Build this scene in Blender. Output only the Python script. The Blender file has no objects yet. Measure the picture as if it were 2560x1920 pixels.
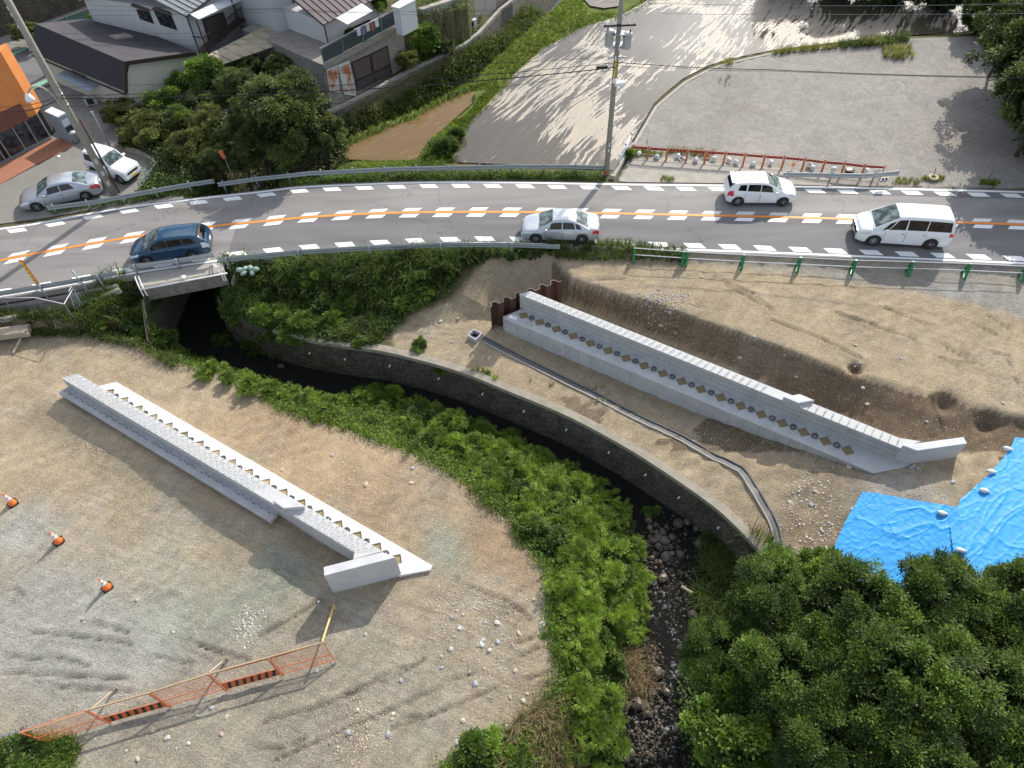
import bpy, math, random
import numpy as np
from mathutils import Vector, Matrix
from mathutils.geometry import tessellate_polygon
random.seed(7); RNG = np.random.default_rng(7)
SC = bpy.context.scene
COL = SC.collection

# ---------------------------------------------------------------- camera
F = 1808.0; CX, CY = 1280.0, 960.0; CAMZ = 27.2
_up = -np.array([60., -1458., -F]); _up /= np.linalg.norm(_up)
_f = np.array([0, 0, -1.0]); _Y = _f - _f.dot(_up) * _up; _Y /= np.linalg.norm(_Y); _X = np.cross(_Y, _up)
MR = np.array([_X, _Y, _up])
cam_d = bpy.data.cameras.new('camera'); cam = bpy.data.objects.new('camera', cam_d); COL.objects.link(cam)
cam_d.sensor_fit = 'HORIZONTAL'; cam_d.sensor_width = 36.0; cam_d.lens = 36.0 * F / 2560.0
cam_d.clip_start = 0.5; cam_d.clip_end = 6000
mw = Matrix([list(MR[0]) + [0], list(MR[1]) + [0], list(MR[2]) + [CAMZ], [0, 0, 0, 1]])
cam.matrix_world = mw
SC.camera = cam

# ---------------------------------------------------------------- light
SUN_EL = math.radians(35.0); SUN_AZ = math.radians(31.0)      # azimuth from +Y towards +X
sd = bpy.data.lights.new('sun', 'SUN'); sd.energy = 3.9; sd.angle = math.radians(0.5); sd.color = (1.0, 0.95, 0.87)
so = bpy.data.objects.new('sun', sd); COL.objects.link(so)
sdir = Vector((math.sin(SUN_AZ) * math.cos(SUN_EL), math.cos(SUN_AZ) * math.cos(SUN_EL), math.sin(SUN_EL)))
so.rotation_euler = sdir.to_track_quat('Z', 'Y').to_euler(); so.location = (20, 40, 60)
W = bpy.data.worlds.new('World'); SC.world = W; W.use_nodes = True
nt = W.node_tree; nt.nodes.clear()
out = nt.nodes.new('ShaderNodeOutputWorld'); bg = nt.nodes.new('ShaderNodeBackground')
sky = nt.nodes.new('ShaderNodeTexSky'); sky.sky_type = 'NISHITA'; sky.sun_disc = False
sky.sun_elevation = SUN_EL; sky.sun_rotation = SUN_AZ; sky.altitude = 100; sky.dust_density = 1.5
tc = nt.nodes.new('ShaderNodeTexCoord'); mp = nt.nodes.new('ShaderNodeMapping')
mp.inputs['Scale'].default_value = (1.0, 1.0, 2.6)
nz = nt.nodes.new('ShaderNodeTexNoise'); nz.inputs['Scale'].default_value = 2.6; nz.inputs['Detail'].default_value = 8
nz.inputs['Roughness'].default_value = 0.58
rp = nt.nodes.new('ShaderNodeValToRGB'); rp.color_ramp.elements[0].position = 0.47; rp.color_ramp.elements[1].position = 0.66
mx = nt.nodes.new('ShaderNodeMixRGB'); mx.inputs[2].default_value = (11.0, 11.0, 11.2, 1)
L_ = nt.links.new
L_(tc.outputs['Generated'], mp.inputs[0]); L_(mp.outputs[0], nz.inputs['Vector']); L_(nz.outputs['Fac'], rp.inputs[0])
# clouds glow more strongly the nearer they stand to the sun
dt = nt.nodes.new('ShaderNodeVectorMath'); dt.operation = 'DOT_PRODUCT'; dt.inputs[1].default_value = tuple(sdir); L_(tc.outputs['Generated'], dt.inputs[0])
mc = nt.nodes.new('ShaderNodeMath'); mc.operation = 'MAXIMUM'; mc.inputs[1].default_value = 0; L_(dt.outputs['Value'], mc.inputs[0])
pw = nt.nodes.new('ShaderNodeMath'); pw.operation = 'POWER'; pw.inputs[1].default_value = 5.0; L_(mc.outputs[0], pw.inputs[0])
ma = nt.nodes.new('ShaderNodeMath'); ma.operation = 'MULTIPLY_ADD'; ma.inputs[1].default_value = 16.0; ma.inputs[2].default_value = 8.5; L_(pw.outputs[0], ma.inputs[0])
cl = nt.nodes.new('ShaderNodeCombineColor'); [L_(ma.outputs[0], cl.inputs[i]) for i in range(3)]; L_(cl.outputs[0], mx.inputs[2])
L_(rp.outputs[0], mx.inputs[0]); L_(sky.outputs[0], mx.inputs[1]); L_(mx.outputs[0], bg.inputs[0]); L_(bg.outputs[0], out.inputs[0])
bg.inputs[1].default_value = 0.14
SC.view_settings.view_transform = 'Standard'; SC.view_settings.look = 'None'
SC.view_settings.exposure = 0.36; SC.view_settings.gamma = 1.0; SC.view_settings.use_curve_mapping = False
SC.render.engine = 'CYCLES'

# ---------------------------------------------------------------- projection helpers
def P(x, y, z=0.0):
    "world point at height z seen at photo pixel (x, y)"
    d = MR @ np.array([x - CX, -(y - CY), -F]); t = (z - CAMZ) / d[2]
    return np.array([0, 0, CAMZ]) + d * t
def V(x, y, z=0.0): return Vector(P(x, y, z))
def proj(p):
    c = (np.asarray(p) - np.array([0, 0, CAMZ])) @ MR
    return CX - c[..., 0] / c[..., 2] * F, CY + c[..., 1] / c[..., 2] * F

# ---------------------------------------------------------------- object helpers
def link(o): COL.objects.link(o); return o
def tag(o, label=None, cat=None, group=None, kind=None):
    if label: o['label'] = label
    if cat: o['category'] = cat
    if group: o['group'] = group
    if kind: o['kind'] = kind
    return o
def empty(name, loc, label=None, cat=None, group=None, rz=0.0):
    o = bpy.data.objects.new(name, None); link(o); o.location = loc; o.rotation_euler = (0, 0, rz); o.empty_display_size = 0.3
    return tag(o, label, cat, group)
def copy_tree(o, parent=None):
    c = o.copy(); link(c)
    if parent is not None: c.parent = parent
    for ch in list(o.children): copy_tree(ch, c)
    return c
class MB:
    "mesh builder: collects shapes, builds ONE mesh object"
    def __init__(s): s.v = []; s.f = []; s.m = []; s.mi = 0; s.sm = []; s.smooth = False
    def add(s, vs, fs):
        b = len(s.v); s.v.extend([tuple(map(float, q)) for q in vs])
        for f in fs: s.f.append([i + b for i in f]); s.m.append(s.mi); s.sm.append(s.smooth)
        return s
    def box(s, c, size, rz=0.0, rot=None):
        hx, hy, hz = size[0] / 2, size[1] / 2, size[2] / 2
        R = rot if rot is not None else Matrix.Rotation(rz, 3, 'Z')
        vs = [Vector(c) + R @ Vector((x * hx, y * hy, z * hz)) for z in (-1, 1) for x, y in ((-1, -1), (1, -1), (1, 1), (-1, 1))]
        return s.add(vs, [(3, 2, 1, 0), (4, 5, 6, 7), (0, 1, 5, 4), (1, 2, 6, 5), (2, 3, 7, 6), (3, 0, 4, 7)])
    def beam(s, a, b, w, h, up=(0, 0, 1)):
        a = Vector(a); b = Vector(b); d = (b - a); L = d.length; d.normalize(); up = Vector(up)
        if abs(d.dot(up)) > 0.98: up = Vector((0, 1, 0))
        y = up.cross(d).normalized(); z = d.cross(y)
        return s.box((a + b) / 2, (L, w, h), rot=Matrix((d, y, z)).transposed())
    def prism(s, poly, z0, z1):
        "poly: xy points ccw or cw; z0/z1 number or list"
        n = len(poly); a = sum(poly[i][0] * poly[(i + 1) % n][1] - poly[(i + 1) % n][0] * poly[i][1] for i in range(n))
        Z0 = list(z0) if hasattr(z0, '__len__') else [z0] * n; Z1 = list(z1) if hasattr(z1, '__len__') else [z1] * n
        pts = list(poly)
        if a < 0: pts = pts[::-1]; Z0 = Z0[::-1]; Z1 = Z1[::-1]
        vs = [(p[0], p[1], z) for p, z in zip(pts, Z0)] + [(p[0], p[1], z) for p, z in zip(pts, Z1)]
        return s.add(vs, [list(range(n))[::-1], list(range(n, 2 * n))] + [(i, (i + 1) % n, n + (i + 1) % n, n + i) for i in range(n)])
    def slab(s, pts3, th, n=None):
        "thick plate under a 3D polygon"
        p = [Vector(q) for q in pts3]
        if n is None:
            n = Vector((0, 0, 0))
            for i in range(len(p)): n += (p[i] - p[0]).cross(p[(i + 1) % len(p)] - p[0])
            n.normalize()
            if n.z < 0: p = p[::-1]; n = -n
        k = len(p); vs = [q - n * th for q in p] + p
        return s.add(vs, [list(range(k))[::-1], list(range(k, 2 * k))] + [(i, (i + 1) % k, k + (i + 1) % k, k + i) for i in range(k)])
    def tube(s, pts, r, n=8, cap=True):
        pts = [Vector(p) for p in pts]; rs = list(r) if hasattr(r, '__len__') else [r] * len(pts)
        rings = []; prev = None
        for i, p in enumerate(pts):
            d = (pts[min(i + 1, len(pts) - 1)] - pts[max(i - 1, 0)]).normalized()
            u = Vector((0, 0, 1)) if abs(d.z) < 0.95 else Vector((1, 0, 0))
            if prev is not None: u = prev
            x = (u - d * u.dot(d)).normalized(); y = d.cross(x); prev = x
            rings.append([p + (x * math.cos(a) + y * math.sin(a)) * rs[i] for a in [2 * math.pi * k / n for k in range(n)]])
        vs = [q for rg in rings for q in rg]; fs = []
        for i in range(len(pts) - 1):
            for k in range(n): fs.append((i * n + k, i * n + (k + 1) % n, (i + 1) * n + (k + 1) % n, (i + 1) * n + k))
        if cap: fs.append(list(range(n))[::-1]); fs.append([(len(pts) - 1) * n + k for k in range(n)])
        o = s.smooth; s.smooth = n > 6; s.add(vs, fs); s.smooth = o
        return s
    def lathe(s, prof, c=(0, 0, 0), n=16, R=None):
        "prof: (r, z) list, axis z"
        vs = []; fs = []
        for r, z in prof:
            for k in range(n):
                q = Vector((r * math.cos(2 * math.pi * k / n), r * math.sin(2 * math.pi * k / n), z))
                vs.append(Vector(c) + (R @ q if R else q))
        for i in range(len(prof) - 1):
            for k in range(n): fs.append((i * n + k, i * n + (k + 1) % n, (i + 1) * n + (k + 1) % n, (i + 1) * n + k))
        fs.append(list(range(n))[::-1]); fs.append([(len(prof) - 1) * n + k for k in range(n)])
        o = s.smooth; s.smooth = True; s.add(vs, fs); s.smooth = o
        return s
    def grid(s, rows):
        "rows: list of rows of points"
        nr = len(rows); nc = len(rows[0]); vs = [p for r in rows for p in r]
        o = s.smooth; s.smooth = True
        s.add(vs, [(i * nc + j, i * nc + j + 1, (i + 1) * nc + j + 1, (i + 1) * nc + j) for i in range(nr - 1) for j in range(nc - 1)]); s.smooth = o
        return s
    def ico(s, c, r, jit=0.25, sub=1, sq=1.0, rnd=random):
        vs, fs = ICO1 if sub else ICO0
        rz = rnd.random() * 6.28; a = rnd.uniform(.75, 1.25); b = rnd.uniform(.7, 1.1); R = Matrix.Rotation(rz, 3, 'Z')
        out = []
        for v in vs:
            k = r * (1 + rnd.uniform(-jit, jit)); q = R @ Vector((v[0] * k * a, v[1] * k * b, v[2] * k * sq)); out.append(Vector(c) + q)
        return s.add(out, fs)
    def build(s, name, mat, parent=None, origin=None, world=True, autosmooth=None):
        me = bpy.data.meshes.new(name)
        off = Vector((0, 0, 0))
        if origin is not None: off = Vector(origin)
        elif parent is not None and world:
            off = WORLD_LOC.get(parent.name, Vector((0, 0, 0)))
        vs = [(v[0] - off.x, v[1] - off.y, v[2] - off.z) for v in s.v]
        me.from_pydata(vs, [], s.f)
        for m in (mat if isinstance(mat, (list, tuple)) else [mat]): me.materials.append(m)
        me.polygons.foreach_set('material_index', s.m); me.polygons.foreach_set('use_smooth', s.sm)
        me.update(); o = bpy.data.objects.new(name, me); link(o)
        if origin is not None and parent is None: o.location = off
        if parent is not None:
            o.parent = parent
            WORLD_LOC[o.name] = off if world else Vector((0, 0, 0))
        else: WORLD_LOC[o.name] = Vector(o.location)
        return o
WORLD_LOC = {}
def wthing(name, loc, label, cat, group=None):
    "an empty without rotation whose children are built in world coordinates"
    o = empty(name, loc, label, cat, group); WORLD_LOC[o.name] = Vector(loc); return o
def _ico():
    t = (1 + 5 ** .5) / 2; vs = [(-1, t, 0), (1, t, 0), (-1, -t, 0), (1, -t, 0), (0, -1, t), (0, 1, t), (0, -1, -t), (0, 1, -t), (t, 0, -1), (t, 0, 1), (-t, 0, -1), (-t, 0, 1)]
    vs = [tuple(Vector(v).normalized()) for v in vs]
    fs = [(0, 11, 5), (0, 5, 1), (0, 1, 7), (0, 7, 10), (0, 10, 11), (1, 5, 9), (5, 11, 4), (11, 10, 2), (10, 7, 6), (7, 1, 8), (3, 9, 4), (3, 4, 2), (3, 2, 6), (3, 6, 8), (3, 8, 9), (4, 9, 5), (2, 4, 11), (6, 2, 10), (8, 6, 7), (9, 8, 1)]
    v2 = list(vs); f2 = []; cache = {}
    def mid(a, b):
        k = (min(a, b), max(a, b))
        if k not in cache: v2.append(tuple(((Vector(v2[a]) + Vector(v2[b])) / 2).normalized())); cache[k] = len(v2) - 1
        return cache[k]
    for a, b, c in fs:
        x, y, z = mid(a, b), mid(b, c), mid(c, a); f2 += [(a, x, z), (b, y, x), (c, z, y), (x, y, z)]
    return (vs, fs), (v2, f2)
ICO0, ICO1 = _ico()
def fast_mesh(name, verts, quads, mat, smooth=False, colors=None, parent=None, loc=None):
    me = bpy.data.meshes.new(name); n = len(verts); m = len(quads); k = quads.shape[1]
    me.vertices.add(n); me.vertices.foreach_set('co', np.ascontiguousarray(verts, dtype=np.float32).ravel())
    me.loops.add(m * k); me.loops.foreach_set('vertex_index', np.ascontiguousarray(quads, dtype=np.int32).ravel())
    me.polygons.add(m); me.polygons.foreach_set('loop_start', np.arange(0, m * k, k, dtype=np.int32))
    if smooth: me.polygons.foreach_set('use_smooth', np.ones(m, dtype=bool))
    if colors is not None:
        for cn, arr in colors.items():
            at = me.color_attributes.new(cn, 'FLOAT_COLOR', 'POINT'); at.data.foreach_set('color', np.ascontiguousarray(arr, dtype=np.float32).ravel())
    me.materials.append(mat); me.update(calc_edges=True); me.validate()
    o = bpy.data.objects.new(name, me); link(o)
    if parent is not None: o.parent = parent
    if loc is not None: o.location = loc
    return o

# ---------------------------------------------------------------- materials
def nodes(name):
    m = bpy.data.materials.new(name); m.use_nodes = True; t = m.node_tree; b = t.nodes['Principled BSDF']
    return m, t, b
def mat(name, col, rough=0.7, var=0.15, scale=6.0, bump=0.0, bscale=40.0, metal=0.0, col2=None, coat=0.0, spec=None, contrast=0.25, objc=False, stretch=None):
    m, t, b = nodes(name); L = t.links.new
    g = t.nodes.new('ShaderNodeNewGeometry'); tcn = t.nodes.new('ShaderNodeTexCoord')
    src = tcn.outputs['Object'] if objc else g.outputs['Position']
    if stretch:
        mpn = t.nodes.new('ShaderNodeMapping'); mpn.inputs['Scale'].default_value = stretch; L(src, mpn.inputs[0]); src = mpn.outputs[0]
    n = t.nodes.new('ShaderNodeTexNoise'); n.inputs['Scale'].default_value = scale; n.inputs['Detail'].default_value = 6; n.inputs['Roughness'].default_value = .65
    L(src, n.inputs['Vector'])
    r = t.nodes.new('ShaderNodeValToRGB'); r.color_ramp.elements[0].position = .5 - contrast; r.color_ramp.elements[1].position = .5 + contrast
    c2 = col2 if col2 else tuple(min(1, c * (1 + var)) for c in col)
    c1 = col if col2 else tuple(c * (1 - var) for c in col)
    r.color_ramp.elements[0].color = (*c1, 1); r.color_ramp.elements[1].color = (*c2, 1)
    L(n.outputs['Fac'], r.inputs[0]); L(r.outputs[0], b.inputs['Base Color'])
    b.inputs['Roughness'].default_value = rough; b.inputs['Metallic'].default_value = metal
    if coat: b.inputs['Coat Weight'].default_value = coat; b.inputs['Coat Roughness'].default_value = .05
    if spec is not None: b.inputs['Specular IOR Level'].default_value = spec
    if bump:
        n2 = t.nodes.new('ShaderNodeTexNoise'); n2.inputs['Scale'].default_value = bscale; n2.inputs['Detail'].default_value = 4; L(src, n2.inputs['Vector'])
        bp = t.nodes.new('ShaderNodeBump'); bp.inputs['Strength'].default_value = bump; bp.inputs['Distance'].default_value = .03
        L(n2.outputs['Fac'], bp.inputs['Height']); L(bp.outputs[0], b.inputs['Normal'])
    return m
def leafmat(name, c_dark, c_light, trans=0.35, rough=0.45):
    m, t, b = nodes(name); L = t.links.new
    at = t.nodes.new('ShaderNodeVertexColor'); at.layer_name = 'lc'
    r = t.nodes.new('ShaderNodeValToRGB'); r.color_ramp.elements[0].color = (*c_dark, 1); r.color_ramp.elements[1].color = (*c_light, 1)
    sep = t.nodes.new('ShaderNodeSeparateColor'); L(at.outputs['Color'], sep.inputs[0]); L(sep.outputs[0], r.inputs[0])
    g = t.nodes.new('ShaderNodeNewGeometry'); n = t.nodes.new('ShaderNodeTexNoise'); n.inputs['Scale'].default_value = 0.55; n.inputs['Detail'].default_value = 3
    L(g.outputs['Position'], n.inputs['Vector'])
    hs = t.nodes.new('ShaderNodeHueSaturation'); L(r.outputs[0], hs.inputs['Color'])
    mr = t.nodes.new('ShaderNodeMapRange'); mr.inputs[1].default_value = .3; mr.inputs[2].default_value = .7; mr.inputs[3].default_value = .7; mr.inputs[4].default_value = 1.3
    L(n.outputs['Fac'], mr.inputs[0]); L(mr.outputs[0], hs.inputs['Value'])
    mr2 = t.nodes.new('ShaderNodeMapRange'); mr2.inputs[1].default_value = 0; mr2.inputs[2].default_value = 1; mr2.inputs[3].default_value = .475; mr2.inputs[4].default_value = .525
    L(sep.outputs[1], mr2.inputs[0]); L(mr2.outputs[0], hs.inputs['Hue'])
    L(hs.outputs[0], b.inputs['Base Color']); b.inputs['Roughness'].default_value = rough; b.inputs['Specular IOR Level'].default_value = .35
    tr = t.nodes.new('ShaderNodeBsdfTranslucent'); L(hs.outputs[0], tr.inputs['Color'])
    ms = t.nodes.new('ShaderNodeMixShader'); ms.inputs[0].default_value = trans
    L(b.outputs[0], ms.inputs[1]); L(tr.outputs[0], ms.inputs[2]); L(ms.outputs[0], t.nodes['Material Output'].inputs[0])
    return m
# ================================================================ terrain
Z_L = -1.6      # left building ground
Z_T = -2.0      # trench ground beside the right structure
Z_W = -4.0      # stream water
ROADFAR = [(-260, 600), (0, 571), (116, 554), (255, 528), (405, 506), (640, 480), (753, 467), (929, 459), (1074, 455), (1280, 455), (1569, 460), (1830, 463), (1978, 466), (2209, 470), (2560, 479), (2900, 489)]
ROADNEAR = [(-260, 772), (0, 742), (185, 711), (330, 685), (550, 652), (654, 640), (790, 628), (929, 619), (1070, 612), (1219, 609), (1400, 613), (1584, 621), (1920, 633), (2209, 645), (2560, 660), (2900, 676)]
def densify(pts, step=0.5):
    out = [np.array(pts[0], float)]
    for a, b in zip(pts[:-1], pts[1:]):
        a = np.array(a, float); b = np.array(b, float); n = max(1, int(np.ceil(np.linalg.norm(b[:2] - a[:2]) / step)))
        for i in range(1, n + 1): out.append(a + (b - a) * i / n)
    return out
def catmull(pts, n=6):
    p = [np.array(q, float) for q in pts]; p = [2 * p[0] - p[1]] + p + [2 * p[-1] - p[-2]]; out = []
    for i in range(1, len(p) - 2):
        for k in range(n):
            t = k / n; a, b, c, d = p[i - 1:i + 3]
            out.append(.5 * (2 * b + (c - a) * t + (2 * a - 5 * b + 4 * c - d) * t * t + (3 * b - a - 3 * c + d) * t ** 3))
    out.append(p[-2]); return out
def wl(px, z=None):
    "pixel list -> world points; entries (x,y) with z, or (x,y,z)"
    return [P(q[0], q[1], q[2] if len(q) > 2 else z) for q in px]
FAR = catmull(wl(ROADFAR, 0), 5); NEAR = catmull(wl(ROADNEAR, 0), 5)

xs = np.unique(np.concatenate([np.arange(-22, 20, .13), np.arange(-34, -22, .2), np.arange(20, 30, .2), np.arange(30, 62, .45), np.arange(-62, -34, .45)]))
ys = np.unique(np.concatenate([np.arange(2, 29, .13), np.arange(29, 42, .2), np.arange(42, 96, .36)]))
NX, NY = len(xs), len(ys)
GX, GY = np.meshgrid(xs, ys)
ZF = np.full((NY, NX), np.nan)
def cell(x, y):
    return np.clip(np.rint(np.interp(y, ys, np.arange(NY))).astype(int), 0, NY - 1), np.clip(np.rint(np.interp(x, xs, np.arange(NX))).astype(int), 0, NX - 1)
def pin_line(pts):
    d = np.array(densify(pts, .07)); j, i = cell(d[:, 0], d[:, 1]); ZF[j, i] = d[:, 2]
def inside(poly, X, Y):
    poly = np.array(poly)[:, :2]; r = np.zeros(X.shape, bool); n = len(poly); j = n - 1
    for i in range(n):
        xi, yi = poly[i]; xj, yj = poly[j]
        c = ((yi > Y) != (yj > Y)); 
        with np.errstate(divide='ignore', invalid='ignore'): c &= X < (xj - xi) * (Y - yi) / (yj - yi + 1e-12) + xi
        r ^= c; j = i
    return r
def pin_poly(poly, z): ZF[inside(poly, GX, GY)] = z

# outline of the known places (photo pixels with their heights)
STREAM_R = [(300, 560), (420, 640), (560, 790), (598, 860), (640, 897), (814, 923), (958, 955), (1130, 985), (1309, 1045), (1454, 1100), (1540, 1160), (1598, 1195), (1685, 1243), (1757, 1303), (1800, 1372), (1770, 1440), (1740, 1520), (1725, 1600), (1705, 1660), (1700, 1760), (1720, 1860), (1730, 1990)]
STREAM_L = [(150, 600), (270, 680), (400, 830), (490, 890), (580, 930), (660, 955), (800, 985), (950, 1012), (1100, 1062), (1250, 1122), (1360, 1180), (1440, 1222), (1510, 1270), (1560, 1340), (1590, 1430), (1600, 1550), (1600, 1640), (1590, 1720), (1570, 1800), (1550, 1880), (1540, 1990)]
def offpoly(pts, d):
    p = np.array(pts, float)[:, :2]; t = np.gradient(p, axis=0); t /= np.linalg.norm(t, axis=1)[:, None] + 1e-9
    return p + np.stack([t[:, 1], -t[:, 0]], 1) * d
_CR0 = [(545, 735, -1.2), (575, 772, -1.8), (640, 808, -1.95), (760, 842, Z_T + .05), (877, 862, Z_T + .05), (973, 876, Z_T + .05), (1140, 920, Z_T + .05), (1280, 975, Z_T + .05), (1425, 1036, Z_T + .05), (1569, 1113, Z_T + .05), (1685, 1187, Z_T + .05), (1801, 1270, Z_T + .05), (1888, 1354, Z_T + .05), (1925, 1400, Z_T + .05), (1945, 1480, Z_T), (1960, 1620, Z_T), (1970, 1800, Z_T), (1980, 2000, Z_T)]
CRW = np.array(densify(catmull([P(*q) for q in _CR0], 6), .4))       # crest line of the right stream wall
SR = [np.array([q[0], q[1], Z_W]) for q in offpoly(CRW, .55)]; SL = wl(STREAM_L, Z_W)[2:]
# upstream, under the road and beyond
UPC = [(-19.2, 27.5), (-18.6, 31), (-17.6, 36), (-15.5, 41), (-12.6, 45.2), (-9.0, 48.6), (-4.8, 52.6), (-0.5, 57.8), (3.4, 64), (8, 74)]
UPW = [2.6, 2.2, 2.1, 2.0, 1.7, 1.3, 1.2, 1.2, 1.2, 1.2]
def offs(pts, ws, sgn):
    p = np.array(pts); t = np.gradient(p, axis=0); t /= np.linalg.norm(t, axis=1)[:, None]; n = np.stack([t[:, 1], -t[:, 0]], 1)
    return p + n * (np.array(ws)[:, None] * sgn)
UP_R = offs(UPC, UPW, 1); UP_L = offs(UPC, UPW, -1)
LEFT_EDGE = [(0, 821), (203, 827), (347, 856), (405, 894), (550, 931), (640, 966), (698, 1021), (814, 1053), (944, 1099), (1045, 1134), (1132, 1186), (1184, 1220), (1236, 1275), (1280, 1299), (1303, 1351), (1352, 1394), (1375, 1440), (1375, 1556), (1396, 1642), (1400, 1700), (1350, 1781), (1290, 1845), (1150, 1903), (1100, 1990)]
CREST = [(560, 752, -1.7), (620, 792, -1.9), (760, 838, -1.95), (877, 862, Z_T + .05), (973, 872, Z_T + .05), (1140, 917, Z_T + .05), (1280, 972, Z_T + .05), (1425, 1033, Z_T + .05), (1569, 1110, Z_T + .05), (1685, 1184, Z_T + .05), (1801, 1267, Z_T + .05), (1888, 1350, Z_T + .05), (1925, 1395, Z_T + .05), (1960, 1480, Z_T + .05), (1990, 1620, Z_T), (2010, 1800, Z_T), (2020, 2000, Z_T)]
PLAT_EDGE = [(1392, 655, -.45), (1430, 697, -.45), (1540, 732, -.42), (1642, 758, -.4), (1772, 804, -.38), (1920, 850, -.35), (2122, 925, -.35), (2238, 955, -.35), (2296, 969, -.35), (2412, 998, -.35), (2542, 1032, -.35), (2760, 1090, -.35)]
TOE = [(1290, 775, Z_T), (1375, 752, Z_T), (1400, 755, Z_T), (1569, 812, Z_T), (1743, 885, Z_T), (1920, 949, -1.85), (2050, 1010, -1.7), (2209, 1080, -1.35), (2296, 1100, -1.1), (2394, 1090, -.95), (2470, 1066, -.8), (2560, 1065, -.7), (2760, 1125, -.7)]
FRONT = [(1246, 826, Z_T), (1295, 848, Z_T), (1469, 919, Z_T), (1558, 962, Z_T), (1656, 1001, Z_T), (1800, 1052, -1.9), (1920, 1096, -1.7), (2093, 1150, -1.25), (2180, 1187, -1.02), (2261, 1170, -.98), (2409, 1130, -.95)]
LOT = [(1545, 452), (1587, 359), (1642, 266), (1668, 243), (1714, 205), (1772, 174), (1815, 159), (1920, 135), (2094, 116), (2204, 100), (2412, 88), (2700, 60), (2900, 300), (2900, 480), (2560, 472), (2209, 466), (1978, 460), (1830, 458), (1569, 455)]
ZLOT = -0.05; ZPAD = -0.62
PADDY = [(1126, 405), (1149, 344), (1184, 295), (1232, 245), (1280, 191), (1352, 124), (1454, 67), (1540, 43), (1640, -10), (1740, -80), (2500, -90), (2500, 60), (2412, 80), (2204, 92), (2094, 105), (1930, 125), (1815, 149), (1765, 166), (1706, 197), (1660, 235), (1634, 260), (1578, 355), (1535, 425), (1300, 412)]
PADDY_B = [(855, 374), (940, 328), (1040, 290), (1105, 256), (1160, 232), (1212, 219), (1180, 258), (1120, 312), (1070, 352), (1040, 400), (950, 402), (866, 398)]
PADDY_C = [(1455, -8), (1475, 14), (1510, 20), (1545, 15), (1562, -6), (1620, -70), (1500, -70)]

pin_line([(-62, y, .6 if y > 38 else -1.0) for y in (2, 30, 40, 96)]); pin_line([(62, 2, -.4), (62, 96, 0.5)]); pin_line([(-62, 96, 1.5), (-20, 96, 1.0), (10, 96, -0.5), (62, 96, .5)])
pin_line([(-62, 2, Z_L), (-8, 2, Z_L)]); pin_line([(8, 2, Z_T), (62, 2, -1)])
pin_poly([tuple(p[:2]) for p in FAR] + [tuple(p[:2]) for p in NEAR[::-1]], -.05)
pin_line([(p[0], p[1], -.05) for p in NEAR]); pin_line([(p[0], p[1], -.05) for p in FAR])
# left construction ground
le = wl(LEFT_EDGE, Z_L)
pin_poly([(-62, 2), (-62, P(0, 821, Z_L)[1])] + [tuple(p[:2]) for p in le] + [(-2, 2)], Z_L)
pin_line([(-62, le[0][1] + .4, -1.1)] + [tuple(P(x, y, -1.05)) for x, y in ((0, 803), (190, 800), (330, 800), (395, 830))])
# walkway left of the bridge
pin_poly([tuple(P(x, y, -.75)[:2]) for x, y in ((-300, 845), (-300, 800), (0, 762), (180, 742), (290, 725), (300, 760), (170, 800), (0, 800))], -.75)
# right plateau
pe = wl(PLAT_EDGE); nr = [p for p in NEAR if p[0] > P(1400, 613)[0]]
pin_poly([tuple(p[:2]) for p in pe] + [(62, pe[-1][1]), (62, nr[-1][1] - .6)] + [(p[0], p[1] - .6) for p in nr[::-1]], -.35)
pin_line(pe); pin_line(wl(TOE)); pin_line(wl(FRONT))
# embankment below the guardrail
pin_line(wl([(1392, 655, -.45), (1340, 690, -1.0), (1300, 720, -1.5), (1270, 770, Z_T), (1180, 800, Z_T), (1060, 815, Z_T), (980, 800, -1.9), (1000, 860, Z_T)]))
pin_line(wl([(640, 742, -1.9), (800, 775, -1.9), (900, 790, -1.9), (980, 800, -1.9)]))
pin_line(wl([(2470, 1066, -.8), (2500, 1100, -.8), (2300, 1240, -.9), (2150, 1250, -1.2), (2100, 1400, -1.6)]))
pin_line(wl([(2560, 1180, -.75), (2560, 1500, -.8)]))
# far side: gravel lot, paddies, verge
pin_poly(wl(LOT, ZLOT), ZLOT)
for poly in (PADDY, PADDY_B, PADDY_C): pin_poly(wl(poly, ZPAD), ZPAD - .12)
pin_line([(p[0], p[1] + .7, -.1) for p in FAR if P(600, 460)[0] < p[0] < P(1500, 440)[0]])
for bund in ([(850, 356), (940, 316), (1040, 278), (1120, 236), (1190, 200), (1240, 150), (1330, 70), (1400, 10), (1430, -30)], [(1180, 240), (1240, 190), (1300, 130), (1380, 75), (1450, 45)], [(1140, 300), (1100, 350), (1080, 395)]):
    pin_line(wl(bund, -.35))
# houses' plots and street level
pin_poly([(-62, 37.5), (-31, 37), (-20.5, 39), (-19, 43), (-22, 52), (-30, 62), (-62, 80)], -.02)
pin_poly(wl([(560, 235), (800, 215), (900, 160), (700, 100), (560, 160)], -.2), -.2)
pin_poly(wl([(868, 262), (1016, 181), (1161, 116), (1219, 60), (1100, 40), (1000, 90), (870, 190)], -1.5), -1.5)
pin_poly(wl([(1000, 60), (1170, 20), (1190, -40), (1000, -60), (800, -50), (800, 40)], 1.0), 1.0)
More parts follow.
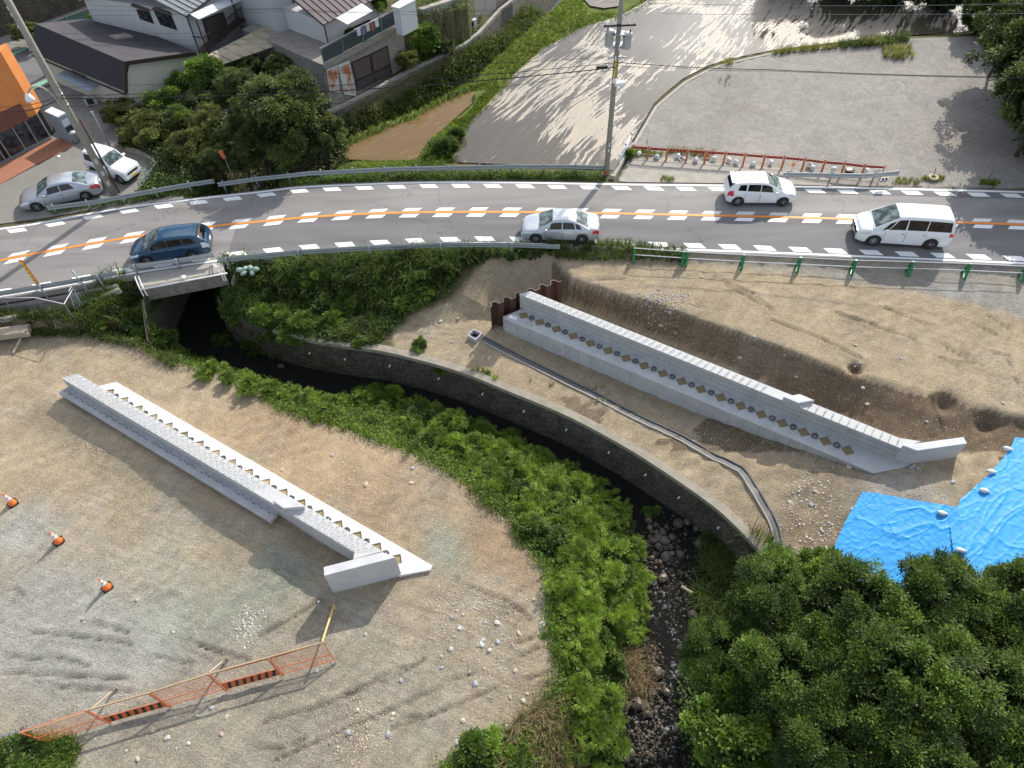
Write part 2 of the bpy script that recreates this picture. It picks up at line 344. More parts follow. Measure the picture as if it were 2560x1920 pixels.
# stream bed and the channel under and beyond the road
bed = [tuple(p) for p in offpoly(CRW, .16)] + [tuple(p[:2]) for p in SL[::-1]]
pin_poly(bed, Z_W - .3)
for dd in (-.15, -.42): pin_line([(q[0], q[1], z) for q, z in zip(offpoly(CRW, dd), CRW[:, 2])])
pin_poly([tuple(p) for p in UP_R] + [tuple(p) for p in UP_L[::-1]], Z_W - .3)
pin_poly([(-19.9, 27.0), (-16.6, 27.5), (-16.0, 31), (-20.2, 31)], Z_W - .3)

def relax(Z):
    known = ~np.isnan(Z); A = Z.copy()
    def down(Zk):
        h, w = Zk.shape; h2, w2 = (h + 1) // 2, (w + 1) // 2; B = np.full((h2 * 2, w2 * 2), np.nan); B[:h, :w] = Zk
        blk = B.reshape(h2, 2, w2, 2); m = ~np.isnan(blk); c = m.sum((1, 3)); s = np.where(m, blk, 0).sum((1, 3))
        return np.where(c > 0, s / np.maximum(c, 1), np.nan)
    pyr = [Z]
    while min(pyr[-1].shape) > 12: pyr.append(down(pyr[-1]))
    cur = np.full(pyr[-1].shape, np.nanmean(pyr[-1]))
    for lev in range(len(pyr) - 1, -1, -1):
        k = pyr[lev]; kn = ~np.isnan(k)
        if lev < len(pyr) - 1: cur = np.repeat(np.repeat(cur, 2, 0), 2, 1)[:k.shape[0], :k.shape[1]]
        cur = np.where(kn, k, cur)
        for _ in range(260 if lev else 200):
            p = np.pad(cur, 1, mode='edge'); a = (p[:-2, 1:-1] + p[2:, 1:-1] + p[1:-1, :-2] + p[1:-1, 2:]) / 4
            cur = np.where(kn, k, a)
    return cur
ZG = relax(ZF)
def vnoise(X, Y, s, seed=0):
    "smooth value noise"
    r = np.random.default_rng(seed); T = r.random((128, 128)); x = X / s; y = Y / s
    xi = np.floor(x).astype(int); yi = np.floor(y).astype(int); fx = x - xi; fy = y - yi; fx = fx * fx * (3 - 2 * fx); fy = fy * fy * (3 - 2 * fy)
    g = lambda a, b: T[b % 128, a % 128]
    return (g(xi, yi) * (1 - fx) + g(xi + 1, yi) * fx) * (1 - fy) + (g(xi, yi + 1) * (1 - fx) + g(xi + 1, yi + 1) * fx) * fy - .5
PXX, PYY = proj(np.stack([GX, GY, ZG], -1))
def softpoly(poly_px, z, blur=2):
    m = inside(wl(poly_px, z), GX, GY).astype(float)
    for _ in range(blur):
        p = np.pad(m, 1, mode='edge'); m = (p[:-2, 1:-1] + p[2:, 1:-1] + p[1:-1, :-2] + p[1:-1, 2:] + 4 * m) / 8
    return m
road_m = inside(list(FAR) + list(NEAR[::-1]), GX, GY)
lot_m = inside(wl(LOT, ZLOT), GX, GY)
left_m = inside([(-62, 2), (-62, P(0, 821, Z_L)[1])] + [tuple(p[:2]) for p in le] + [(-2, 2)], GX, GY)
rough = np.where(road_m, 0, np.where(lot_m, .012, .05))
rough[(GY > 36) & (GX < -19)] = 0.0
for pl in (PADDY, PADDY_B, PADDY_C): rough[inside(wl(pl, ZPAD), GX, GY)] = 0
rut = np.sin((GX * .35 - GY * .94) * 9) * .02 * np.clip(vnoise(GX, GY, 2.5, 5) * 4, 0, 1)
lump = (PXX > 1950) & (PYY > 1150) | ((PYY > 830) & (PXX > 1500) & (ZG < -.6) & (ZG > -1.95))
ZG = ZG + rough * (vnoise(GX, GY, 3.2, 1) * 1.6 + vnoise(GX, GY, 1.1, 2) * 1.0 + vnoise(GX, GY, .5, 3) * .7 * np.where(lump, 3.2, 1)) + np.where(rough > .04, rut, 0)
_a, _b = P(150, 1012, Z_L), P(700, 1330, Z_L); _ab = (_b - _a)[:2]; _t = np.clip(((GX - _a[0]) * _ab[0] + (GY - _a[1]) * _ab[1]) / _ab.dot(_ab), 0, 1)
ZG += .5 * np.exp(-(np.hypot(GX - _a[0] - _t * _ab[0], GY - _a[1] - _t * _ab[1]) / 1.3) ** 2) * left_m
dip = lambda cx, cy, z, r, d: -d * np.exp(-(((GX - P(cx, cy, z)[0]) ** 2 + (GY - P(cx, cy, z)[1]) ** 2) / r ** 2))
ZG += dip(2140, 920, -.35, .35, .45) + dip(2360, 1010, -.7, .5, .5) + dip(2470, 1050, -.5, .45, .35)
# shallow wheel ruts on the left ground and track marks on the plateau
FM = np.zeros_like(ZG)
def furrow(px, z, w, d):
    global ZG, FM
    for a, b in zip(px[:-1], px[1:]):
        a = P(*a, z); b = P(*b, z); ab = b[:2] - a[:2]; L2 = ab.dot(ab)
        t = np.clip(((GX - a[0]) * ab[0] + (GY - a[1]) * ab[1]) / L2, 0, 1)
        dd = np.hypot(GX - a[0] - t * ab[0], GY - a[1] - t * ab[1]); ZG = ZG - d * np.exp(-(dd / w) ** 2) + d * .6 * np.exp(-((dd - w * 1.7) / w) ** 2)
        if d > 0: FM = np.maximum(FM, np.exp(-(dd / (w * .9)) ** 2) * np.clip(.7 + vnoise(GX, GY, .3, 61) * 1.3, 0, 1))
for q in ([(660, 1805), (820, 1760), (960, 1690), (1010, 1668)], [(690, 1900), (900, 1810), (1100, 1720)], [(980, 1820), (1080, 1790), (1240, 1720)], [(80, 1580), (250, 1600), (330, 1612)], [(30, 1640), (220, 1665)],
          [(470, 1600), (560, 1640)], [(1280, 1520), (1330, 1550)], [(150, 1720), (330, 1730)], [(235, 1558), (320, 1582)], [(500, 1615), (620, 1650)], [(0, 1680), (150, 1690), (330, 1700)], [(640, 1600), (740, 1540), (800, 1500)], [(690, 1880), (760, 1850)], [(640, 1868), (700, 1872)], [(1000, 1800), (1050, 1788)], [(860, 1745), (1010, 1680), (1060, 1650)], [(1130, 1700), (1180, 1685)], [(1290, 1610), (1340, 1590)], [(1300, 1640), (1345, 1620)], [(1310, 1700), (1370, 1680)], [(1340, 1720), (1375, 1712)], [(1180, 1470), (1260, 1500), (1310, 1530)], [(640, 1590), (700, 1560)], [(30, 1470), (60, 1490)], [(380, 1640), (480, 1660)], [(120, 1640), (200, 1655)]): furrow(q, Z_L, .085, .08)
for q in ([(2053, 708), (2018, 793)], [(2209, 735), (2169, 853)], [(2361, 807), (2337, 908)], [(2533, 778), (2519, 905)]): furrow(q, -.35, .10, -.03)
for q in ([(2100, 788), (2190, 812)], [(2350, 860), (2430, 905)], [(2380, 845), (2410, 868)], [(2470, 790), (2530, 826)], [(1790, 700), (1900, 760)], [(2380, 905), (2440, 910)], [(2395, 870), (2455, 915)], [(2350, 895), (2400, 918)], [(2480, 880), (2530, 890)], [(2420, 800), (2520, 850)], [(2090, 780), (2180, 815), (2290, 850)], [(2210, 770), (2330, 815)], [(1930, 800), (2060, 850), (2160, 900)], [(1780, 690), (1880, 735), (1930, 775)], [(2520, 900), (2545, 960)], [(1460, 700), (1560, 695)]): furrow(q, -.35, .10, .06)

def hz(x, y):
    fx = np.interp(x, xs, np.arange(NX)); fy = np.interp(y, ys, np.arange(NY)); i = np.clip(np.floor(fx).astype(int), 0, NX - 2); j = np.clip(np.floor(fy).astype(int), 0, NY - 2)
    a = fx - i; b = fy - j
    return (ZG[j, i] * (1 - a) + ZG[j, i + 1] * a) * (1 - b) + (ZG[j + 1, i] * (1 - a) + ZG[j + 1, i + 1] * a) * b
def Hp(x, y, zmax=1.2, zmin=-5.0):
    "first terrain point along the ray of photo pixel (x, y)"
    z = zmax
    while z > zmin:
        p = P(x, y, z)
        if hz(p[0], p[1]) >= z: return np.array([p[0], p[1], float(hz(p[0], p[1]))])
        z -= .04
    return P(x, y, zmin)
# base colour of the ground: soil kinds, damp bed, darker ruts, painted slope shade
def blob(cx, cy, z, r, ax=1.0):
    p = P(cx, cy, z); return np.exp(-(((GX - p[0]) / ax) ** 2 + (GY - p[1]) ** 2) / r ** 2)
C = lambda *a: np.array(a, float)
soil = C(.445, .355, .235); grit = C(.38, .335, .255); blue = C(.40, .395, .35); brown = C(.36, .25, .15); dark = C(.13, .105, .07); verge = C(.10, .09, .045)
n1 = vnoise(GX, GY, 4.0, 11) + vnoise(GX, GY, 1.6, 12) * .6 + vnoise(GX, GY, .6, 13) * .4
def mixc(c, col, m): return c * (1 - m[..., None]) + col * m[..., None]
colr = np.broadcast_to(verge, GX.shape + (3,)).copy()
bare = inside(wl([(960, 790), (1130, 745), (1250, 640), (1400, 640), (2900, 690), (2900, 1990), (1960, 1990), (1880, 1352), (1685, 1184), (1425, 1036), (1160, 925), (1000, 880)], -1.2), GX, GY)
colr = mixc(colr, soil * .95, softpoly([(960, 790), (1130, 745), (1250, 640), (1400, 640), (2900, 690), (2900, 1990), (1960, 1990), (1880, 1352), (1685, 1184), (1425, 1036), (1160, 925), (1000, 880)], -1.2, 2))
lm = left_m.astype(float)
for _ in range(2):
    pp = np.pad(lm, 1, mode='edge'); lm = (pp[:-2, 1:-1] + pp[2:, 1:-1] + pp[1:-1, :-2] + pp[1:-1, 2:] + 4 * lm) / 8
colr = mixc(colr, soil, lm)
colr = mixc(colr, brown, lm * np.clip(.75 * (blob(950, 1230, Z_L, 3.8, 1.6) + blob(700, 1060, Z_L, 2.4, 1.6) + blob(1250, 1420, Z_L, 2.6)) + n1 * .35, 0, 1))
colr = mixc(colr, grit, lm * np.clip(.9 * (blob(300, 1700, Z_L, 4.5, 2.2) + blob(800, 1800, Z_L, 4, 2.0)) + n1 * .5, 0, 1))
colr = mixc(colr, blue, lm * np.clip(1.0 * (blob(40, 1330, Z_L, 1.6, .9) + blob(120, 1500, Z_L, 1.8, 1.3) + blob(220, 1640, Z_L, 2.2, 2.4) + blob(340, 1600, Z_L, 1.0, 2.0)) + n1 * .45 - .1, 0, .9))
green = C(.32, .33, .255)
colr = mixc(colr, green, lm * np.clip(1.1 * (blob(560, 1520, Z_L, 1.7, 1.7) + blob(700, 1420, Z_L, 1.1, 1.0) + blob(1110, 1370, Z_L, 1.3, .8)) + n1 * .4 - .1, 0, .9))
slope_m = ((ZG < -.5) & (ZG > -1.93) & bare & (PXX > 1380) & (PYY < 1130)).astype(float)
colr = mixc(colr, C(.155, .11, .07), slope_m * .92)  # dug slope painted dark, its shade put into the soil colour
rgm = softpoly([(1395, 640), (2560, 672), (2700, 680), (2700, 870), (2560, 800), (2440, 760), (2330, 735), (2100, 700), (1800, 665), (1600, 645)], -.35, 4)
colr = mixc(colr, C(.30, .29, .26), np.clip(rgm * .85 + rgm * n1 * .4, 0, 1))
colr = mixc(colr, C(.27, .20, .125), np.clip((blob(2060, 1320, -1.5, 3.0, 1.0) + blob(2160, 1180, -1.0, 1.6) + blob(1500, 980, Z_T, 3, 3.0) * .35) * bare + 0, 0, .85))
colr = mixc(colr, C(.42, .40, .36), np.clip(blob(2250, 1235, -.95, 1.2, 1.6) + n1 * .3, 0, .7) * bare)
lotm = lot_m.astype(float); colr = mixc(colr, C(.295, .275, .245), lotm)
colr = mixc(colr, C(.27, .235, .20), lotm * np.clip(blob(2440, 350, ZLOT, 1.9, 1.6) * .9 + blob(1865, 272, ZLOT, .7) + blob(1800, 300, ZLOT, .8) * .5 + n1 * .25, 0, 1))
bund_m = softpoly([(840, 366), (940, 308), (1120, 228), (1200, 180), (1260, 120), (1340, 50), (1420, -20), (1640, -20), (1460, 80), (1300, 200), (1130, 410), (1030, 410), (1180, 250), (1000, 330)], -.4, 1)
colr = mixc(colr, C(.12, .155, .035), bund_m)
street = (GX < -19.5) & (GY > 37)
colr[street] = C(.24, .225, .20)
damp = (ZG < -2.6)
colr[damp] = C(.06, .055, .045)
colr *= (1 + n1[..., None] * .22)
colr *= (1 - .55 * FM[..., None] * (left_m | bare)[..., None])  # ruts coloured darker towards their middle
colr *= (1 + .16 * vnoise(GX * .5 + GY * .86, (GX * -.86 + GY * .5) * 5, 2.2, 91)[..., None] * (left_m | bare)[..., None])
peb = np.clip(np.where(left_m | bare, .55, .15) + n1 * .5 + .5 * blob(900, 1750, Z_L, 3, 2) + .5 * blob(1200, 1600, Z_L, 2.5) + .6 * blob(1660, 800, -1.2, 1.2, 2) - lm * .3 * blob(900, 1120, Z_L, 3, 3), 0, 1)
peb[street] = 0; peb[lot_m] = np.clip(peb[lot_m], 0, .22)
def ground_material():
    m, t, b = nodes('ground_soil'); L = t.links.new; N = t.nodes.new
    g = N('ShaderNodeNewGeometry'); at = N('ShaderNodeVertexColor'); at.layer_name = 'base'; ap = N('ShaderNodeVertexColor'); ap.layer_name = 'peb'
    n = N('ShaderNodeTexNoise'); n.inputs['Scale'].default_value = 11; n.inputs['Detail'].default_value = 10; n.inputs['Roughness'].default_value = .72; L(g.outputs['Position'], n.inputs['Vector'])
    mr = N('ShaderNodeMapRange'); mr.inputs[1].default_value = .3; mr.inputs[2].default_value = .7; mr.inputs[3].default_value = .68; mr.inputs[4].default_value = 1.34; L(n.outputs['Fac'], mr.inputs[0])
    mul = N('ShaderNodeMixRGB'); mul.blend_type = 'MULTIPLY'; mul.inputs[0].default_value = 1; L(at.outputs[0], mul.inputs[1]); L(mr.outputs[0], mul.inputs[2])
    nm = N('ShaderNodeTexNoise'); nm.inputs['Scale'].default_value = 1.1; nm.inputs['Detail'].default_value = 7; nm.inputs['Roughness'].default_value = .6; nm.inputs['Distortion'].default_value = 1.4; L(g.outputs['Position'], nm.inputs['Vector'])
    rm = N('ShaderNodeMapRange'); rm.inputs[1].default_value = .35; rm.inputs[2].default_value = .62; rm.inputs[3].default_value = .86; rm.inputs[4].default_value = 1.07; L(nm.outputs['Fac'], rm.inputs[0])
    mu2 = N('ShaderNodeMixRGB'); mu2.blend_type = 'MULTIPLY'; mu2.inputs[0].default_value = 1; L(mul.outputs[0], mu2.inputs[1]); L(rm.outputs[0], mu2.inputs[2])
    last = mu2.outputs[0]
    for rot, sc_, lo, hi in ((.42, (1.0, 9.0, 1), .80, 1.10), (-.9, (.8, 6.0, 1), .88, 1.07)):
        mt = N('ShaderNodeMapping'); mt.inputs['Rotation'].default_value = (0, 0, rot); L(g.outputs['Position'], mt.inputs[0]); mt2 = N('ShaderNodeMapping'); mt2.inputs['Scale'].default_value = sc_; L(mt.outputs[0], mt2.inputs[0])
        nt_ = N('ShaderNodeTexNoise'); nt_.inputs['Scale'].default_value = .5; nt_.inputs['Detail'].default_value = 6; nt_.inputs['Roughness'].default_value = .7; nt_.inputs['Distortion'].default_value = .5; L(mt2.outputs[0], nt_.inputs['Vector'])
        rt_ = N('ShaderNodeMapRange'); rt_.inputs[1].default_value = .36; rt_.inputs[2].default_value = .58; rt_.inputs[3].default_value = lo; rt_.inputs[4].default_value = hi; L(nt_.outputs['Fac'], rt_.inputs[0])
        mu3 = N('ShaderNodeMixRGB'); mu3.blend_type = 'MULTIPLY'; L(ap.outputs[0], mu3.inputs[0]); L(last, mu3.inputs[1]); L(rt_.outputs[0], mu3.inputs[2]); last = mu3.outputs[0]
    hts = []
    for sc, thr, colx, w in ((14.0, .80, (.58, .53, .44, 1), .8), (34.0, .74, (.52, .48, .40, 1), .7), (22.0, .86, (.11, .085, .06, 1), .6)):
        v = N('ShaderNodeTexVoronoi'); v.inputs['Scale'].default_value = sc * 1.25; L(g.outputs['Position'], v.inputs['Vector'])
        sp = N('ShaderNodeSeparateColor'); L(v.outputs['Color'], sp.inputs[0])
        gt = N('ShaderNodeMath'); gt.operation = 'GREATER_THAN'; gt.inputs[1].default_value = thr; L(sp.outputs[0], gt.inputs[0])
        ds = N('ShaderNodeMath'); ds.operation = 'LESS_THAN'; ds.inputs[1].default_value = .36; L(v.outputs['Distance'], ds.inputs[0])
        a = N('ShaderNodeMath'); a.operation = 'MULTIPLY'; L(gt.outputs[0], a.inputs[0]); L(ds.outputs[0], a.inputs[1])
        p2 = N('ShaderNodeMath'); p2.operation = 'LESS_THAN'; L(sp.outputs[1], p2.inputs[0]); L(ap.outputs[0], p2.inputs[1])
        a2 = N('ShaderNodeMath'); a2.operation = 'MULTIPLY'; L(a.outputs[0], a2.inputs[0]); L(p2.outputs[0], a2.inputs[1])
        w2 = N('ShaderNodeMath'); w2.operation = 'MULTIPLY'; w2.inputs[1].default_value = w; L(a2.outputs[0], w2.inputs[0])
        mm = N('ShaderNodeMixRGB'); L(w2.outputs[0], mm.inputs[0]); L(last, mm.inputs[1]); mm.inputs[2].default_value = colx; last = mm.outputs[0]
        hts.append(a2.outputs[0])
    L(last, b.inputs['Base Color']); b.inputs['Roughness'].default_value = .95; b.inputs['Specular IOR Level'].default_value = .15
    n2 = N('ShaderNodeTexNoise'); n2.inputs['Scale'].default_value = 13; n2.inputs['Detail'].default_value = 8; n2.inputs['Roughness'].default_value = .75; L(g.outputs['Position'], n2.inputs['Vector'])
    ad = N('ShaderNodeMath'); ad.operation = 'MULTIPLY_ADD'; ad.inputs[1].default_value = .35; L(hts[0], ad.inputs[0]); L(n2.outputs['Fac'], ad.inputs[2])
    bp = N('ShaderNodeBump'); bp.inputs['Distance'].default_value = .14; L(ad.outputs[0], bp.inputs['Height']); bs = N('ShaderNodeMapRange'); bs.inputs[1].default_value = .1; bs.inputs[2].default_value = .6; bs.inputs[3].default_value = .28; bs.inputs[4].default_value = .95; L(ap.outputs[0], bs.inputs[0]); L(bs.outputs[0], bp.inputs['Strength']); L(bp.outputs[0], b.inputs['Normal'])
    return m
M_GROUND = ground_material()
# extend the sheet to the horizon
def ext(a, far): 
    st = 2.0; r = []
    x = a
    while abs(x) < far: x = x + st * (1 if far_sign > 0 else -1); st *= 1.5; r.append(x)
    return r
far_sign = 1; xr = ext(62, 2500); yr = ext(96, 3000); far_sign = -1; xl = ext(-62, 2500)[::-1]; yl = ext(2, 800)[::-1]
EX = np.concatenate([xl, xs, xr]); EY = np.concatenate([yl, ys, yr])
pad = ((len(yl), len(yr)), (len(xl), len(xr)))
EZ = np.pad(ZG, pad, mode='edge'); EC = np.pad(colr, pad + ((0, 0),), mode='edge'); EP = np.pad(peb, pad, mode='edge')
MX, MY = np.meshgrid(EX, EY); h, w = MX.shape
outm = (MX < -62) | (MX > 62) | (MY > 96) | (MY < 2); EC[outm] = EC[outm] * .3 + C(.09, .10, .05) * .7
idx = np.arange(h * w).reshape(h, w)
quads = np.stack([idx[:-1, :-1], idx[:-1, 1:], idx[1:, 1:], idx[1:, :-1]], -1).reshape(-1, 4)
one = np.ones(h * w)
ground = fast_mesh('ground', np.stack([MX, MY, EZ], -1).reshape(-1, 3), quads, M_GROUND, smooth=True,
                   colors={'base': np.concatenate([EC.reshape(-1, 3).clip(0, 1), one[:, None]], 1), 'peb': np.stack([EP.ravel()] * 3 + [one], 1)})
tag(ground, kind='structure')
# ================================================================ road, water, concrete works
def road_material(name, base, seed):
    m, t, b = nodes(name); L = t.links.new; N = t.nodes.new; g = N('ShaderNodeNewGeometry')
    n = N('ShaderNodeTexNoise'); n.inputs['Scale'].default_value = .35; n.inputs['Detail'].default_value = 5; n.inputs['Distortion'].default_value = .6
    mp_ = N('ShaderNodeMapping'); mp_.inputs['Scale'].default_value = (.35, 2.2, 1); mp_.inputs['Location'].default_value = (seed, 0, 0); L(g.outputs['Position'], mp_.inputs[0]); L(mp_.outputs[0], n.inputs['Vector'])
    n2 = N('ShaderNodeTexNoise'); n2.inputs['Scale'].default_value = 45; n2.inputs['Detail'].default_value = 4; L(g.outputs['Position'], n2.inputs['Vector'])
    r = N('ShaderNodeMapRange'); r.inputs[1].default_value = .3; r.inputs[2].default_value = .7; r.inputs[3].default_value = .76; r.inputs[4].default_value = 1.2; L(n.outputs['Fac'], r.inputs[0])
    r2 = N('ShaderNodeMapRange'); r2.inputs[1].default_value = .25; r2.inputs[2].default_value = .75; r2.inputs[3].default_value = .75; r2.inputs[4].default_value = 1.25; L(n2.outputs['Fac'], r2.inputs[0])
    mm = N('ShaderNodeMath'); mm.operation = 'MULTIPLY'; L(r.outputs[0], mm.inputs[0]); L(r2.outputs[0], mm.inputs[1])
    v = N('ShaderNodeTexVoronoi'); v.feature = 'DISTANCE_TO_EDGE'; v.inputs['Scale'].default_value = .22
    nd = N('ShaderNodeTexNoise'); nd.inputs['Scale'].default_value = 1.2; nd.inputs['Detail'].default_value = 5; L(g.outputs['Position'], nd.inputs['Vector'])
    md = N('ShaderNodeMixRGB'); md.inputs[0].default_value = .55; L(g.outputs['Position'], md.inputs[1]); L(nd.outputs['Color'], md.inputs[2]); L(md.outputs[0], v.inputs['Vector'])
    lt = N('ShaderNodeMapRange'); lt.inputs[1].default_value = 0; lt.inputs[2].default_value = .004; lt.inputs[3].default_value = .72; lt.inputs[4].default_value = 1.0; L(v.outputs['Distance'], lt.inputs[0])
    m3 = N('ShaderNodeMath'); m3.operation = 'MULTIPLY'; L(mm.outputs[0], m3.inputs[0]); L(lt.outputs[0], m3.inputs[1])
    cc = N('ShaderNodeMixRGB'); cc.blend_type = 'MULTIPLY'; cc.inputs[0].default_value = 1; cc.inputs[1].default_value = (*base, 1); L(m3.outputs[0], cc.inputs[2])
    L(cc.outputs[0], b.inputs['Base Color']); b.inputs['Roughness'].default_value = .85
    bp = N('ShaderNodeBump'); bp.inputs['Strength'].default_value = .3; bp.inputs['Distance'].default_value = .01; L(n2.outputs['Fac'], bp.inputs['Height']); L(bp.outputs[0], b.inputs['Normal'])
    return m
M_ASPH = road_material('old_asphalt', (.235, .222, .208), 0); M_ASPHN = road_material('newer_asphalt', (.158, .152, .152), 4)
def paint_mat(name, col, wear):
    m, t, b = nodes(name); L = t.links.new; N = t.nodes.new; g = N('ShaderNodeNewGeometry')
    n = N('ShaderNodeTexNoise'); n.inputs['Scale'].default_value = 7; n.inputs['Detail'].default_value = 10; n.inputs['Roughness'].default_value = .8; L(g.outputs['Position'], n.inputs['Vector'])
    r = N('ShaderNodeValToRGB'); r.color_ramp.elements[0].position = wear; r.color_ramp.elements[1].position = wear + .06
    r.color_ramp.elements[0].color = (.22, .21, .20, 1); r.color_ramp.elements[1].color = (*col, 1); L(n.outputs['Fac'], r.inputs[0]); L(r.outputs[0], b.inputs['Base Color']); b.inputs['Roughness'].default_value = .6
    return m
M_WHITEP = paint_mat('white_road_paint', (.80, .80, .78), .33); M_WORNP = paint_mat('worn_white_road_paint', (.74, .73, .71), .375); M_OR45EP = paint_mat('orange_road_paint', (.80, .27, .035), .30)
RX = np.arange(-60, 55, .5)
def lineY(pts): p = np.array(pts); return lambda x: np.interp(x, p[:, 0], p[:, 1])
fY, nY = lineY(FAR), lineY(NEAR)
CENL = catmull(wl([(-300, 714), (0, 651), (116, 629), (260, 604), (350, 590), (521, 567), (640, 555), (785, 542), (958, 533), (1132, 530), (1280, 530), (1500, 533), (1685, 537), (1920, 542), (2137, 548), (2395, 556), (2560, 562), (2900, 575)], 0), 5)
cY = lineY(CENL)
mb = MB()
rows = []
for x in RX:
    a, c = nY(x) - .15, fY(x) + .12; rows.append([(x, a + (c - a) * k / 8, 0.0) for k in range(9)])
mb.grid(rows); mb.grid([[r[0], (r[0][0], r[0][1], -.35)] for r in rows]); mb.grid([[(r[-1][0], r[-1][1], -.35), r[-1]] for r in rows])
road = mb.build('road', M_ASPH); tag(road, kind='structure')
mb = MB()
xa = P(560, 600)[0]
mb.grid([[(x, nY(x) + .02, .004), (x, cY(x) - .1, .004)] for x in RX if x > xa])
mb.build('asphalt_patch', M_ASPHN, road)
mb = MB(); mb.grid([[(x, fY(x) - .75, .004), (x, fY(x) - .2, .004)] for x in RX if x > P(1990, 470)[0]]); mb.build('asphalt_patch', M_ASPHN, road)
def strip(name, fy, o0, o1, m, x0=-60, x1=55, z=.008):
    mb = MB(); mb.grid([[(x, fy(x) + o0, z), (x, fy(x) + o1, z)] for x in RX if x0 <= x <= x1]); return mb.build(name, m, road)
strip('edge_line', fY, -.14, .02, M_WHITEP); strip('edge_line', nY, -.02, .13, M_WHITEP)
strip('centre_line', cY, -.09, .09, M_OR45EP, z=.012)
def pitch(x): return float(np.interp(x, [-24, 0, 20], [2.12, 2.02, 1.92]))
def dashes(fy, x0, o0, o1, skew, m, lo=-34, hi=32):
    xsx = [x0]; x = x0
    while x < hi: x += pitch(x) * .985; xsx.append(x)
    x = x0
    while x > lo: x -= pitch(x) * .985; xsx.append(x)
    for x in xsx:
        h = .50; dy = (fy(x + h) - fy(x - h)) / (2 * h); ln = math.hypot(1, dy)
        T = Vector((1 / ln, dy / ln, 0)); Nn = Vector((-T.y, T.x, 0)); c = Vector((x, float(fy(x)), .008))
        mb = MB(); j = lambda: random.uniform(-.012, .012)
        mb.add([c + T * (-h - skew + j()) + Nn * (o0 + j()), c + T * (h - skew + j()) + Nn * (o0 + j()), c + T * (h + skew + j()) + Nn * (o1 + j()), c + T * (-h + skew + j()) + Nn * (o1 + j())], [(0, 1, 2, 3)])
        mb.build('lane_dash', m, road)
T_ = lambda i, j, x, y: (640 * i + x / 3.456, 480 * j + y / 3.456)
dashes(cY, P(*T_(1, 1, 180, 212))[0], .13, .42, .12, M_WORNP)
dashes(cY, P(*T_(1, 1, 145, 272))[0], -.46, -.14, .12, M_WHITEP)
dashes(fY, P(*T_(1, 0, 375, 1637))[0], -.62, -.24, -.14, M_WHITEP)
dashes(nY, P(*T_(1, 1, 150, 518))[0], .22, .62, -.14, M_WHITEP)

def flat(name, poly, z, m, kind='structure', parent=None):
    mb = MB(); v = [Vector((p[0], p[1], z)) for p in poly]; tr = tessellate_polygon([v])
    tr = [t if (v[t[1]] - v[t[0]]).cross(v[t[2]] - v[t[0]]).z > 0 else t[::-1] for t in tr]
    mb.add(v, tr); o = mb.build(name, m, parent)
    if kind: tag(o, kind=kind)
    return o
# water of the stream
def stream_mat():
    m, t, b = nodes('stream_water'); L = t.links.new; N = t.nodes.new; g = N('ShaderNodeNewGeometry')
    mp_ = N('ShaderNodeMapping'); mp_.inputs['Scale'].default_value = (1.0, 1.0, 1); L(g.outputs['Position'], mp_.inputs[0])
    n = N('ShaderNodeTexNoise'); n.inputs['Scale'].default_value = 6.0; n.inputs['Detail'].default_value = 7; n.inputs['Roughness'].default_value = .65; n.inputs['Distortion'].default_value = 1.2; L(mp_.outputs[0], n.inputs['Vector'])
    n3 = N('ShaderNodeTexNoise'); n3.inputs['Scale'].default_value = 1.1; n3.inputs['Detail'].default_value = 6; n3.inputs['Distortion'].default_value = 2; L(g.outputs['Position'], n3.inputs['Vector'])
    sx = N('ShaderNodeSeparateXYZ'); L(g.outputs['Position'], sx.inputs[0])
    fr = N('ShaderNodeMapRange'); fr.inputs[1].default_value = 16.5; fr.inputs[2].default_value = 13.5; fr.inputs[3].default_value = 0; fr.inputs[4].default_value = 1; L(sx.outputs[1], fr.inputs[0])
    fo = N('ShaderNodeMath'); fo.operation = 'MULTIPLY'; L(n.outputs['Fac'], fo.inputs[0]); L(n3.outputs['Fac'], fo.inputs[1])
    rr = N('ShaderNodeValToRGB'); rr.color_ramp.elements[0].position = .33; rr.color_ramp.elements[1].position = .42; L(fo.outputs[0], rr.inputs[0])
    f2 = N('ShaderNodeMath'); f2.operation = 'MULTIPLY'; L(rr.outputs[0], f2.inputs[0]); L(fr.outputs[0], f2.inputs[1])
    cr = N('ShaderNodeMixRGB'); cr.inputs[1].default_value = (.008, .008, .006, 1); cr.inputs[2].default_value = (.38, .42, .46, 1); L(f2.outputs[0], cr.inputs[0])  # pale mix is foam plus glints painted into the water colour
    L(cr.outputs[0], b.inputs['Base Color']); b.inputs['Roughness'].default_value = .08; b.inputs['IOR'].default_value = 1.33
    bp = N('ShaderNodeBump'); bp.inputs['Strength'].default_value = 1.0; bp.inputs['Distance'].default_value = .16; L(n.outputs['Fac'], bp.inputs['Height']); L(bp.outputs[0], b.inputs['Normal'])
    return m
wp = [tuple(p[:2]) for p in SR] + [(SR[-1][0], 1.5)] + [(SL[-1][0], 1.5)] + [tuple(p[:2]) for p in SL[::-1]]
wp = [(-14.8, 31.3)] + wp + [(-21.0, 31.3)]
flat('stream_water', wp, Z_W, stream_mat())
mw2 = mat('culvert_water', (.015, .015, .013), .1, .3, 3)
flat('upstream_water', [tuple(p) for p in UP_R[1:]] + [tuple(p) for p in UP_L[:0:-1]], Z_W - .012, mw2)

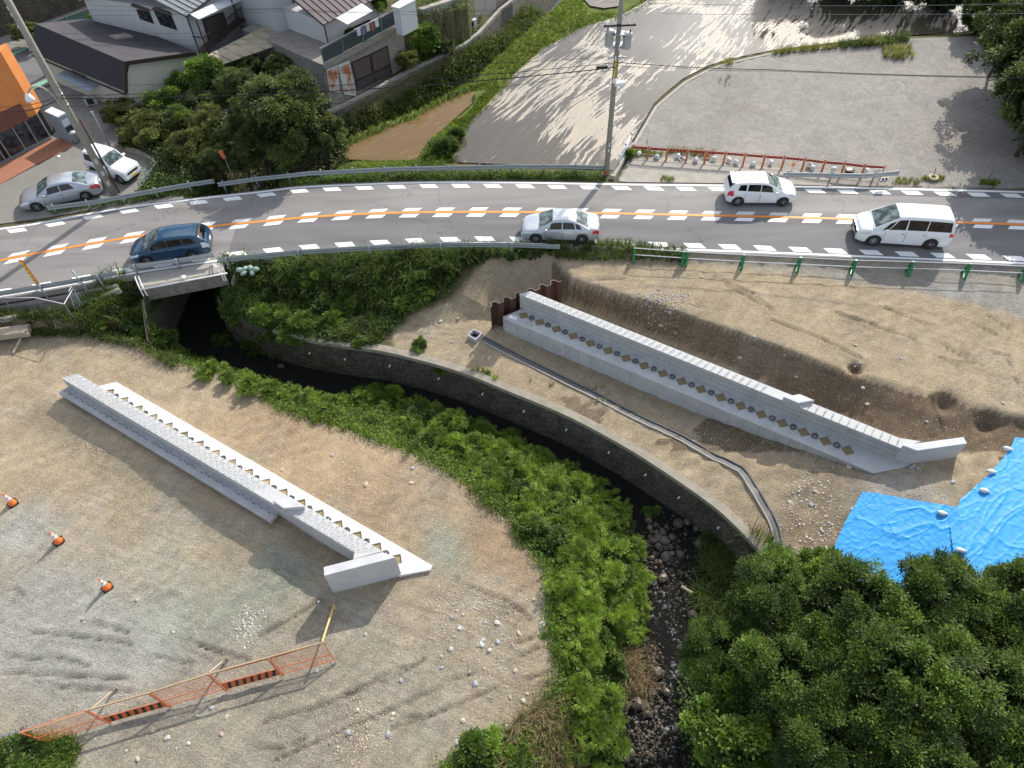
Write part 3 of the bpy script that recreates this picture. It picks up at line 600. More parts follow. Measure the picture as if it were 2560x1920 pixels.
# flooded paddies
def paddy_mat(name, mud, ang, cover, wmud, sc=1.0, patch=True):
    m, t, b = nodes(name); L = t.links.new; N = t.nodes.new; g = N('ShaderNodeNewGeometry')
    mp0 = N('ShaderNodeMapping'); mp0.inputs['Rotation'].default_value = (0, 0, -math.radians(ang)); L(g.outputs['Position'], mp0.inputs[0])
    wv = N('ShaderNodeTexNoise'); wv.inputs['Scale'].default_value = .12; L(mp0.outputs[0], wv.inputs['Vector'])
    av = N('ShaderNodeVectorMath'); av.operation = 'MULTIPLY_ADD'; av.inputs[1].default_value = (0, 2.2, 0); L(wv.outputs['Color'], av.inputs[0]); L(mp0.outputs[0], av.inputs[2])
    mp_ = N('ShaderNodeMapping'); mp_.inputs['Scale'].default_value = (.26 * sc, 3.4 * sc, 1); L(av.outputs[0], mp_.inputs[0])
    n = N('ShaderNodeTexNoise'); n.inputs['Scale'].default_value = 1.25; n.inputs['Detail'].default_value = 8; n.inputs['Roughness'].default_value = .68; n.inputs['Distortion'].default_value = .08; L(mp_.outputs[0], n.inputs['Vector'])
    n2 = N('ShaderNodeTexNoise'); n2.inputs['Scale'].default_value = .13; n2.inputs['Detail'].default_value = 4; n2.inputs['Distortion'].default_value = .8; L(g.outputs['Position'], n2.inputs['Vector'])
    ad = N('ShaderNodeMath'); ad.operation = 'MULTIPLY_ADD'; ad.inputs[1].default_value = .95; L(n2.outputs['Fac'], ad.inputs[0]); L(n.outputs['Fac'], ad.inputs[2])
    r = N('ShaderNodeValToRGB'); r.color_ramp.elements[0].position = cover / 2; r.color_ramp.elements[1].position = (cover + .05) / 2
    hf = N('ShaderNodeMath'); hf.operation = 'MULTIPLY'; hf.inputs[1].default_value = .5; L(ad.outputs[0], hf.inputs[0]); L(hf.outputs[0], r.inputs[0])
    c = N('ShaderNodeMixRGB'); c.inputs[1].default_value = (*wmud, 1); c.inputs[2].default_value = (*mud, 1); L(r.outputs[0], c.inputs[0]); L(c.outputs[0], b.inputs['Base Color'])
    ms = N('ShaderNodeMixRGB'); ms.blend_type = 'MULTIPLY'; ms.inputs[0].default_value = 1; sr = N('ShaderNodeMapRange'); sr.inputs[1].default_value = .35; sr.inputs[2].default_value = .65; sr.inputs[3].default_value = .84; sr.inputs[4].default_value = 1.16; L(n.outputs['Fac'], sr.inputs[0]); L(c.outputs[0], ms.inputs[1]); L(sr.outputs[0], ms.inputs[2]); L(ms.outputs[0], b.inputs['Base Color'])
    ro = N('ShaderNodeMapRange'); ro.inputs[3].default_value = .06; ro.inputs[4].default_value = .55; L(r.outputs[0], ro.inputs[0]); L(ro.outputs[0], b.inputs['Roughness'])
    sp_ = N('ShaderNodeMapRange'); sp_.inputs[3].default_value = .75 if sc == 1.0 else .3; sp_.inputs[4].default_value = .38 if sc == 1.0 else .25; L(r.outputs[0], sp_.inputs[0]); L(sp_.outputs[0], b.inputs['Specular IOR Level'])
    n4 = N('ShaderNodeTexNoise'); n4.inputs['Scale'].default_value = 7; n4.inputs['Detail'].default_value = 4; L(mp_.outputs[0], n4.inputs['Vector'])
    hh = N('ShaderNodeMath'); hh.operation = 'MULTIPLY'; L(r.outputs[0], hh.inputs[0]); L(n4.outputs['Fac'], hh.inputs[1])
    h3 = N('ShaderNodeMath'); h3.operation = 'MULTIPLY_ADD'; h3.inputs[1].default_value = 1.6; L(hh.outputs[0], h3.inputs[0]); L(n.outputs['Fac'], h3.inputs[2])
    bp = N('ShaderNodeBump'); bp.inputs['Strength'].default_value = .45; bp.inputs['Distance'].default_value = .03; L(hh.outputs[0], bp.inputs['Height']); L(bp.outputs[0], b.inputs['Normal'])
    return m
flat('paddy_water', [tuple(p[:2]) for p in wl(PADDY, ZPAD)], ZPAD, paddy_mat('paddy_mud_water', (.35, .295, .225), 54, .99, (.105, .088, .06)))
flat('paddy_water', [tuple(p[:2]) for p in wl(PADDY_B, ZPAD)], ZPAD, paddy_mat('small_paddy_water', (.30, .20, .11), 34, 1.16, (.175, .11, .042), 1.6))
flat('paddy_water', [tuple(p[:2]) for p in wl(PADDY_C, ZPAD)], ZPAD, paddy_mat('upper_paddy_water', (.30, .24, .16), 40, 1.14, (.16, .12, .07)))

# ---------------------------------------------------------------- concrete materials
M_CONC = mat('new_concrete', (.34, .345, .345), .8, .1, 1.6, .25, 60, col2=(.52, .525, .52), contrast=.32); M_CONCW = mat('white_concrete', (.62, .61, .58), .8, .1, 3, .2, 70, col2=(.76, .75, .72))
M_CONCTOP = mat('lit_rough_concrete_top', (.44, .44, .43), .9, .1, 12, .5, 45, col2=(.62, .62, .60))  # tops coloured lighter than the faces, light from above put into the colour
M_OLDC = mat('old_concrete', (.30, .28, .24), .9, .1, 3.5, .5, 30, col2=(.46, .43, .37)); M_DARKC = mat('weathered_concrete', (.11, .10, .085), .9, .1, 2.5, .6, 20, col2=(.27, .25, .21))
M_GALV = mat('galvanised_steel', (.36, .38, .39), .45, .12, 6, metal=.55); M_WHITEST = mat('white_painted_steel', (.72, .72, .72), .45, .08, 8)
M_REBAR = mat('rebar_steel', (.14, .14, .15), .6, .2, 20, metal=.4); M_RUST = mat('rusty_steel', (.055, .026, .018), .8, .1, 7, .4, 40, col2=(.13, .06, .04)); M_RUSTE = mat('cut_steel_edge', (.35, .27, .23), .6)
M_BLACK = mat('black_rubber', (.02, .02, .02), .7); M_POCKET = mat('pocket_fill_mud', (.20, .155, .075), .55, .1, 8, .4, 30, col2=(.30, .235, .12))
M_TIMBER = mat('timber', (.42, .30, .16), .75, .1, 3, .3, 30, col2=(.58, .44, .27), stretch=(1, 6, 6)); M_TIMBERG = mat('weathered_timber', (.33, .27, .19), .8, .1, 4, .3, 30, col2=(.47, .39, .29))

M_BLOCK = mat('end_block_concrete', (.46, .465, .47), .75, .1, 1.6, .2, 60, col2=(.60, .60, .60))
def holed_top(mb, outer, holes, z):
    "flat face with holes at height z"
    lst = [[Vector((p[0], p[1], z)) for p in outer]] + [[Vector((p[0], p[1], z)) for p in h] for h in holes]
    vs = [v for l in lst for v in l]; tr = tessellate_polygon(lst)
    mb.add(vs, [t if (vs[t[1]] - vs[t[0]]).cross(vs[t[2]] - vs[t[0]]).z > 0 else t[::-1] for t in tr])
def square(c, ax, side):
    "square with diagonals along and across ax"
    d = Vector((ax[0], ax[1])).normalized(); n = Vector((-d.y, d.x)); h = side / math.sqrt(2)
    return [Vector(c[:2]) + d * h, Vector(c[:2]) + n * h, Vector(c[:2]) - d * h, Vector(c[:2]) - n * h]
def retaining(loc, label, foot_px, zf, zfb, stem_px, zs, c0, c1, npock, blocks, ledge, rows, clip=None):
    root = wthing('concrete_abutment', loc, label, 'retaining wall')
    foot = [Vector(P(x, y, zf)[:2]) for x, y in foot_px]; stem = [Vector(P(x, y, zs)[:2]) for x, y in stem_px]
    a = P(*c0, zf); b = P(*c1, zf); ax = (b - a)[:2]; cs = [a + (b - a) * (k / (npock - 1)) ** 1.0 for k in range(npock)]
    sq = [square(c, ax, .46) for c in cs]
    mb = MB(); n = len(foot); ar = sum(foot[i].x * foot[(i + 1) % n].y - foot[(i + 1) % n].x * foot[i].y for i in range(n))
    ff = foot if ar > 0 else foot[::-1]
    holed_top(mb, ff, sq, zf)
    vs = [(p.x, p.y, zfb) for p in ff] + [(p.x, p.y, zf) for p in ff]
    mb.add(vs, [(i, (i + 1) % n, n + (i + 1) % n, n + i) for i in range(n)])
    for s4 in sq:
        vs = [(p.x, p.y, zf) for p in s4] + [(p.x, p.y, zf - .2) for p in s4]; mb.add(vs, [((i + 1) % 4, i, 4 + i, 4 + (i + 1) % 4) for i in range(4)])
    mb.build('footing', M_CONCW if zf < -1.2 else M_CONC, root)
    for s4 in sq:
        mb = MB(); mb.prism([tuple(p) for p in s4], zf - .3, zf - .07); mb.build('pocket_fill', M_POCKET, root)
    rnd = random.Random(3)
    for k in range(npock - 1):
        c = (cs[k] + cs[k + 1]) / 2
        mb = MB()
        for q in range(9):
            an = q * .698 + rnd.uniform(-.2, .2); mb.ico((c[0] + math.cos(an) * .12, c[1] + math.sin(an) * .12, zf + .05), .06, .35, 0, .9, rnd)
        mb.build('anchor_socket', M_REBAR, root)
    mb = MB(); mb.prism([tuple(p) for p in stem], zfb if zf > -1.2 else zf, zs - .10); mb.mi = 1
    cen = sum(stem, Vector((0, 0))) / len(stem)
    lip = []
    m = len(stem)
    for i in range(m):
        p0, p1, p2 = stem[i - 1], stem[i], stem[(i + 1) % m]; d1 = (p1 - p0).normalized(); d2 = (p2 - p1).normalized()
        nn = (Vector((d1.y, -d1.x)) + Vector((d2.y, -d2.x))); s0 = 1 if sum(stem[j].x * stem[(j + 1) % m].y - stem[(j + 1) % m].x * stem[j].y for j in range(m)) > 0 else -1
        lip.append(p1 + nn.normalized() * .03 * s0)
    mb.mi = 0; mb.prism([tuple(p) for p in lip], zs - .10, zs - .012); mb.mi = 1; mb.prism([tuple(p) for p in stem], zs - .012, zs)
    mb.build('stem_wall', [M_CONC, M_CONCTOP], root)
    for bp_, zt, zb in blocks:
        mb = MB(); mb.prism([tuple(P(x, y, zt)[:2]) for x, y in bp_], zb, zt); o = mb.build('end_block', M_BLOCK, root)
        bv = o.modifiers.new('bevel', 'BEVEL'); bv.width = .02; bv.segments = 1
    if ledge:
        mb = MB(); mb.prism([tuple(P(x, y, ledge[1])[:2]) for x, y in ledge[0]], ledge[1] - .22, ledge[1])
        mb.build('ledge', M_CONC, root)
        mb = MB()
        e0, e1 = P(*ledge[2], ledge[1]), P(*ledge[3], ledge[1]); N_ = 62
        for k in range(N_):
            if k in (27, 41, 50): continue
            c = e0 + (e1 - e0) * (k + .5) / N_; d = Vector(e1 - e0).normalized(); n2 = Vector((-d.y, d.x, 0)); s = 1 if k % 2 else -1
            q = Vector(c) + n2 * .03 * s; mb.box(q + Vector((0, 0, .07)), (.16, .02, .02), math.atan2(d.y, d.x) - s * .25); mb.box(q + Vector((0, 0, .035)), (.02, .02, .09))
        tag(mb.build('rebar_row', M_REBAR, root), kind='stuff')
    # little rebar hooks on the stem
    mb = MB(); a0, a1, b0, b1 = [Vector(P(*q, zs)) for q in rows[0]]; L_len = (a1 - a0).length; nrow = int(L_len / .36); rnd = random.Random(11)
    for k in range(nrow):
        f = (k + .5) / nrow; pa = a0.lerp(a1, f); pb = b0.lerp(b1, f); skip = any(abs(f - s) < w for s, w in rows[1])
        if skip: continue
        dx = (pb - pa).normalized(); ang = math.atan2(dx.y, dx.x)
        for w in rows[2]:
            q = pa.lerp(pb, w) + Vector((rnd.uniform(-.02, .02), rnd.uniform(-.02, .02), 0)); le_ = .12 if len(rows[2]) > 3 else .2
            mb.box(q + Vector((0, 0, .09)), (le_, .011, .011), ang + rnd.uniform(-.2, .2)); mb.box(q + Vector((0, 0, .045)) - dx * le_ / 2, (.011, .011, .09)); mb.box(q + Vector((0, 0, .06)) + dx * le_ / 2, (.011, .011, .06))
    tag(mb.build('rebar_hook', M_REBAR, root), kind='stuff')
    return root, stem, foot
RL = retaining(P(600, 1200, Z_L), 'pale concrete wall with a side ledge on the sandy ground left of the stream',
    [(291, 955), (1081, 1414), (1076, 1424), (1000, 1438), (905, 1410), (725, 1306), (150, 1012), (120, 1022), (98, 1014), (160, 986), (246, 965)], -1.45, -1.75,
    [(153, 945), (194, 935), (956, 1378), (884, 1397), (887, 1380)], -.12, (273, 982), (990, 1399), 18,
    [([(808, 1417.6), (956, 1380), (990.5, 1393.8), (810, 1440)], .08, -1.8), ([(680.5, 1252), (724, 1241), (761.5, 1267), (709, 1271)], .12, -.11)],
    ([(145, 981), (675, 1304), (695, 1278), (715, 1262), (172, 966)], -.72, (160, 975), (690, 1290)),
    [[(153, 945), (884, 1384), (194, 935), (950, 1375)], [(.74, .045)], [.14, .38, .62, .86]])
RR = retaining(P(1750, 960, Z_T), 'grey concrete wall on a raised footing beside the dug slope below the road',
    [(1257, 792), (1263, 797.5), (2184, 1183), (2261, 1168), (2296, 1150), (1330, 762), (1302, 773)], -.95, -2.35,
    [(1299, 736), (2252, 1120), (2302, 1103), (2250, 1096), (1325, 728)], 0.0, (1309, 788), (2119.6, 1125.5), 18,
    [([(2255.6, 1113), (2409, 1092), (2419, 1109), (2293, 1127)], .14, -1.6), ([(1957.6, 992), (1999.6, 984.6), (2037, 1000.5), (1996.7, 1007.7)], .2, .001)],
    None, [[(1299, 736), (2252, 1119), (1325, 728), (2258, 1100)], [(.715, .035)], [.18, .5, .82]])
mb = MB()
for f in [i / 26 for i in range(1, 26)]:
    a = Vector(P(1263, 797.5, -.95)); b = Vector(P(2184, 1183, -.95)); q = a.lerp(b, f); d = (b - a).normalized(); n = Vector((d.y, -d.x, 0))
    if f < .93: mb.box(q + n * .001 + Vector((0, 0, -.55)), (.012, .006, 1.05), math.atan2(d.y, d.x))
for f in [i / 9 for i in range(1, 9)]:
    a = Vector(P(1299, 736, 0)); b = Vector(P(2252, 1120, 0)); q = a.lerp(b, f); d = (b - a).normalized()
    mb.box(q + Vector((0, 0, -.53)), (.014, .008, .82), math.atan2(d.y, d.x))
for z_ in (-.3, -.62):
    mb.beam(Vector(P(1299, 736, 0)) + Vector((0, -.004, z_)), Vector(P(2252, 1120, 0)) + Vector((0, -.004, z_)), .012, .008)
tag(mb.build('formwork_joint', M_DARKC, RR[0]), kind='stuff')
mb = MB(); mb.slab([P(1273, 795, -.942), P(1291, 800, -.942), P(1294, 792, -.942), P(1281, 789, -.942)], .004); mb.build('paper_sheet', M_WHITEST, RR[0])

# ---------------------------------------------------------------- stream walls
def wallmat():
    m, t, b = nodes('stream_wall_masonry'); L = t.links.new; N = t.nodes.new; g = N('ShaderNodeNewGeometry')
    n = N('ShaderNodeTexNoise'); n.inputs['Scale'].default_value = 1.3; n.inputs['Detail'].default_value = 8; n.inputs['Roughness'].default_value = .7; L(g.outputs['Position'], n.inputs['Vector'])
    r = N('ShaderNodeValToRGB'); e = r.color_ramp.elements; e[0].position = .35; e[0].color = (.05, .045, .028, 1); e[1].position = .7; e[1].color = (.15, .125, .092, 1); L(n.outputs['Fac'], r.inputs[0]); L(r.outputs[0], b.inputs['Base Color'])
    v = N('ShaderNodeTexVoronoi'); v.feature = 'DISTANCE_TO_EDGE'; v.inputs['Scale'].default_value = 2.6; L(g.outputs['Position'], v.inputs['Vector'])
    mr = N('ShaderNodeMapRange'); mr.inputs[1].default_value = 0; mr.inputs[2].default_value = .1; L(v.outputs['Distance'], mr.inputs[0])
    bp = N('ShaderNodeBump'); bp.inputs['Strength'].default_value = .8; bp.inputs['Distance'].default_value = .08; L(mr.outputs[0], bp.inputs['Height']); L(bp.outputs[0], b.inputs['Normal']); b.inputs['Roughness'].default_value = .9
    return m
M_WALLM = wallmat()
sw = wthing('stream_wall', (*CRW[30][:2], Z_W), 'curved dark masonry wall with a pale coping along the right bank of the stream', 'retaining wall')
mb = MB(); o1 = offpoly(CRW, .12); o2 = offpoly(CRW, .46)
mb.grid([[(a[0] + (b[0] - a[0]) * k / 5, a[1] + (b[1] - a[1]) * k / 5, z + (Z_W - .4 - z) * k / 5) for k in range(6)] for a, b, z in zip(o1, o2, CRW[:, 2])]); mb.build('wall_face', M_WALLM, sw)
mb = MB(); i0 = 18; o3 = offpoly(CRW, .19); o4 = offpoly(CRW, -.24); cz = CRW[:, 2]
rows = []
for k in range(i0, len(CRW)):
    z = cz[k] + .06; rows.append([(o3[k][0], o3[k][1], z - .25), (o3[k][0], o3[k][1], z), (o4[k][0], o4[k][1], z), (o4[k][0], o4[k][1], z - .3)])
mb.grid(rows); cop = mb.build('coping', mat('weathered_coping', (.22, .195, .15), .9, .1, 2.5, .5, 25, col2=(.36, .32, .25)), sw)
for p in cop.data.polygons: p.use_smooth = False
mb = MB()
for k in range(26, len(CRW) - 10, 9):
    q = Vector((*offpoly(CRW, .33)[k], -2.9)); d = Vector((*(o2[k] - o1[k]), 0)).normalized(); mb.tube([q - d * .15, q + d * .06], .045, 8)
tag(mb.build('weep_pipe', M_WHITEST, sw), kind='stuff')

# ---------------------------------------------------------------- bridge over the stream
BZ = .02
br = wthing('road_bridge', P(450, 690, 0), 'short concrete bridge edge carrying the road over the stream', 'bridge')
mb = MB()
a, b = P(336, 688, 0), P(556, 655, 0); c, d = P(560, 678, -.02), P(352, 718, -.02)
mb.slab([a, b, c, d], .3); mb.build('deck_edge', M_OLDC, br)
mb = MB(); e0, e1 = P(352, 720, -.1), P(560, 680, -.1); f0, f1 = P(358, 737, -.2), P(566, 692, -.2)
mb.slab([P(352, 716, -.03), P(560, 677, -.03), P(562, 684, -.03), P(354, 724, -.03)], .85); mb.build('edge_beam', M_DARKC, br)
for f in (.12, .42, .62, .85):
    q = Vector(P(356, 738, -.5)).lerp(Vector(P(565, 695, -.5)), f); mb = MB(); mb.box(q + Vector((0, .18, 0)), (.6, .3, .35), .17); mb.build('girder_end', M_DARKC, br)
mb = MB()   # abutments
q = [P(372, 752, -1), P(452, 872, Z_W), P(446, 845, Z_W)]
mb.grid([[(-19.9, 34.8, -.3), (-19.9, 34.8, Z_W - .3)], [(-20.1, 29.0, -.3), (-20.1, 29.0, Z_W - .3)], [(-19.9, 27.4, -1.6), (-19.7, 27.6, Z_W - .3)]]); mb.build('abutment', mat('shade_dark_abutment', (.05, .048, .035), .9, .1, 2, .5, 20, col2=(.10, .095, .07)), br)  # abutment colour darkened to stand for the shade under the bridge
mb = MB(); mb.grid([[(-15.5, 30.4, -.35), (-15.7, 30.2, Z_W - .3)], [(-15.4, 34.8, -.35), (-15.4, 34.8, Z_W - .3)]]); mb.build('abutment', M_DARKC, br)
# outer pipe rail of the bridge
pr = wthing('pipe_railing', P(450, 700, 0), 'white pipe railing with curved end brackets on the outside of the bridge', 'railing')
mb = MB(); ra, rb = Vector(P(350, 724, .15)), Vector(P(568, 683, .15)); mb.tube([ra, rb], .05, 8); mb.build('rail', M_WHITEST, pr)
for f, s in ((0, 1), (.04, .8), (.93, 1), (.955, .8)):
    q = ra.lerp(rb, f); back = Vector(P(338, 690, .05)).lerp(Vector(P(541, 658, .05)), f)
    mb = MB(); pts = [back.lerp(q, t) + Vector((0, 0, .28 * math.sin(t * math.pi) * s - .1 * t)) for t in (0, .2, .4, .6, .8, 1)]; pts.append(q + Vector((.03, -.05, -.45)))
    mb.tube(pts, .035, 6); mb.build('bracket', M_WHITEST, pr)
mb = MB(); q = ra.lerp(rb, .52); mb.lathe([(.02, -.05), (.16, .0), (.17, .03), (.02, .06)], q + Vector((-.1, .1, .18)), 14); mb.tube([q, q + Vector((-.08, .08, .2))], .03); mb.build('reflector_disc', M_WHITEST, pr)

# ---------------------------------------------------------------- guardrails
WPROF = [(-.0, -.155), (.055, -.12), (.055, -.06), (.0, -.02), (.0, .02), (.055, .06), (.055, .12), (.0, .155)]
def guardrail(path, label, mt=M_GALV, h=.68, side=-1, post=2.0, caps=None, name='guardrail', posts_back=.08, base=None):
    "path: world points at ground height"
    p = [Vector(q) for q in path]; root = wthing(name, p[0], label, 'guardrail'); rows = []
    d = densify([tuple(q) for q in p], .5); d = [Vector(q) for q in d]
    for i, q in enumerate(d):
        t = (d[min(i + 1, len(d) - 1)] - d[max(i - 1, 0)]).normalized(); n = Vector((t.y, -t.x, 0)) * (-side)
        rows.append([q + n * x + Vector((0, 0, h - .15 + z)) for x, z in WPROF] + [q + n * (x - .012) + Vector((0, 0, h - .15 + z)) for x, z in WPROF[::-1]])
    mb = MB(); mb.grid(rows); mb.smooth = False
    for r in (rows[0], rows[-1]): mb.add(r, [list(range(len(r)))])
    mb.build('beam', mt, root)
    L = 0; acc = .3
    for i in range(len(d) - 1):
        seg = (d[i + 1] - d[i]).length
        while acc < L + seg:
            q = d[i].lerp(d[i + 1], (acc - L) / seg); t = (d[i + 1] - d[i]).normalized(); n = Vector((t.y, -t.x, 0)) * (-side)
            zb = (base if base is not None else float(hz(q.x, q.y))) - .15; qq = q - n * posts_back
            mb = MB(); mb.tube([(qq.x, qq.y, zb), (qq.x, qq.y, q.z + h + .02)], .057, 8); mb.lathe([(.06, 0), (.05, .03), (.01, .045)], (qq.x, qq.y, q.z + h + .02), 8); mb.build('post', mt, root); acc += post
        L += seg
    return root
M_GALVG = mat('weathered_galvanised_steel', (.27, .30, .30), .5, .12, 4, metal=.45)
def beam_path(px, z=.53): return [Vector((*P(x, y, z)[:2], 0)) for x, y in px]
guardrail(beam_path([(118, 521), (230, 507), (345, 485), (450, 466), (536, 453)]), 'grey guardrail in front of the parked silver sedan, left end of the road', M_GALVG, base=0)
guardrail(beam_path([(545, 462), (640, 448), (773, 434), (987, 423), (1280, 417), (1420, 417), (1514, 419)]), 'long dull grey guardrail with plants below it, between the road and the muddy paddy', M_GALVG, base=-.1)
guardrail(beam_path([(1958, 436), (2060, 438), (2160, 440), (2248, 432)]), 'short grey guardrail with a chevron plate, in front of the gravel lot', M_GALV, base=0, post=2.6)
guardrail(beam_path([(322, 668), (420, 655), (480, 646), (534, 637)]), 'guardrail with round topped posts on the bridge beside the blue car', M_GALV, side=1, base=.05, post=2.3)
guardrail(beam_path([(552, 650), (640, 641), (750, 630), (929, 620), (1114, 612), (1280, 612), (1400, 617)]), 'long guardrail half hidden in grass on the near edge of the road', M_GALVG, side=1, base=-.1, post=4.0)
guardrail(beam_path([(-60, 745), (0, 734), (162, 707), (292, 683)]), 'dark guardrail along the near edge of the road at the far left', M_GALVG, side=1, base=-.4, post=3.0)
cp = wthing('chevron_plate', P(2212, 462, .5), 'black and white chevron plate fixed on the guardrail by the gravel lot', 'sign')
q = Vector(P(2209, 447, .52)); mb = MB(); mb.box(q + Vector((0, -.1, 0)), (.5, .02, .34)); mb.build('plate', M_WHITEST, cp)
for k in (0, .2):
    mb = MB(); x = -.2 + k; c = q + Vector((0, -.114, 0))
    for s in (1, -1): mb.slab([c + Vector((x, 0, .17 * s)), c + Vector((x + .1, 0, .17 * s)), c + Vector((x + .2, 0, 0)), c + Vector((x + .1, 0, 0))], .004, Vector((0, -1, 0)))
    mb.build('chevron_mark', M_BLACK, cp)
# curb of the gravel lot along the paddy
cb = wthing('lot_curb', P(1668, 243, ZLOT), 'low concrete kerb wall around the gravel lot beside the paddy', 'kerb wall')
cpx = [(1585, 362), (1640, 268), (1667, 244), (1713, 206), (1772, 175), (1815, 160), (1920, 136), (2094, 117)]
cw = [Vector(P(x, y, ZLOT)) for x, y in cpx]
for a, b in zip(cw[:-1], cw[1:]):
    mb = MB(); mb.beam(a + Vector((0, 0, -.28)), b + Vector((0, 0, -.28)), .2, .62); mb.build('kerb_segment', M_OLDC, cb)
# concrete apron in front of the gravel lot, kept as its own sheet
flat('apron', [tuple(p[:2]) for p in wl([(1548, 454), (1572, 415), (1592, 388), (1700, 398), (1830, 410), (1975, 424), (2060, 440), (2080, 466), (1978, 462), (1830, 459), (1569, 456)], 0)], -.002 + .03, mat('apron_concrete', (.27, .25, .215), .9, .1, 1.6, .3, 30, col2=(.43, .39, .33)))
# ---------------------------------------------------------------- U drain
dr = wthing('drain_channel', P(1440, 960, Z_T), 'long narrow concrete drainage channel curving along the stream wall', 'drain')
dpx = [(1205, 846), (1280, 886), (1433, 962), (1598, 1046), (1685, 1087), (1772, 1138), (1835, 1170), (1858, 1188), (1890, 1240), (1920, 1290), (1938, 1330), (1950, 1396)]
dw = [Vector((*P(x, y, Z_T + .05)[:2], 0)) for x, y in dpx]
dd = [Vector(q) for q in catmull([tuple(q) for q in dw], 4)]
def side_path(o):
    r = []
    for i, q in enumerate(dd):
        t = (dd[min(i + 1, len(dd) - 1)] - dd[max(i - 1, 0)]).normalized(); n = Vector((t.y, -t.x, 0)); r.append(q + n * o)
    return r
M_TERRC = mat('grey_channel_side', (.13, .13, .13), .8, .1, 3)
for o in (-.17, .17):
    mb = MB(); a = side_path(o - .028); b = side_path(o + .028)
    zt = [float(hz(q.x, q.y)) + .08 for q in dd]
    rr_ = [[(p.x, p.y, z - .5), (p.x, p.y, z), (r.x, r.y, z), (r.x, r.y, z - .5)] for p, r, z in zip(a, b, zt)]; mb.grid(rr_); o_ = mb.build('channel_side', M_OLDC if o > 0 else M_TERRC, dr)
    for p in o_.data.polygons: p.use_smooth = False
mb = MB(); a = side_path(-.17); b = side_path(.17); mb.grid([[(p.x, p.y, z - .06), (r.x, r.y, z - .06)] for p, r, z in zip(a, b, zt)]); mb.build('channel_floor', mat('dark_channel_floor', (.075, .075, .078), .5, .2, 3), dr)  # floor sheet coloured darker than the channel sides
cbz = Z_T + .3
cb = wthing('catch_basin', P(1187, 836, cbz), 'small square concrete catch basin at the upper end of the drain', 'catch basin')
cq = [Vector(P(x, y, cbz)[:2]) for x, y in ((1184, 821), (1207, 832), (1190, 850), (1168, 837))]; cc = sum(cq, Vector((0, 0))) / 4
mb = MB()
for i in range(4):
    a, b = cq[i], cq[(i + 1) % 4]; mb.prism([a, b, cc + (b - cc) * .76, cc + (a - cc) * .76], cbz - .7, cbz)
mb.build('basin_wall', M_CONC, cb); mb = MB(); mb.prism([cc + (p - cc) * .8 for p in cq], cbz - .65, cbz - .26); mb.build('basin_water', mat('dark_water', (.01, .012, .012), .05), cb)
# ---------------------------------------------------------------- sheet piles
sp = wthing('sheet_pile_wall', P(1300, 740, Z_T), 'rusty corrugated steel sheet piles behind the upper end of the right concrete wall', 'sheet piling')
zt0 = -.22; A = Vector(P(1226, 767, zt0)); Bp = Vector(P(1404, 702, zt0)); dd_ = (Bp - A); Lp = dd_.length; d = dd_.normalized(); n = Vector((-d.y, d.x, 0)); npile = 6; w = Lp / npile
for k in range(npile):
    s = A + d * (k * w); s.z = 0; off = [(0, 0), (.08, .0), (.24, .26), (.56, .26), (.72, 0), (.80, 0), (1, 0)]
    if k % 1 == 0:
        pts = [s + d * (x * w) + n * (y if True else -y) for x, y in off]
    mb = MB(); tops = zt0; bot = -2.6
    for a, b in zip(pts[:-1], pts[1:]):
        t = (b - a).normalized(); m_ = Vector((-t.y, t.x, 0)) * .012
        mb.add([(a.x, a.y, bot), (b.x, b.y, bot), (b.x, b.y, tops), (a.x, a.y, tops)], [(0, 1, 2, 3)]); mb.mi = 1; mb.add([a + m_ + Vector((0, 0, tops + .004)), a - m_ + Vector((0, 0, tops + .004)), b - m_ + Vector((0, 0, tops + .004)), b + m_ + Vector((0, 0, tops + .004))], [(0, 1, 2, 3)]); mb.mi = 0
    mb.build('sheet_pile', [M_RUST, M_RUSTE], sp)
# ================================================================ vehicles
M_GLASS = None
def glassmat(name, col, rough=.04):
    m, t, b = nodes(name); b.inputs['Base Color'].default_value = (*col, 1); b.inputs['Roughness'].default_value = rough; b.inputs['Specular IOR Level'].default_value = .45
    L = t.links.new; N = t.nodes.new; g = N('ShaderNodeTexCoord'); n = N('ShaderNodeTexNoise'); n.inputs['Scale'].default_value = 3; L(g.outputs['Object'], n.inputs['Vector'])
    r = N('ShaderNodeValToRGB'); r.color_ramp.elements[0].position = .42; r.color_ramp.elements[1].position = .6; r.color_ramp.elements[0].color = (*[c * .5 for c in col], 1); r.color_ramp.elements[1].color = (*[c * 1.8 for c in col], 1)
    L(n.outputs['Fac'], r.inputs[0]); L(r.outputs[0], b.inputs['Base Color']); return m
M_SIDEGL = glassmat('side_glass', (.010, .011, .012)); M_WSGL = glassmat('windshield_glass', (.10, .135, .13), .03); M_TINT = glassmat('tinted_glass', (.010, .011, .014))
M_LAMP = mat('headlamp_glass', (.62, .66, .70), .12, .1, 10, coat=1); M_TAIL = mat('red_lamp_glass', (.55, .02, .03), .15, .2, 10, coat=1); M_CHROME = mat('chrome', (.55, .56, .58), .2, .05, 10, metal=.9)
M_TRIM = mat('black_plastic_trim', (.02, .02, .022), .5, .2, 10); M_TYRE = mat('tyre_rubber', (.022, .022, .023), .85, .2, 20); M_RIM = mat('alloy_rim', (.48, .49, .50), .35, .1, 10, metal=.5)
M_UNDER = mat('underbody', (.012, .012, .012), .9); M_PLATEW = mat('white_number_plate', (.75, .76, .74), .5); M_PLATEY = mat('yellow_number_plate', (.85, .58, .04), .5); M_SEAM = mat('panel_seam', (.05, .05, .055), .6)
def paint(name, col, rough=.32, metal=0.0):
    m = mat(name, col, rough, .04, 1.2, coat=.6, metal=metal, objc=True); return m
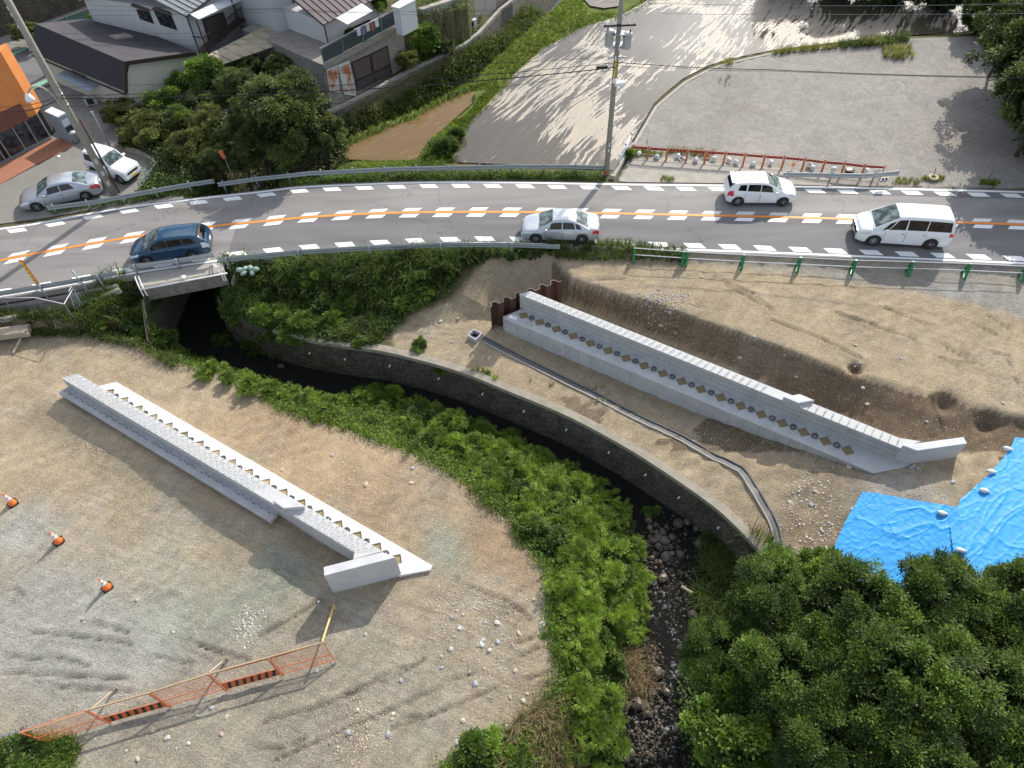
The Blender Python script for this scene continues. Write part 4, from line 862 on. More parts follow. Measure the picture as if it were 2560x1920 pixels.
def wheel(parent, x, y, r, w, side, spokes):
    mb = MB(); R = Matrix.Rotation(math.pi / 2, 3, 'X')
    mb.lathe([(r * .62, -w / 2), (r * .93, -w / 2), (r, -w * .3), (r, w * .3), (r * .93, w / 2), (r * .62, w / 2)], (x, y, r), 22, R); wh = mb.build('wheel', M_TYRE, parent, world=False)
    mb = MB(); s = side; mb.lathe([(r * .62, -.01), (r * .655, .01), (r * .64, .02)], (x, y + s * (w / 2 - .02), r), 22, Matrix.Rotation(-s * math.pi / 2, 3, 'X')); mb.mi = 1
    mb.lathe([(r * .60, 0), (r * .60, .004)], (x, y + s * (w / 2 - .05), r), 18, Matrix.Rotation(-s * math.pi / 2, 3, 'X')); mb.mi = 0
    for k in range(spokes):
        a = 2 * math.pi * k / spokes + .2; c = Vector((x + math.cos(a) * r * .34, y + s * (w / 2 - .015), r + math.sin(a) * r * .34))
        mb.box(c, (r * .60, .03, r * .15), rot=Matrix.Rotation(-a, 3, 'Y'))
    mb.lathe([(r * .16, -.02), (r * .16, .02), (r * .1, .03)], (x, y + s * (w / 2 - .015), r), 12, Matrix.Rotation(-s * math.pi / 2, 3, 'X'))
    mb.build('rim', [M_RIM, M_UNDER], wh, world=False); return wh
def lerp_(pts, x):
    return float(np.interp(x, [p[0] for p in pts], [p[1] for p in pts]))
def smooth_prof(pts, n=6):
    c = catmull(pts, n); return [(float(q[0]), float(q[1])) for q in sorted(c, key=lambda q: q[0])]
def make_car(name, label, loc, rz, spec, group=None, cat_='car'):
    S = spec; L, Wd = S['L'], S['W'] / 2; wb = S['wb']; xf = L / 2 - S['fo']; xr = xf - wb; r = S['r']
    root = empty(name, loc, label, cat_, group, rz)
    belt = smooth_prof(S['belt']); rail = smooth_prof(S['rail']); sill = S.get('sill', .24)
    fe, re_ = L / 2, -L / 2
    def plan(x):
        k = 1.0; df = (fe - x); dr = (x - re_)
        if df < S['nf']: k *= 1 - S['kf'] * (1 - df / S['nf']) ** 2.2
        if dr < S['nr']: k *= 1 - S['kr'] * (1 - dr / S['nr']) ** 2.2
        return k
    def bottom(x):
        z = sill
        for wx in (xf, xr):
            d = abs(x - wx); ra = r * 1.17
            if d < ra: z = max(z, r + math.sqrt(ra * ra - d * d) * 1.0 - .01)
        e = min(fe - x, x - re_)
        if e < .25: z = max(z, sill + (.25 - e) * .25)
        return z
    st = sorted(set([round(v, 4) for v in list(np.linspace(re_, fe, 60)) + [wx + s * r * 1.17 * c for wx in (xf, xr) for s in (-1, 1) for c in (1.0, .985, .93, .8, .6, .3, 0)] + [fe - .015, re_ + .015, fe - .05, re_ + .05]]))
    crown = S.get('crown', .07)
    def ringz(x):
        bt = lerp_(belt, x); k = plan(x); e = min(fe - x, x - re_); bt2 = bt - (.10 * max(0, 1 - e / .12) ** 2)
        b0 = bottom(x); y = Wd * k; mid = b0 + (bt2 - b0) * .45
        sh = .06
        return [(y * .93, b0), (y * .985, b0 + (mid - b0) * .3), (y * 1.0, mid), (y * .985, bt2 - (bt2 - mid) * .35), (y * .955, bt2 - .055), (y * .925, bt2 - .008), (y * .86, bt2 + .012), (y * .6, bt2 + crown * .62), (y * .3, bt2 + crown * .92), (0, bt2 + crown)]
    rows = []
    for x in st:
        h = ringz(x); rows.append([(x, -y, z) for y, z in h] + [(x, y, z) for y, z in h[-2::-1]])
    mb = MB(); mb.grid(rows); mb.smooth = True; n = len(rows[0])
    for row, rev in ((rows[0], False), (rows[-1], True)):
        f = list(range(n)); mb.add(row, [f[::-1] if rev else f])
    body = mb.build('body', S['paint'], root, world=False)
    # greenhouse
    gx0, gx1 = S['gh']; beltz = lambda x: lerp_(belt, x) - .01
    def yb(x): return Wd * plan(x) * .905
    tw = S.get('tumble', .82)
    def railz(x): return max(lerp_(rail, x), beltz(x) + .0)
    def yr(x):
        f = min(1, (railz(x) - beltz(x)) / (S['H'] - beltz(x) - .05)); return yb(x) * (1 - (1 - tw) * f)
    gxs = sorted(set(list(np.linspace(gx0, gx1, 46))))
    rows = []
    rc = S.get('rcrown', .055)
    def topz(x, w): return railz(x) + rc * min(1, (railz(x) - beltz(x)) * 4) * (1 - w * w)
    for x in gxs:
        side = [(x, yb(x) + (yr(x) - yb(x)) * v, beltz(x) + (railz(x) - beltz(x)) * v - .0) for v in (0, .33, .66, .92)]
        top = [(x, yr(x) * w, topz(x, w)) for w in (.94, .8, .55, .28, 0)]
        h = side + top; rows.append([(q[0], -q[1], q[2]) for q in h] + [(q[0], q[1], q[2]) for q in h[-2::-1]])
    mb = MB(); mb.grid(rows); mb.build('roof', S['paint'], root, world=False)
    off = .008
    def top_patch(nm, m, x0, x1, w0, w1, wfn=None, o=off, nx=10, nw=8):
        rows = []
        for i in range(nx + 1):
            x = x0 + (x1 - x0) * i / nx; dx = .01; sl = (topz(x + dx, 0) - topz(x - dx, 0)) / (2 * dx); ln = math.hypot(1, sl); a, b = (w0, w1) if wfn is None else wfn(x)
            rows.append([(x - sl / ln * o, yr(x) * (a + (b - a) * j / nw), topz(x, a + (b - a) * j / nw) + o / ln) for j in range(nw + 1)])
        if x1 < x0: rows = rows[::-1]
        mb = MB(); mb.grid(rows); return mb.build(nm, m, root, world=False)
    wx0, wx1 = S['ws']; top_patch('windshield', M_WSGL, wx0, wx1, -.90, .90)
    rx0, rx1 = S['rw']; top_patch('rear_window', S.get('rear_glass', M_WSGL), rx0, rx1, -.84, .84)
    def side_patch(nm, m, x0, x1, v0, v1, s, o=.008, nx=10, sl0=0, sl1=0):
        rows = []
        for i in range(nx + 1):
            f = i / nx; row = []
            for v in (v0, v0 + (v1 - v0) * .5, v1):
                x = x0 + (x1 - x0) * f; vv = (v - v0) / (v1 - v0); x = x + (sl0 * (1 - f) + sl1 * f) * vv
                row.append((x, s * (yb(x) + (yr(x) - yb(x)) * v + o), beltz(x) + (railz(x) - beltz(x)) * v + .002))
            rows.append(row if s < 0 else row[::-1])
        mb = MB(); mb.grid(rows); return mb.build(nm, m, root, world=False)
    for s in (-1, 1):
        for (a, b, sl0, sl1, tint) in S['win']:
            side_patch('window', M_TINT if tint else M_SIDEGL, a, b, .08, .84, s, sl0=sl0, sl1=sl1)
    # doors as thin panels following the flank, with handles
    def flank(x, f):
        h = ringz(x); zz = [q[1] for q in h[:6]]; yy = [q[0] for q in h[:6]]; z = sill + .06 + (lerp_(belt, x) - .05 - sill - .06) * f; z = max(z, bottom(x) + .01); return float(np.interp(z, zz, yy)), z
    for s in (-1, 1):
        for (a, b) in S['doors']:
            rows = []; xsd = np.linspace(a, b, 9)
            for x in xsd: rows.append([(x, s * (flank(x, f)[0] + .006), flank(x, f)[1]) for f in (0, .15, .3, .45, .6, .8, 1)])
            if s > 0: rows = [r_[::-1] for r_ in rows]
            mb = MB(); mb.grid(rows); d = mb.build('door', S['paint'], root, world=False)
            mb = MB(); 
            for x in (a - .006, b + .006): mb.grid([[(x - .007, s * (flank(x, f)[0] + .0045), flank(x, f)[1]) for f in (0, .2, .4, .6, .8, 1)], [(x + .007, s * (flank(x, f)[0] + .0045), flank(x, f)[1]) for f in (0, .2, .4, .6, .8, 1)]][::1 if s < 0 else -1])
            tag(mb.build('door_seam', M_SEAM, d, world=False), kind='stuff')
            hx = a + .12 if S.get('hrear', True) else b - .12; y, z = flank(hx, .86); mb = MB(); mb.box((hx + .02, s * (y + .02), z), (.17, .03, .035)); mb.build('handle', S.get('hmat', S['paint']), d, world=False)
        # mirror
        mx_ = S['mirror']; y = yb(mx_) + .06; z = beltz(mx_) + .08; mb = MB(); mb.ico((mx_, s * (y + .06), z), .1, 0, 1, .75, random.Random(1)); mb.build('mirror', S['paint'], root, world=False)
    for wx in (xf, xr):
        for s in (-1, 1): wheel(root, wx, s * (Wd - .12), r, .21, s, S.get('spokes', 6))
    mb = MB(); mb.box((0, 0, .36), (L - .5, Wd * 1.55, .34)); 
    for wx in (xf, xr): mb.box((wx, 0, .42), (r * 2.3, Wd * 1.5, .5))
    mb.build('underbody', M_UNDER, root, world=False)
    # lamps, grille, plates: panels wrapped on the ends
    def wrap(nm, m, x0, x1, f0, f1, s, o=.012, nx=8, par=None, full=False):
        rows = []
        for i in range(nx + 1):
            x = x0 + (x1 - x0) * i / nx; h = ringz(x); zz = [q[1] for q in h]; yy = [q[0] for q in h]; row = []
            lo, hi = zz[0], zz[5]
            for k in range(5):
                f = f0[0] + (f0[1] - f0[0]) * i / nx; g = f1[0] + (f1[1] - f1[0]) * i / nx; v = f + (g - f) * k / 4; z = lo + (hi - lo) * v; y = float(np.interp(z, zz[:6], yy[:6])); row.append((x + (o if x > 0 else -o) * .5, s * (y + o), z + .002))
            rows.append(row if (s < 0) else row[::-1])
        mb = MB(); mb.grid(rows)
        return mb.build(nm, m, root, world=False)
    for s in (-1, 1):
        a, b, f0, f1 = S['hl']; wrap('headlight', M_LAMP, a, fe - .004, f0, f1, s)
        a, b, f0, f1 = S['tl']; wrap('taillight', S.get('tlmat', M_TAIL), re_ + .004, a, f0, f1, s)
    zc = lerp_(belt, fe)
    for (nm, w, z0, z1, m, dx) in S['front']:
        mb = MB(); mb.box((fe + .008 + dx, 0, (z0 + z1) / 2), (.03, w, z1 - z0)); o_ = mb.build(nm, m, root, world=False)
    for (nm, w, z0, z1, m, dx) in S['rear']:
        mb = MB(); mb.box((re_ - .008 - dx, 0, (z0 + z1) / 2), (.03, w, z1 - z0)); mb.build(nm, m, root, world=False)
    if S.get('spoiler'):
        sx, sz, ln = S['spoiler']; mb = MB(); w = yr(sx) * .9; mb.grid([[(sx - ln, y * w * .95, sz - .02), (sx, y * w, sz)] for y in (-1, -.5, 0, .5, 1)]); mb.grid([[(sx, y * w, sz - .03), (sx - ln, y * w * .95, sz - .045)] for y in (-1, -.5, 0, .5, 1)]); mb.grid([[(sx - ln, y * w * .95, sz - .045), (sx - ln, y * w * .95, sz - .02)] for y in (-1, -.5, 0, .5, 1)]); mb.build('spoiler', S['paint'], root, world=False)
    mb = MB()
    for y in (-.35, .2): mb.beam((wx1 * 0 + max(wx0, wx1) - .06, y, topz(max(wx0, wx1) - .06, y / .7) + .02), (max(wx0, wx1) - .16, y + .42, topz(max(wx0, wx1) - .16, .4) + .02), .015, .012)
    mb.build('wiper', M_TRIM, root, world=False)
    return root
P_SILV = paint('silver_car_paint', (.52, .55, .58), .28, .35); P_SILV2 = paint('grey_silver_car_paint', (.40, .43, .48), .28, .4); P_WHITE = paint('white_car_paint', (.78, .79, .80), .3); P_BLUE = paint('blue_car_paint', (.010, .055, .115), .22, .25)
def sedan(paintm, L=4.4, W=1.70):
    return dict(L=L, W=W, H=1.46, wb=2.6, fo=.86, r=.31, nf=.9, kf=.26, nr=.7, kr=.20, paint=paintm,
        belt=[(-2.2, .90), (-2.0, .97), (-1.5, .99), (-.5, .95), (.6, .92), (1.1, .91), (1.6, .84), (2.0, .74), (2.2, .62)],
        rail=[(-1.75, .98), (-1.55, 1.03), (-1.0, 1.29), (-.7, 1.385), (-.2, 1.42), (.3, 1.39), (.55, 1.31), (.95, 1.08), (1.28, .90)], gh=(-1.72, 1.27), ws=(.42, 1.2), rw=(-1.62, -.88), tumble=.76,
        win=[(-.1, .62, 0, -.12, 0), (-.86, -.16, .1, 0, 0), (-1.22, -.92, .12, .08, 0)], doors=[(-.12, .86), (-1.0, -.16)], mirror=.78,
        hl=(1.72, 0, (.72, .72), (.95, .98)), tl=(-1.82, 0, (.62, .66), (.96, .96)), front=[('grille', .9, .52, .60, M_TRIM, -.0), ('bumper_intake', 1.0, .24, .40, M_TRIM, 0), ('number_plate', .33, .40, .52, M_PLATEW, .02)], rear=[('number_plate', .33, .62, .76, M_PLATEW, 0)])
S_SED = sedan(P_SILV)
S_SED2 = sedan(P_SILV2, 4.7, 1.78); S_SED2.update(wb=2.85, fo=.85, belt=[(-2.35, .88), (-2.1, .97), (-1.6, .99), (-.5, .95), (.6, .91), (1.1, .90), (1.7, .83), (2.1, .73), (2.35, .60)], rail=[(-1.9, .98), (-1.65, 1.04), (-1.1, 1.26), (-.7, 1.36), (-.2, 1.40), (.3, 1.37), (.6, 1.27), (1.0, 1.05), (1.3, .89)], gh=(-1.85, 1.28), ws=(.42, 1.22), rw=(-1.78, -1.0), win=[(-.15, .62, 0, -.12, 0), (-.98, -.2, .22, 0, 1)], doors=[(-.14, .9), (-1.1, -.18)], spokes=10)
S_VAN = dict(L=4.93, W=1.85, H=1.93, wb=3.0, fo=.93, r=.345, nf=.9, kf=.22, nr=.5, kr=.10, paint=P_WHITE, crown=.08, rcrown=.05, sill=.22,
    belt=[(-2.46, 1.08), (-2.2, 1.13), (-1.5, 1.14), (0, 1.12), (1.0, 1.10), (1.5, 1.07), (2.0, 1.0), (2.3, .90), (2.46, .78)],
    rail=[(-2.44, 1.2), (-2.36, 1.55), (-2.25, 1.80), (-1.8, 1.87), (-.5, 1.885), (.35, 1.86), (.65, 1.78), (1.2, 1.45), (1.75, 1.10)], gh=(-2.43, 1.74), ws=(.60, 1.66), rw=(-2.42, -2.27), rear_glass=M_TINT, tumble=.80,
    win=[(.12, .95, 0, -.35, 0), (1.0, 1.3, -.3, -.3, 0), (-.95, .02, 0, .05, 1), (-2.26, -1.0, .1, 0, 1)], doors=[(.05, 1.1), (-1.05, .0)], mirror=1.1, hmat=M_CHROME, spokes=10,
    hl=(1.86, 0, (.70, .76), (.90, .92)), tl=(-2.2, 0, (.78, .78), (1.0, 1.0)),
    front=[('grille', 1.15, .45, .80, M_CHROME, -.012), ('grille_mesh', 1.02, .50, .76, M_TRIM, 0), ('bumper_intake', 1.1, .24, .38, M_TRIM, 0), ('number_plate', .33, .38, .50, M_PLATEW, .02)], rear=[('number_plate', .33, .7, .84, M_PLATEW, 0)])
S_HATCH = dict(L=4.1, W=1.695, H=1.525, wb=2.6, fo=.81, r=.31, nf=.85, kf=.25, nr=.5, kr=.16, paint=P_WHITE, belt=[(-2.05, .93), (-1.85, 1.06), (-1.4, 1.04), (-.5, .98), (.5, .94), (1.0, .93), (1.5, .86), (1.85, .75), (2.05, .62)],
    rail=[(-2.0, 1.02), (-1.88, 1.2), (-1.72, 1.37), (-1.2, 1.45), (-.5, 1.48), (.1, 1.45), (.42, 1.34), (.8, 1.12), (1.22, .93)], gh=(-1.98, 1.2), ws=(.22, 1.12), rw=(-1.95, -1.72), rear_glass=M_TINT, tumble=.80, spoiler=(-1.66, 1.475, .22),
    win=[(-.15, .56, 0, -.12, 0), (-.95, -.2, .05, 0, 1), (-1.5, -1.02, .1, .0, 1)], doors=[(-.14, .82), (-1.05, -.18)], mirror=.72, hl=(1.5, 0, (.68, .74), (.95, .96)), tl=(-1.72, 0, (.60, .60), (1.0, 1.0)),
    front=[('grille', .8, .50, .64, M_TRIM, 0), ('bumper_intake', .9, .24, .36, M_TRIM, 0), ('number_plate', .33, .36, .48, M_PLATEW, .02)], rear=[('number_plate', .33, .66, .8, M_PLATEW, 0)])
S_WAG = dict(S_HATCH); S_WAG.update(L=4.4, W=1.695, H=1.54, wb=2.5, fo=.85, paint=P_BLUE, belt=[(-2.2, .90), (-2.0, 1.05), (-1.4, 1.04), (-.4, .99), (.6, .96), (1.1, .95), (1.6, .87), (2.0, .75), (2.2, .62)],
    rail=[(-2.12, 1.02), (-1.95, 1.2), (-1.65, 1.38), (-1.1, 1.45), (-.3, 1.49), (.3, 1.47), (.65, 1.36), (1.05, 1.13), (1.5, .93)], gh=(-2.1, 1.48), ws=(.42, 1.38), rw=(-2.05, -1.66), rear_glass=M_SIDEGL, spoiler=None,
    win=[(.0, .62, 0, -.1, 0), (.66, .92, -.1, -.1, 0), (-.85, -.06, .03, 0, 1), (-1.6, -.92, .22, .05, 1)], doors=[(-.02, .95), (-.95, -.06)], mirror=.9, hl=(1.62, 0, (.66, .74), (.93, .96)), tl=(-1.85, 0, (.58, .60), (.98, 1.0)), tlmat=M_LAMP)
S_KEI = dict(L=3.4, W=1.475, H=1.70, wb=2.25, fo=.57, r=.34, nf=.35, kf=.12, nr=.3, kr=.07, paint=P_WHITE, crown=.05, rcrown=.05, sill=.34, belt=[(-1.7, 1.02), (-1.6, 1.08), (0, 1.07), (.6, 1.06), (1.1, 1.03), (1.5, .98), (1.66, .90), (1.7, .84)],
    rail=[(-1.69, 1.15), (-1.64, 1.5), (-1.5, 1.62), (-.6, 1.66), (.0, 1.64), (.22, 1.55), (.45, 1.3), (.68, 1.08)], gh=(-1.68, .67), ws=(.16, .62), rw=(-1.67, -1.56), rear_glass=M_TINT, tumble=.85, win=[(-.42, .22, 0, -.1, 0), (-1.45, -.55, .03, 0, 1)], doors=[(-.5, .45)], mirror=.42, spokes=5,
    hl=(1.5, 0, (.62, .62), (.92, .92)), tl=(-1.6, 0, (.5, .5), (.85, .85)), front=[('grille', .85, .66, .82, M_CHROME, 0), ('bumper', 1.3, .42, .60, P_WHITE, .03), ('number_plate', .33, .46, .60, M_PLATEY, .06)], rear=[('number_plate', .33, .6, .76, M_PLATEY, 0)])
def place_car(name, label, S, pf, pr, z=.004, cat_='car'):
    "pf/pr: photo pixels of the near-side front and rear wheel contact points"
    a = Vector(P(*pf, z)); b = Vector(P(*pr, z)); d = (a - b).normalized(); rz = math.atan2(d.y, d.x)
    # the visible flank faces the camera: centre lies half a width behind it
    n = Vector((-d.y, d.x, 0)); n = n if n.y > 0 else -n
    xf = S['L'] / 2 - S['fo']; mid = (a + b) / 2 - d * (xf - S['wb'] / 2) + n * (S['W'] / 2 - .1)
    return make_car(name, label, (mid.x, mid.y, z), rz, S, cat_=cat_)
place_car('silver_sedan', 'silver sedan driving left in the near lane of the road', S_SED, (1340, 606), (1454, 608))
place_car('white_minivan', 'tall white minivan with a dark grille, near the right edge on the road', S_VAN, (2178, 613), (2317, 622), cat_='minivan')
place_car('white_hatchback', 'small white hatchback driving right in the far lane', S_HATCH, (1952, 515), (1842, 514))
place_car('blue_wagon', 'dark blue wagon crossing the bridge on the road', S_WAG, (372, 662), (488, 646))
place_car('parked_sedan', 'parked grey silver sedan behind the guardrail on the forecourt', S_SED2, (98, 528), (222, 500), z=-.02)
place_car('parked_offroader', 'parked white boxy mini off-roader with a yellow plate on the forecourt', S_KEI, (314, 462), (238, 438), z=-.02)
# ================================================================ street and site furniture
M_GREENP = mat('green_plastic', (.02, .20, .07), .4, .1, 6); M_ORG = mat('orange_steel_paint', (.55, .13, .04), .55, .15, 6); M_ORGDK = mat('faded_orange_paint', (.50, .17, .07), .6, .15, 5)
M_YEL = mat('yellow_paint', (.75, .52, .02), .5, .1, 5); M_CONE = mat('orange_cone_plastic', (.92, .17, .02), .45, .08, 6); M_WREF = mat('white_reflective', (.80, .80, .80), .4, .05, 6)
M_SANDBAG = mat('white_sandbag', (.60, .62, .64), .8, .08, 9, .5, 25); M_GRSANDBAG = mat('green_sandbag', (.27, .38, .31), .7, .1, 9, .5, 25)
M_POLEC = mat('concrete_pole', (.22, .21, .18), .85, .1, 3, .3, 30, col2=(.33, .31, .27)); M_GREYBOX = mat('grey_steel_box', (.42, .44, .46), .5, .08, 5); M_CABLE = mat('black_cable', (.015, .015, .016), .6); M_CABLEG = mat('grey_cable', (.25, .25, .26), .5)
M_REDP = mat('red_paint', (.55, .05, .03), .5, .1, 6)
def zat(xy, py):
    "height on a vertical line at xy that shows at photo row py"
    lo, hi = -3.0, 25.0
    for _ in range(40):
        m_ = (lo + hi) / 2; y = proj(np.array([xy[0], xy[1], m_]))[1]
        if y > py: lo = m_
        else: hi = m_
    return (lo + hi) / 2
# ---- green pipe barriers
bx = [(1583, 651), (1714, 659), (1852, 667), (1991, 674), (2128, 679), (2268, 684), (2408, 690), (2551, 696)]
bpos = [Vector(P(x, y, -.32)) for x, y in bx]
def make_barrier(loc, rz, label):
    r = empty('barrier_frame', loc, label, 'barrier', 'green frames carrying the pipe fence', rz)
    mb = MB(); t = .05
    for x in (-.035, .035) :
        pts = {'bl': (-.26, 0), 'br': (.26, 0), 't': (.0, .82), 'ml': (-.15, .38), 'mr': (.15, .38), 'tl': (-.05, .8), 'tr': (.05, .8)}
        for a, b in (('bl', 'tl'), ('br', 'tr'), ('ml', 'mr'), ('bl', 'br'), ('tl', 'tr')):
            A_, B_ = pts[a], pts[b]; mb.beam((x, A_[0], A_[1] + .03), (x, B_[0], B_[1] + .03), t, .06, up=(1, 0, 0))
    mb.build('frame', M_GREENP, r, world=False)
    mb = MB(); mb.box((0, 0, .89), (.12, .10, .05)); mb.build('pipe_clamp', M_GREENP, r, world=False)
    mb = MB(); mb.box((0, 0, .42), (.11, .26, .10)); mb.build('pipe_clamp', M_GREENP, r, world=False)
    return r
ords = ['leftmost green barrier frame, standing in grass at the end of the pipe fence', 'doubled looking green barrier frame where the grass verge ends', 'third green barrier frame from the left on the roadside gravel', 'fourth green barrier frame from the left, nearly below the hatchback', 'green barrier frame just left of the minivan shadow', 'green barrier frame in the minivan shadow', 'green barrier frame just right of the minivan shadow', 'green barrier frame at the right edge of the picture']
for i, q in enumerate(bpos):
    d = (bpos[min(i + 1, 7)] - bpos[max(i - 1, 0)]); rz = math.atan2(d.y, d.x); q.z = float(hz(q.x, q.y)); bpos[i] = q
    rr = make_barrier(q, rz, ords[i])
    if i == 1: rr2 = make_barrier(q + Vector((-.22, .02, 0)), rz + .05, 'second green barrier frame, set close beside another where the verge ends')
for zz, nm in ((.90, 'upper'), (.43, 'lower')):
    for i in range(7):
        a, b = bpos[i] + Vector((0, 0, zz)), bpos[i + 1] + Vector((0, 0, zz)); mb = MB(); mb.tube([a, b], .024, 6)
        o = mb.build('fence_pipe', M_WHITEST, origin=a); tag(o, '%s white steel pipe spanning the green frames, %s bay from the left' % (nm, ['first', 'second', 'third', 'fourth', 'fifth', 'sixth', 'last'][i]), 'pipe', 'pipes of the green barrier fence')
# ---- traffic cones
def make_cone(loc, rz, label):
    r = empty('traffic_cone', loc, label, 'traffic cone', 'orange traffic cones on the left ground', rz); r.scale = (1.12, 1.12, 1.15)
    mb = MB(); mb.prism([(-.19, -.15), (-.15, -.19), (.15, -.19), (.19, -.15), (.19, .15), (.15, .19), (-.15, .19), (-.19, .15)], 0, .045); mb.build('base', M_BLACK, r, world=False)
    mb = MB(); mb.lathe([(.165, .045), (.15, .06), (.1015, .31), (.07, .32), (.06, .43), (.0745, .44), (.0738, .46), (.03, .47), (.03, .62), (.043, .62), (.035, .69), (.02, .70)], n=20); mb.build('cone_body', M_CONE, r, world=False)
    mb = MB(); mb.lathe([(.102, .31), (.083, .42)], n=20); mb.build('reflective_band', M_WREF, r, world=False)
    mb = MB(); mb.lathe([(.0755, .46), (.044, .62)], n=20); mb.build('reflective_band', M_WREF, r, world=False)
    return r
for (x, y), l in (((33, 1259), 'orange and white traffic cone at the left edge, farthest from the orange barricades'), ((148, 1354), 'middle one of the three orange and white traffic cones'), ((270, 1470), 'orange and white traffic cone nearest to the orange barricades')):
    q = Hp(x, y); make_cone(q, .75, l)
# ---- striped pipe barricades at the lower left
feet = [(121, 1858), (278, 1809), (427, 1768), (568, 1728), (708, 1690), (842, 1656)]; tops = [(42, 1831), (216, 1777), (373, 1733), (522, 1686), (672, 1647), (811, 1606)]
FT = [Vector(P(x, y, Z_L + .05)) for x, y in feet]; TP = [Vector(P(x, y, Z_L + 1.05)) for x, y in tops]
pl = ['barricade without board at the far left end, beside the weeds', 'barricade with a striped board, left one of two', 'plain barricade between the two striped ones', 'barricade with a black striped board, right one of two', 'plain barricade at the right end, held by a yellow timber prop']
for i in range(5):
    a, b, c, d = FT[i], FT[i + 1], TP[i + 1], TP[i]; r = wthing('pipe_barricade', a, 'orange ' + pl[i], 'barricade', 'orange pipe barricades at the lower left')
    dn = (b - a).normalized() * .04; a = a + dn; d = d + dn; b = b - dn; c = c - dn
    L_ = lambda p, q, t: p.lerp(q, t)
    for p, q in ((a, d), (b, c)): mb = MB(); mb.tube([p, q], .024, 6); mb.build('post', M_ORG, r)
    for t, rad in ((1.0, .022), (.42, .017), (.12, .017)): mb = MB(); mb.tube([L_(a, d, t), L_(b, c, t)], rad, 6); mb.build('rail', M_ORG, r)
    if i in (1, 3):
        nrm = (b - a).cross(d - a).normalized(); mb = MB(); mb.slab([L_(a, d, .10), L_(b, c, .10), L_(b, c, .43), L_(a, d, .43)], .012); bd = mb.build('board', M_ORG, r)
        for k in range(7):
            u = .05 + k * .135; mb = MB(); pt = lambda u_, t: L_(L_(a, d, t), L_(b, c, t), u_) - nrm * .016 * (1 if nrm.z < 0 else -1)
            mb.slab([pt(u, .115), pt(u + .055, .115), pt(u + .12, .415), pt(u + .065, .415)], .003); mb.build('stripe', M_BLACK, bd)
    else:
        mb = MB()
        for k in range(1, 30):
            u = k / 30; mb.tube([L_(L_(a, d, .12), L_(b, c, .12), u), L_(a.lerp(d, .98), b.lerp(c, .98), u)], .0035, 3, False)
        for k in range(1, 12): mb.tube([L_(a, d, .12 + k * .07), L_(b, c, .12 + k * .07)], .0035, 3, False)
        tag(mb.build('wire_mesh', M_ORG, r), kind='stuff')
def tube_thing(name, pts, rad, m, label, cat, n=6):
    mb = MB(); mb.tube(pts, rad, n); o = mb.build(name, m, origin=pts[0]); return tag(o, label, cat)
tube_thing('timber_pole', [TP[1] + Vector((0, 0, .05)), TP[2] + Vector((0, 0, .05)), TP[3] + Vector((0, 0, .05)), TP[5] + Vector((0, 0, .05))], .028, M_TIMBER, 'long yellowish timber pole tied along the top of the orange barricades', 'pole')
tube_thing('timber_pole', [TP[0] + Vector((.1, -.04, .03)), TP[1] + Vector((-.05, -.06, .03))], .025, M_TIMBER, 'yellowish timber pole lying along the leftmost orange barricade', 'pole')
tube_thing('plastic_pipe', [P(-40, 1853, Z_L + .7), P(130, 1803, Z_L + .75)], .02, mat('violet_pipe', (.20, .22, .42), .5), 'thin violet grey pipe running off the left edge behind the barricades', 'pipe')
def prop(a, b, label, m=M_TIMBER):
    r = wthing('timber_prop', b, label, 'prop', 'timber props behind the orange barricades'); mb = MB(); mb.beam(a, b, .06, .06); mb.build('brace', m, r)
    mb = MB(); mb.beam(Vector(b) + Vector((.06, .02, -.2)), Vector(b) + Vector((.06, .02, .28)), .06, .05); mb.build('stake', m, r)
prop(Vector(P(806, 1604, Z_L + 1.0)), Vector(P(833, 1520, Z_L + .15)), 'bright yellow timber prop at the right end of the orange barricades', mat('yellow_timber', (.68, .45, .14), .7, .1, 3, col2=(.78, .56, .22)))
prop(Vector(P(523, 1682, Z_L + .95)), Vector(P(564, 1648, Z_L + .1)), 'grey timber prop behind the middle of the orange barricades', M_TIMBERG)
prop(Vector(P(229, 1773, Z_L + .95)), Vector(P(288, 1722, Z_L + .1)), 'thin timber prop with a short stake behind the left barricades', M_TIMBERG)
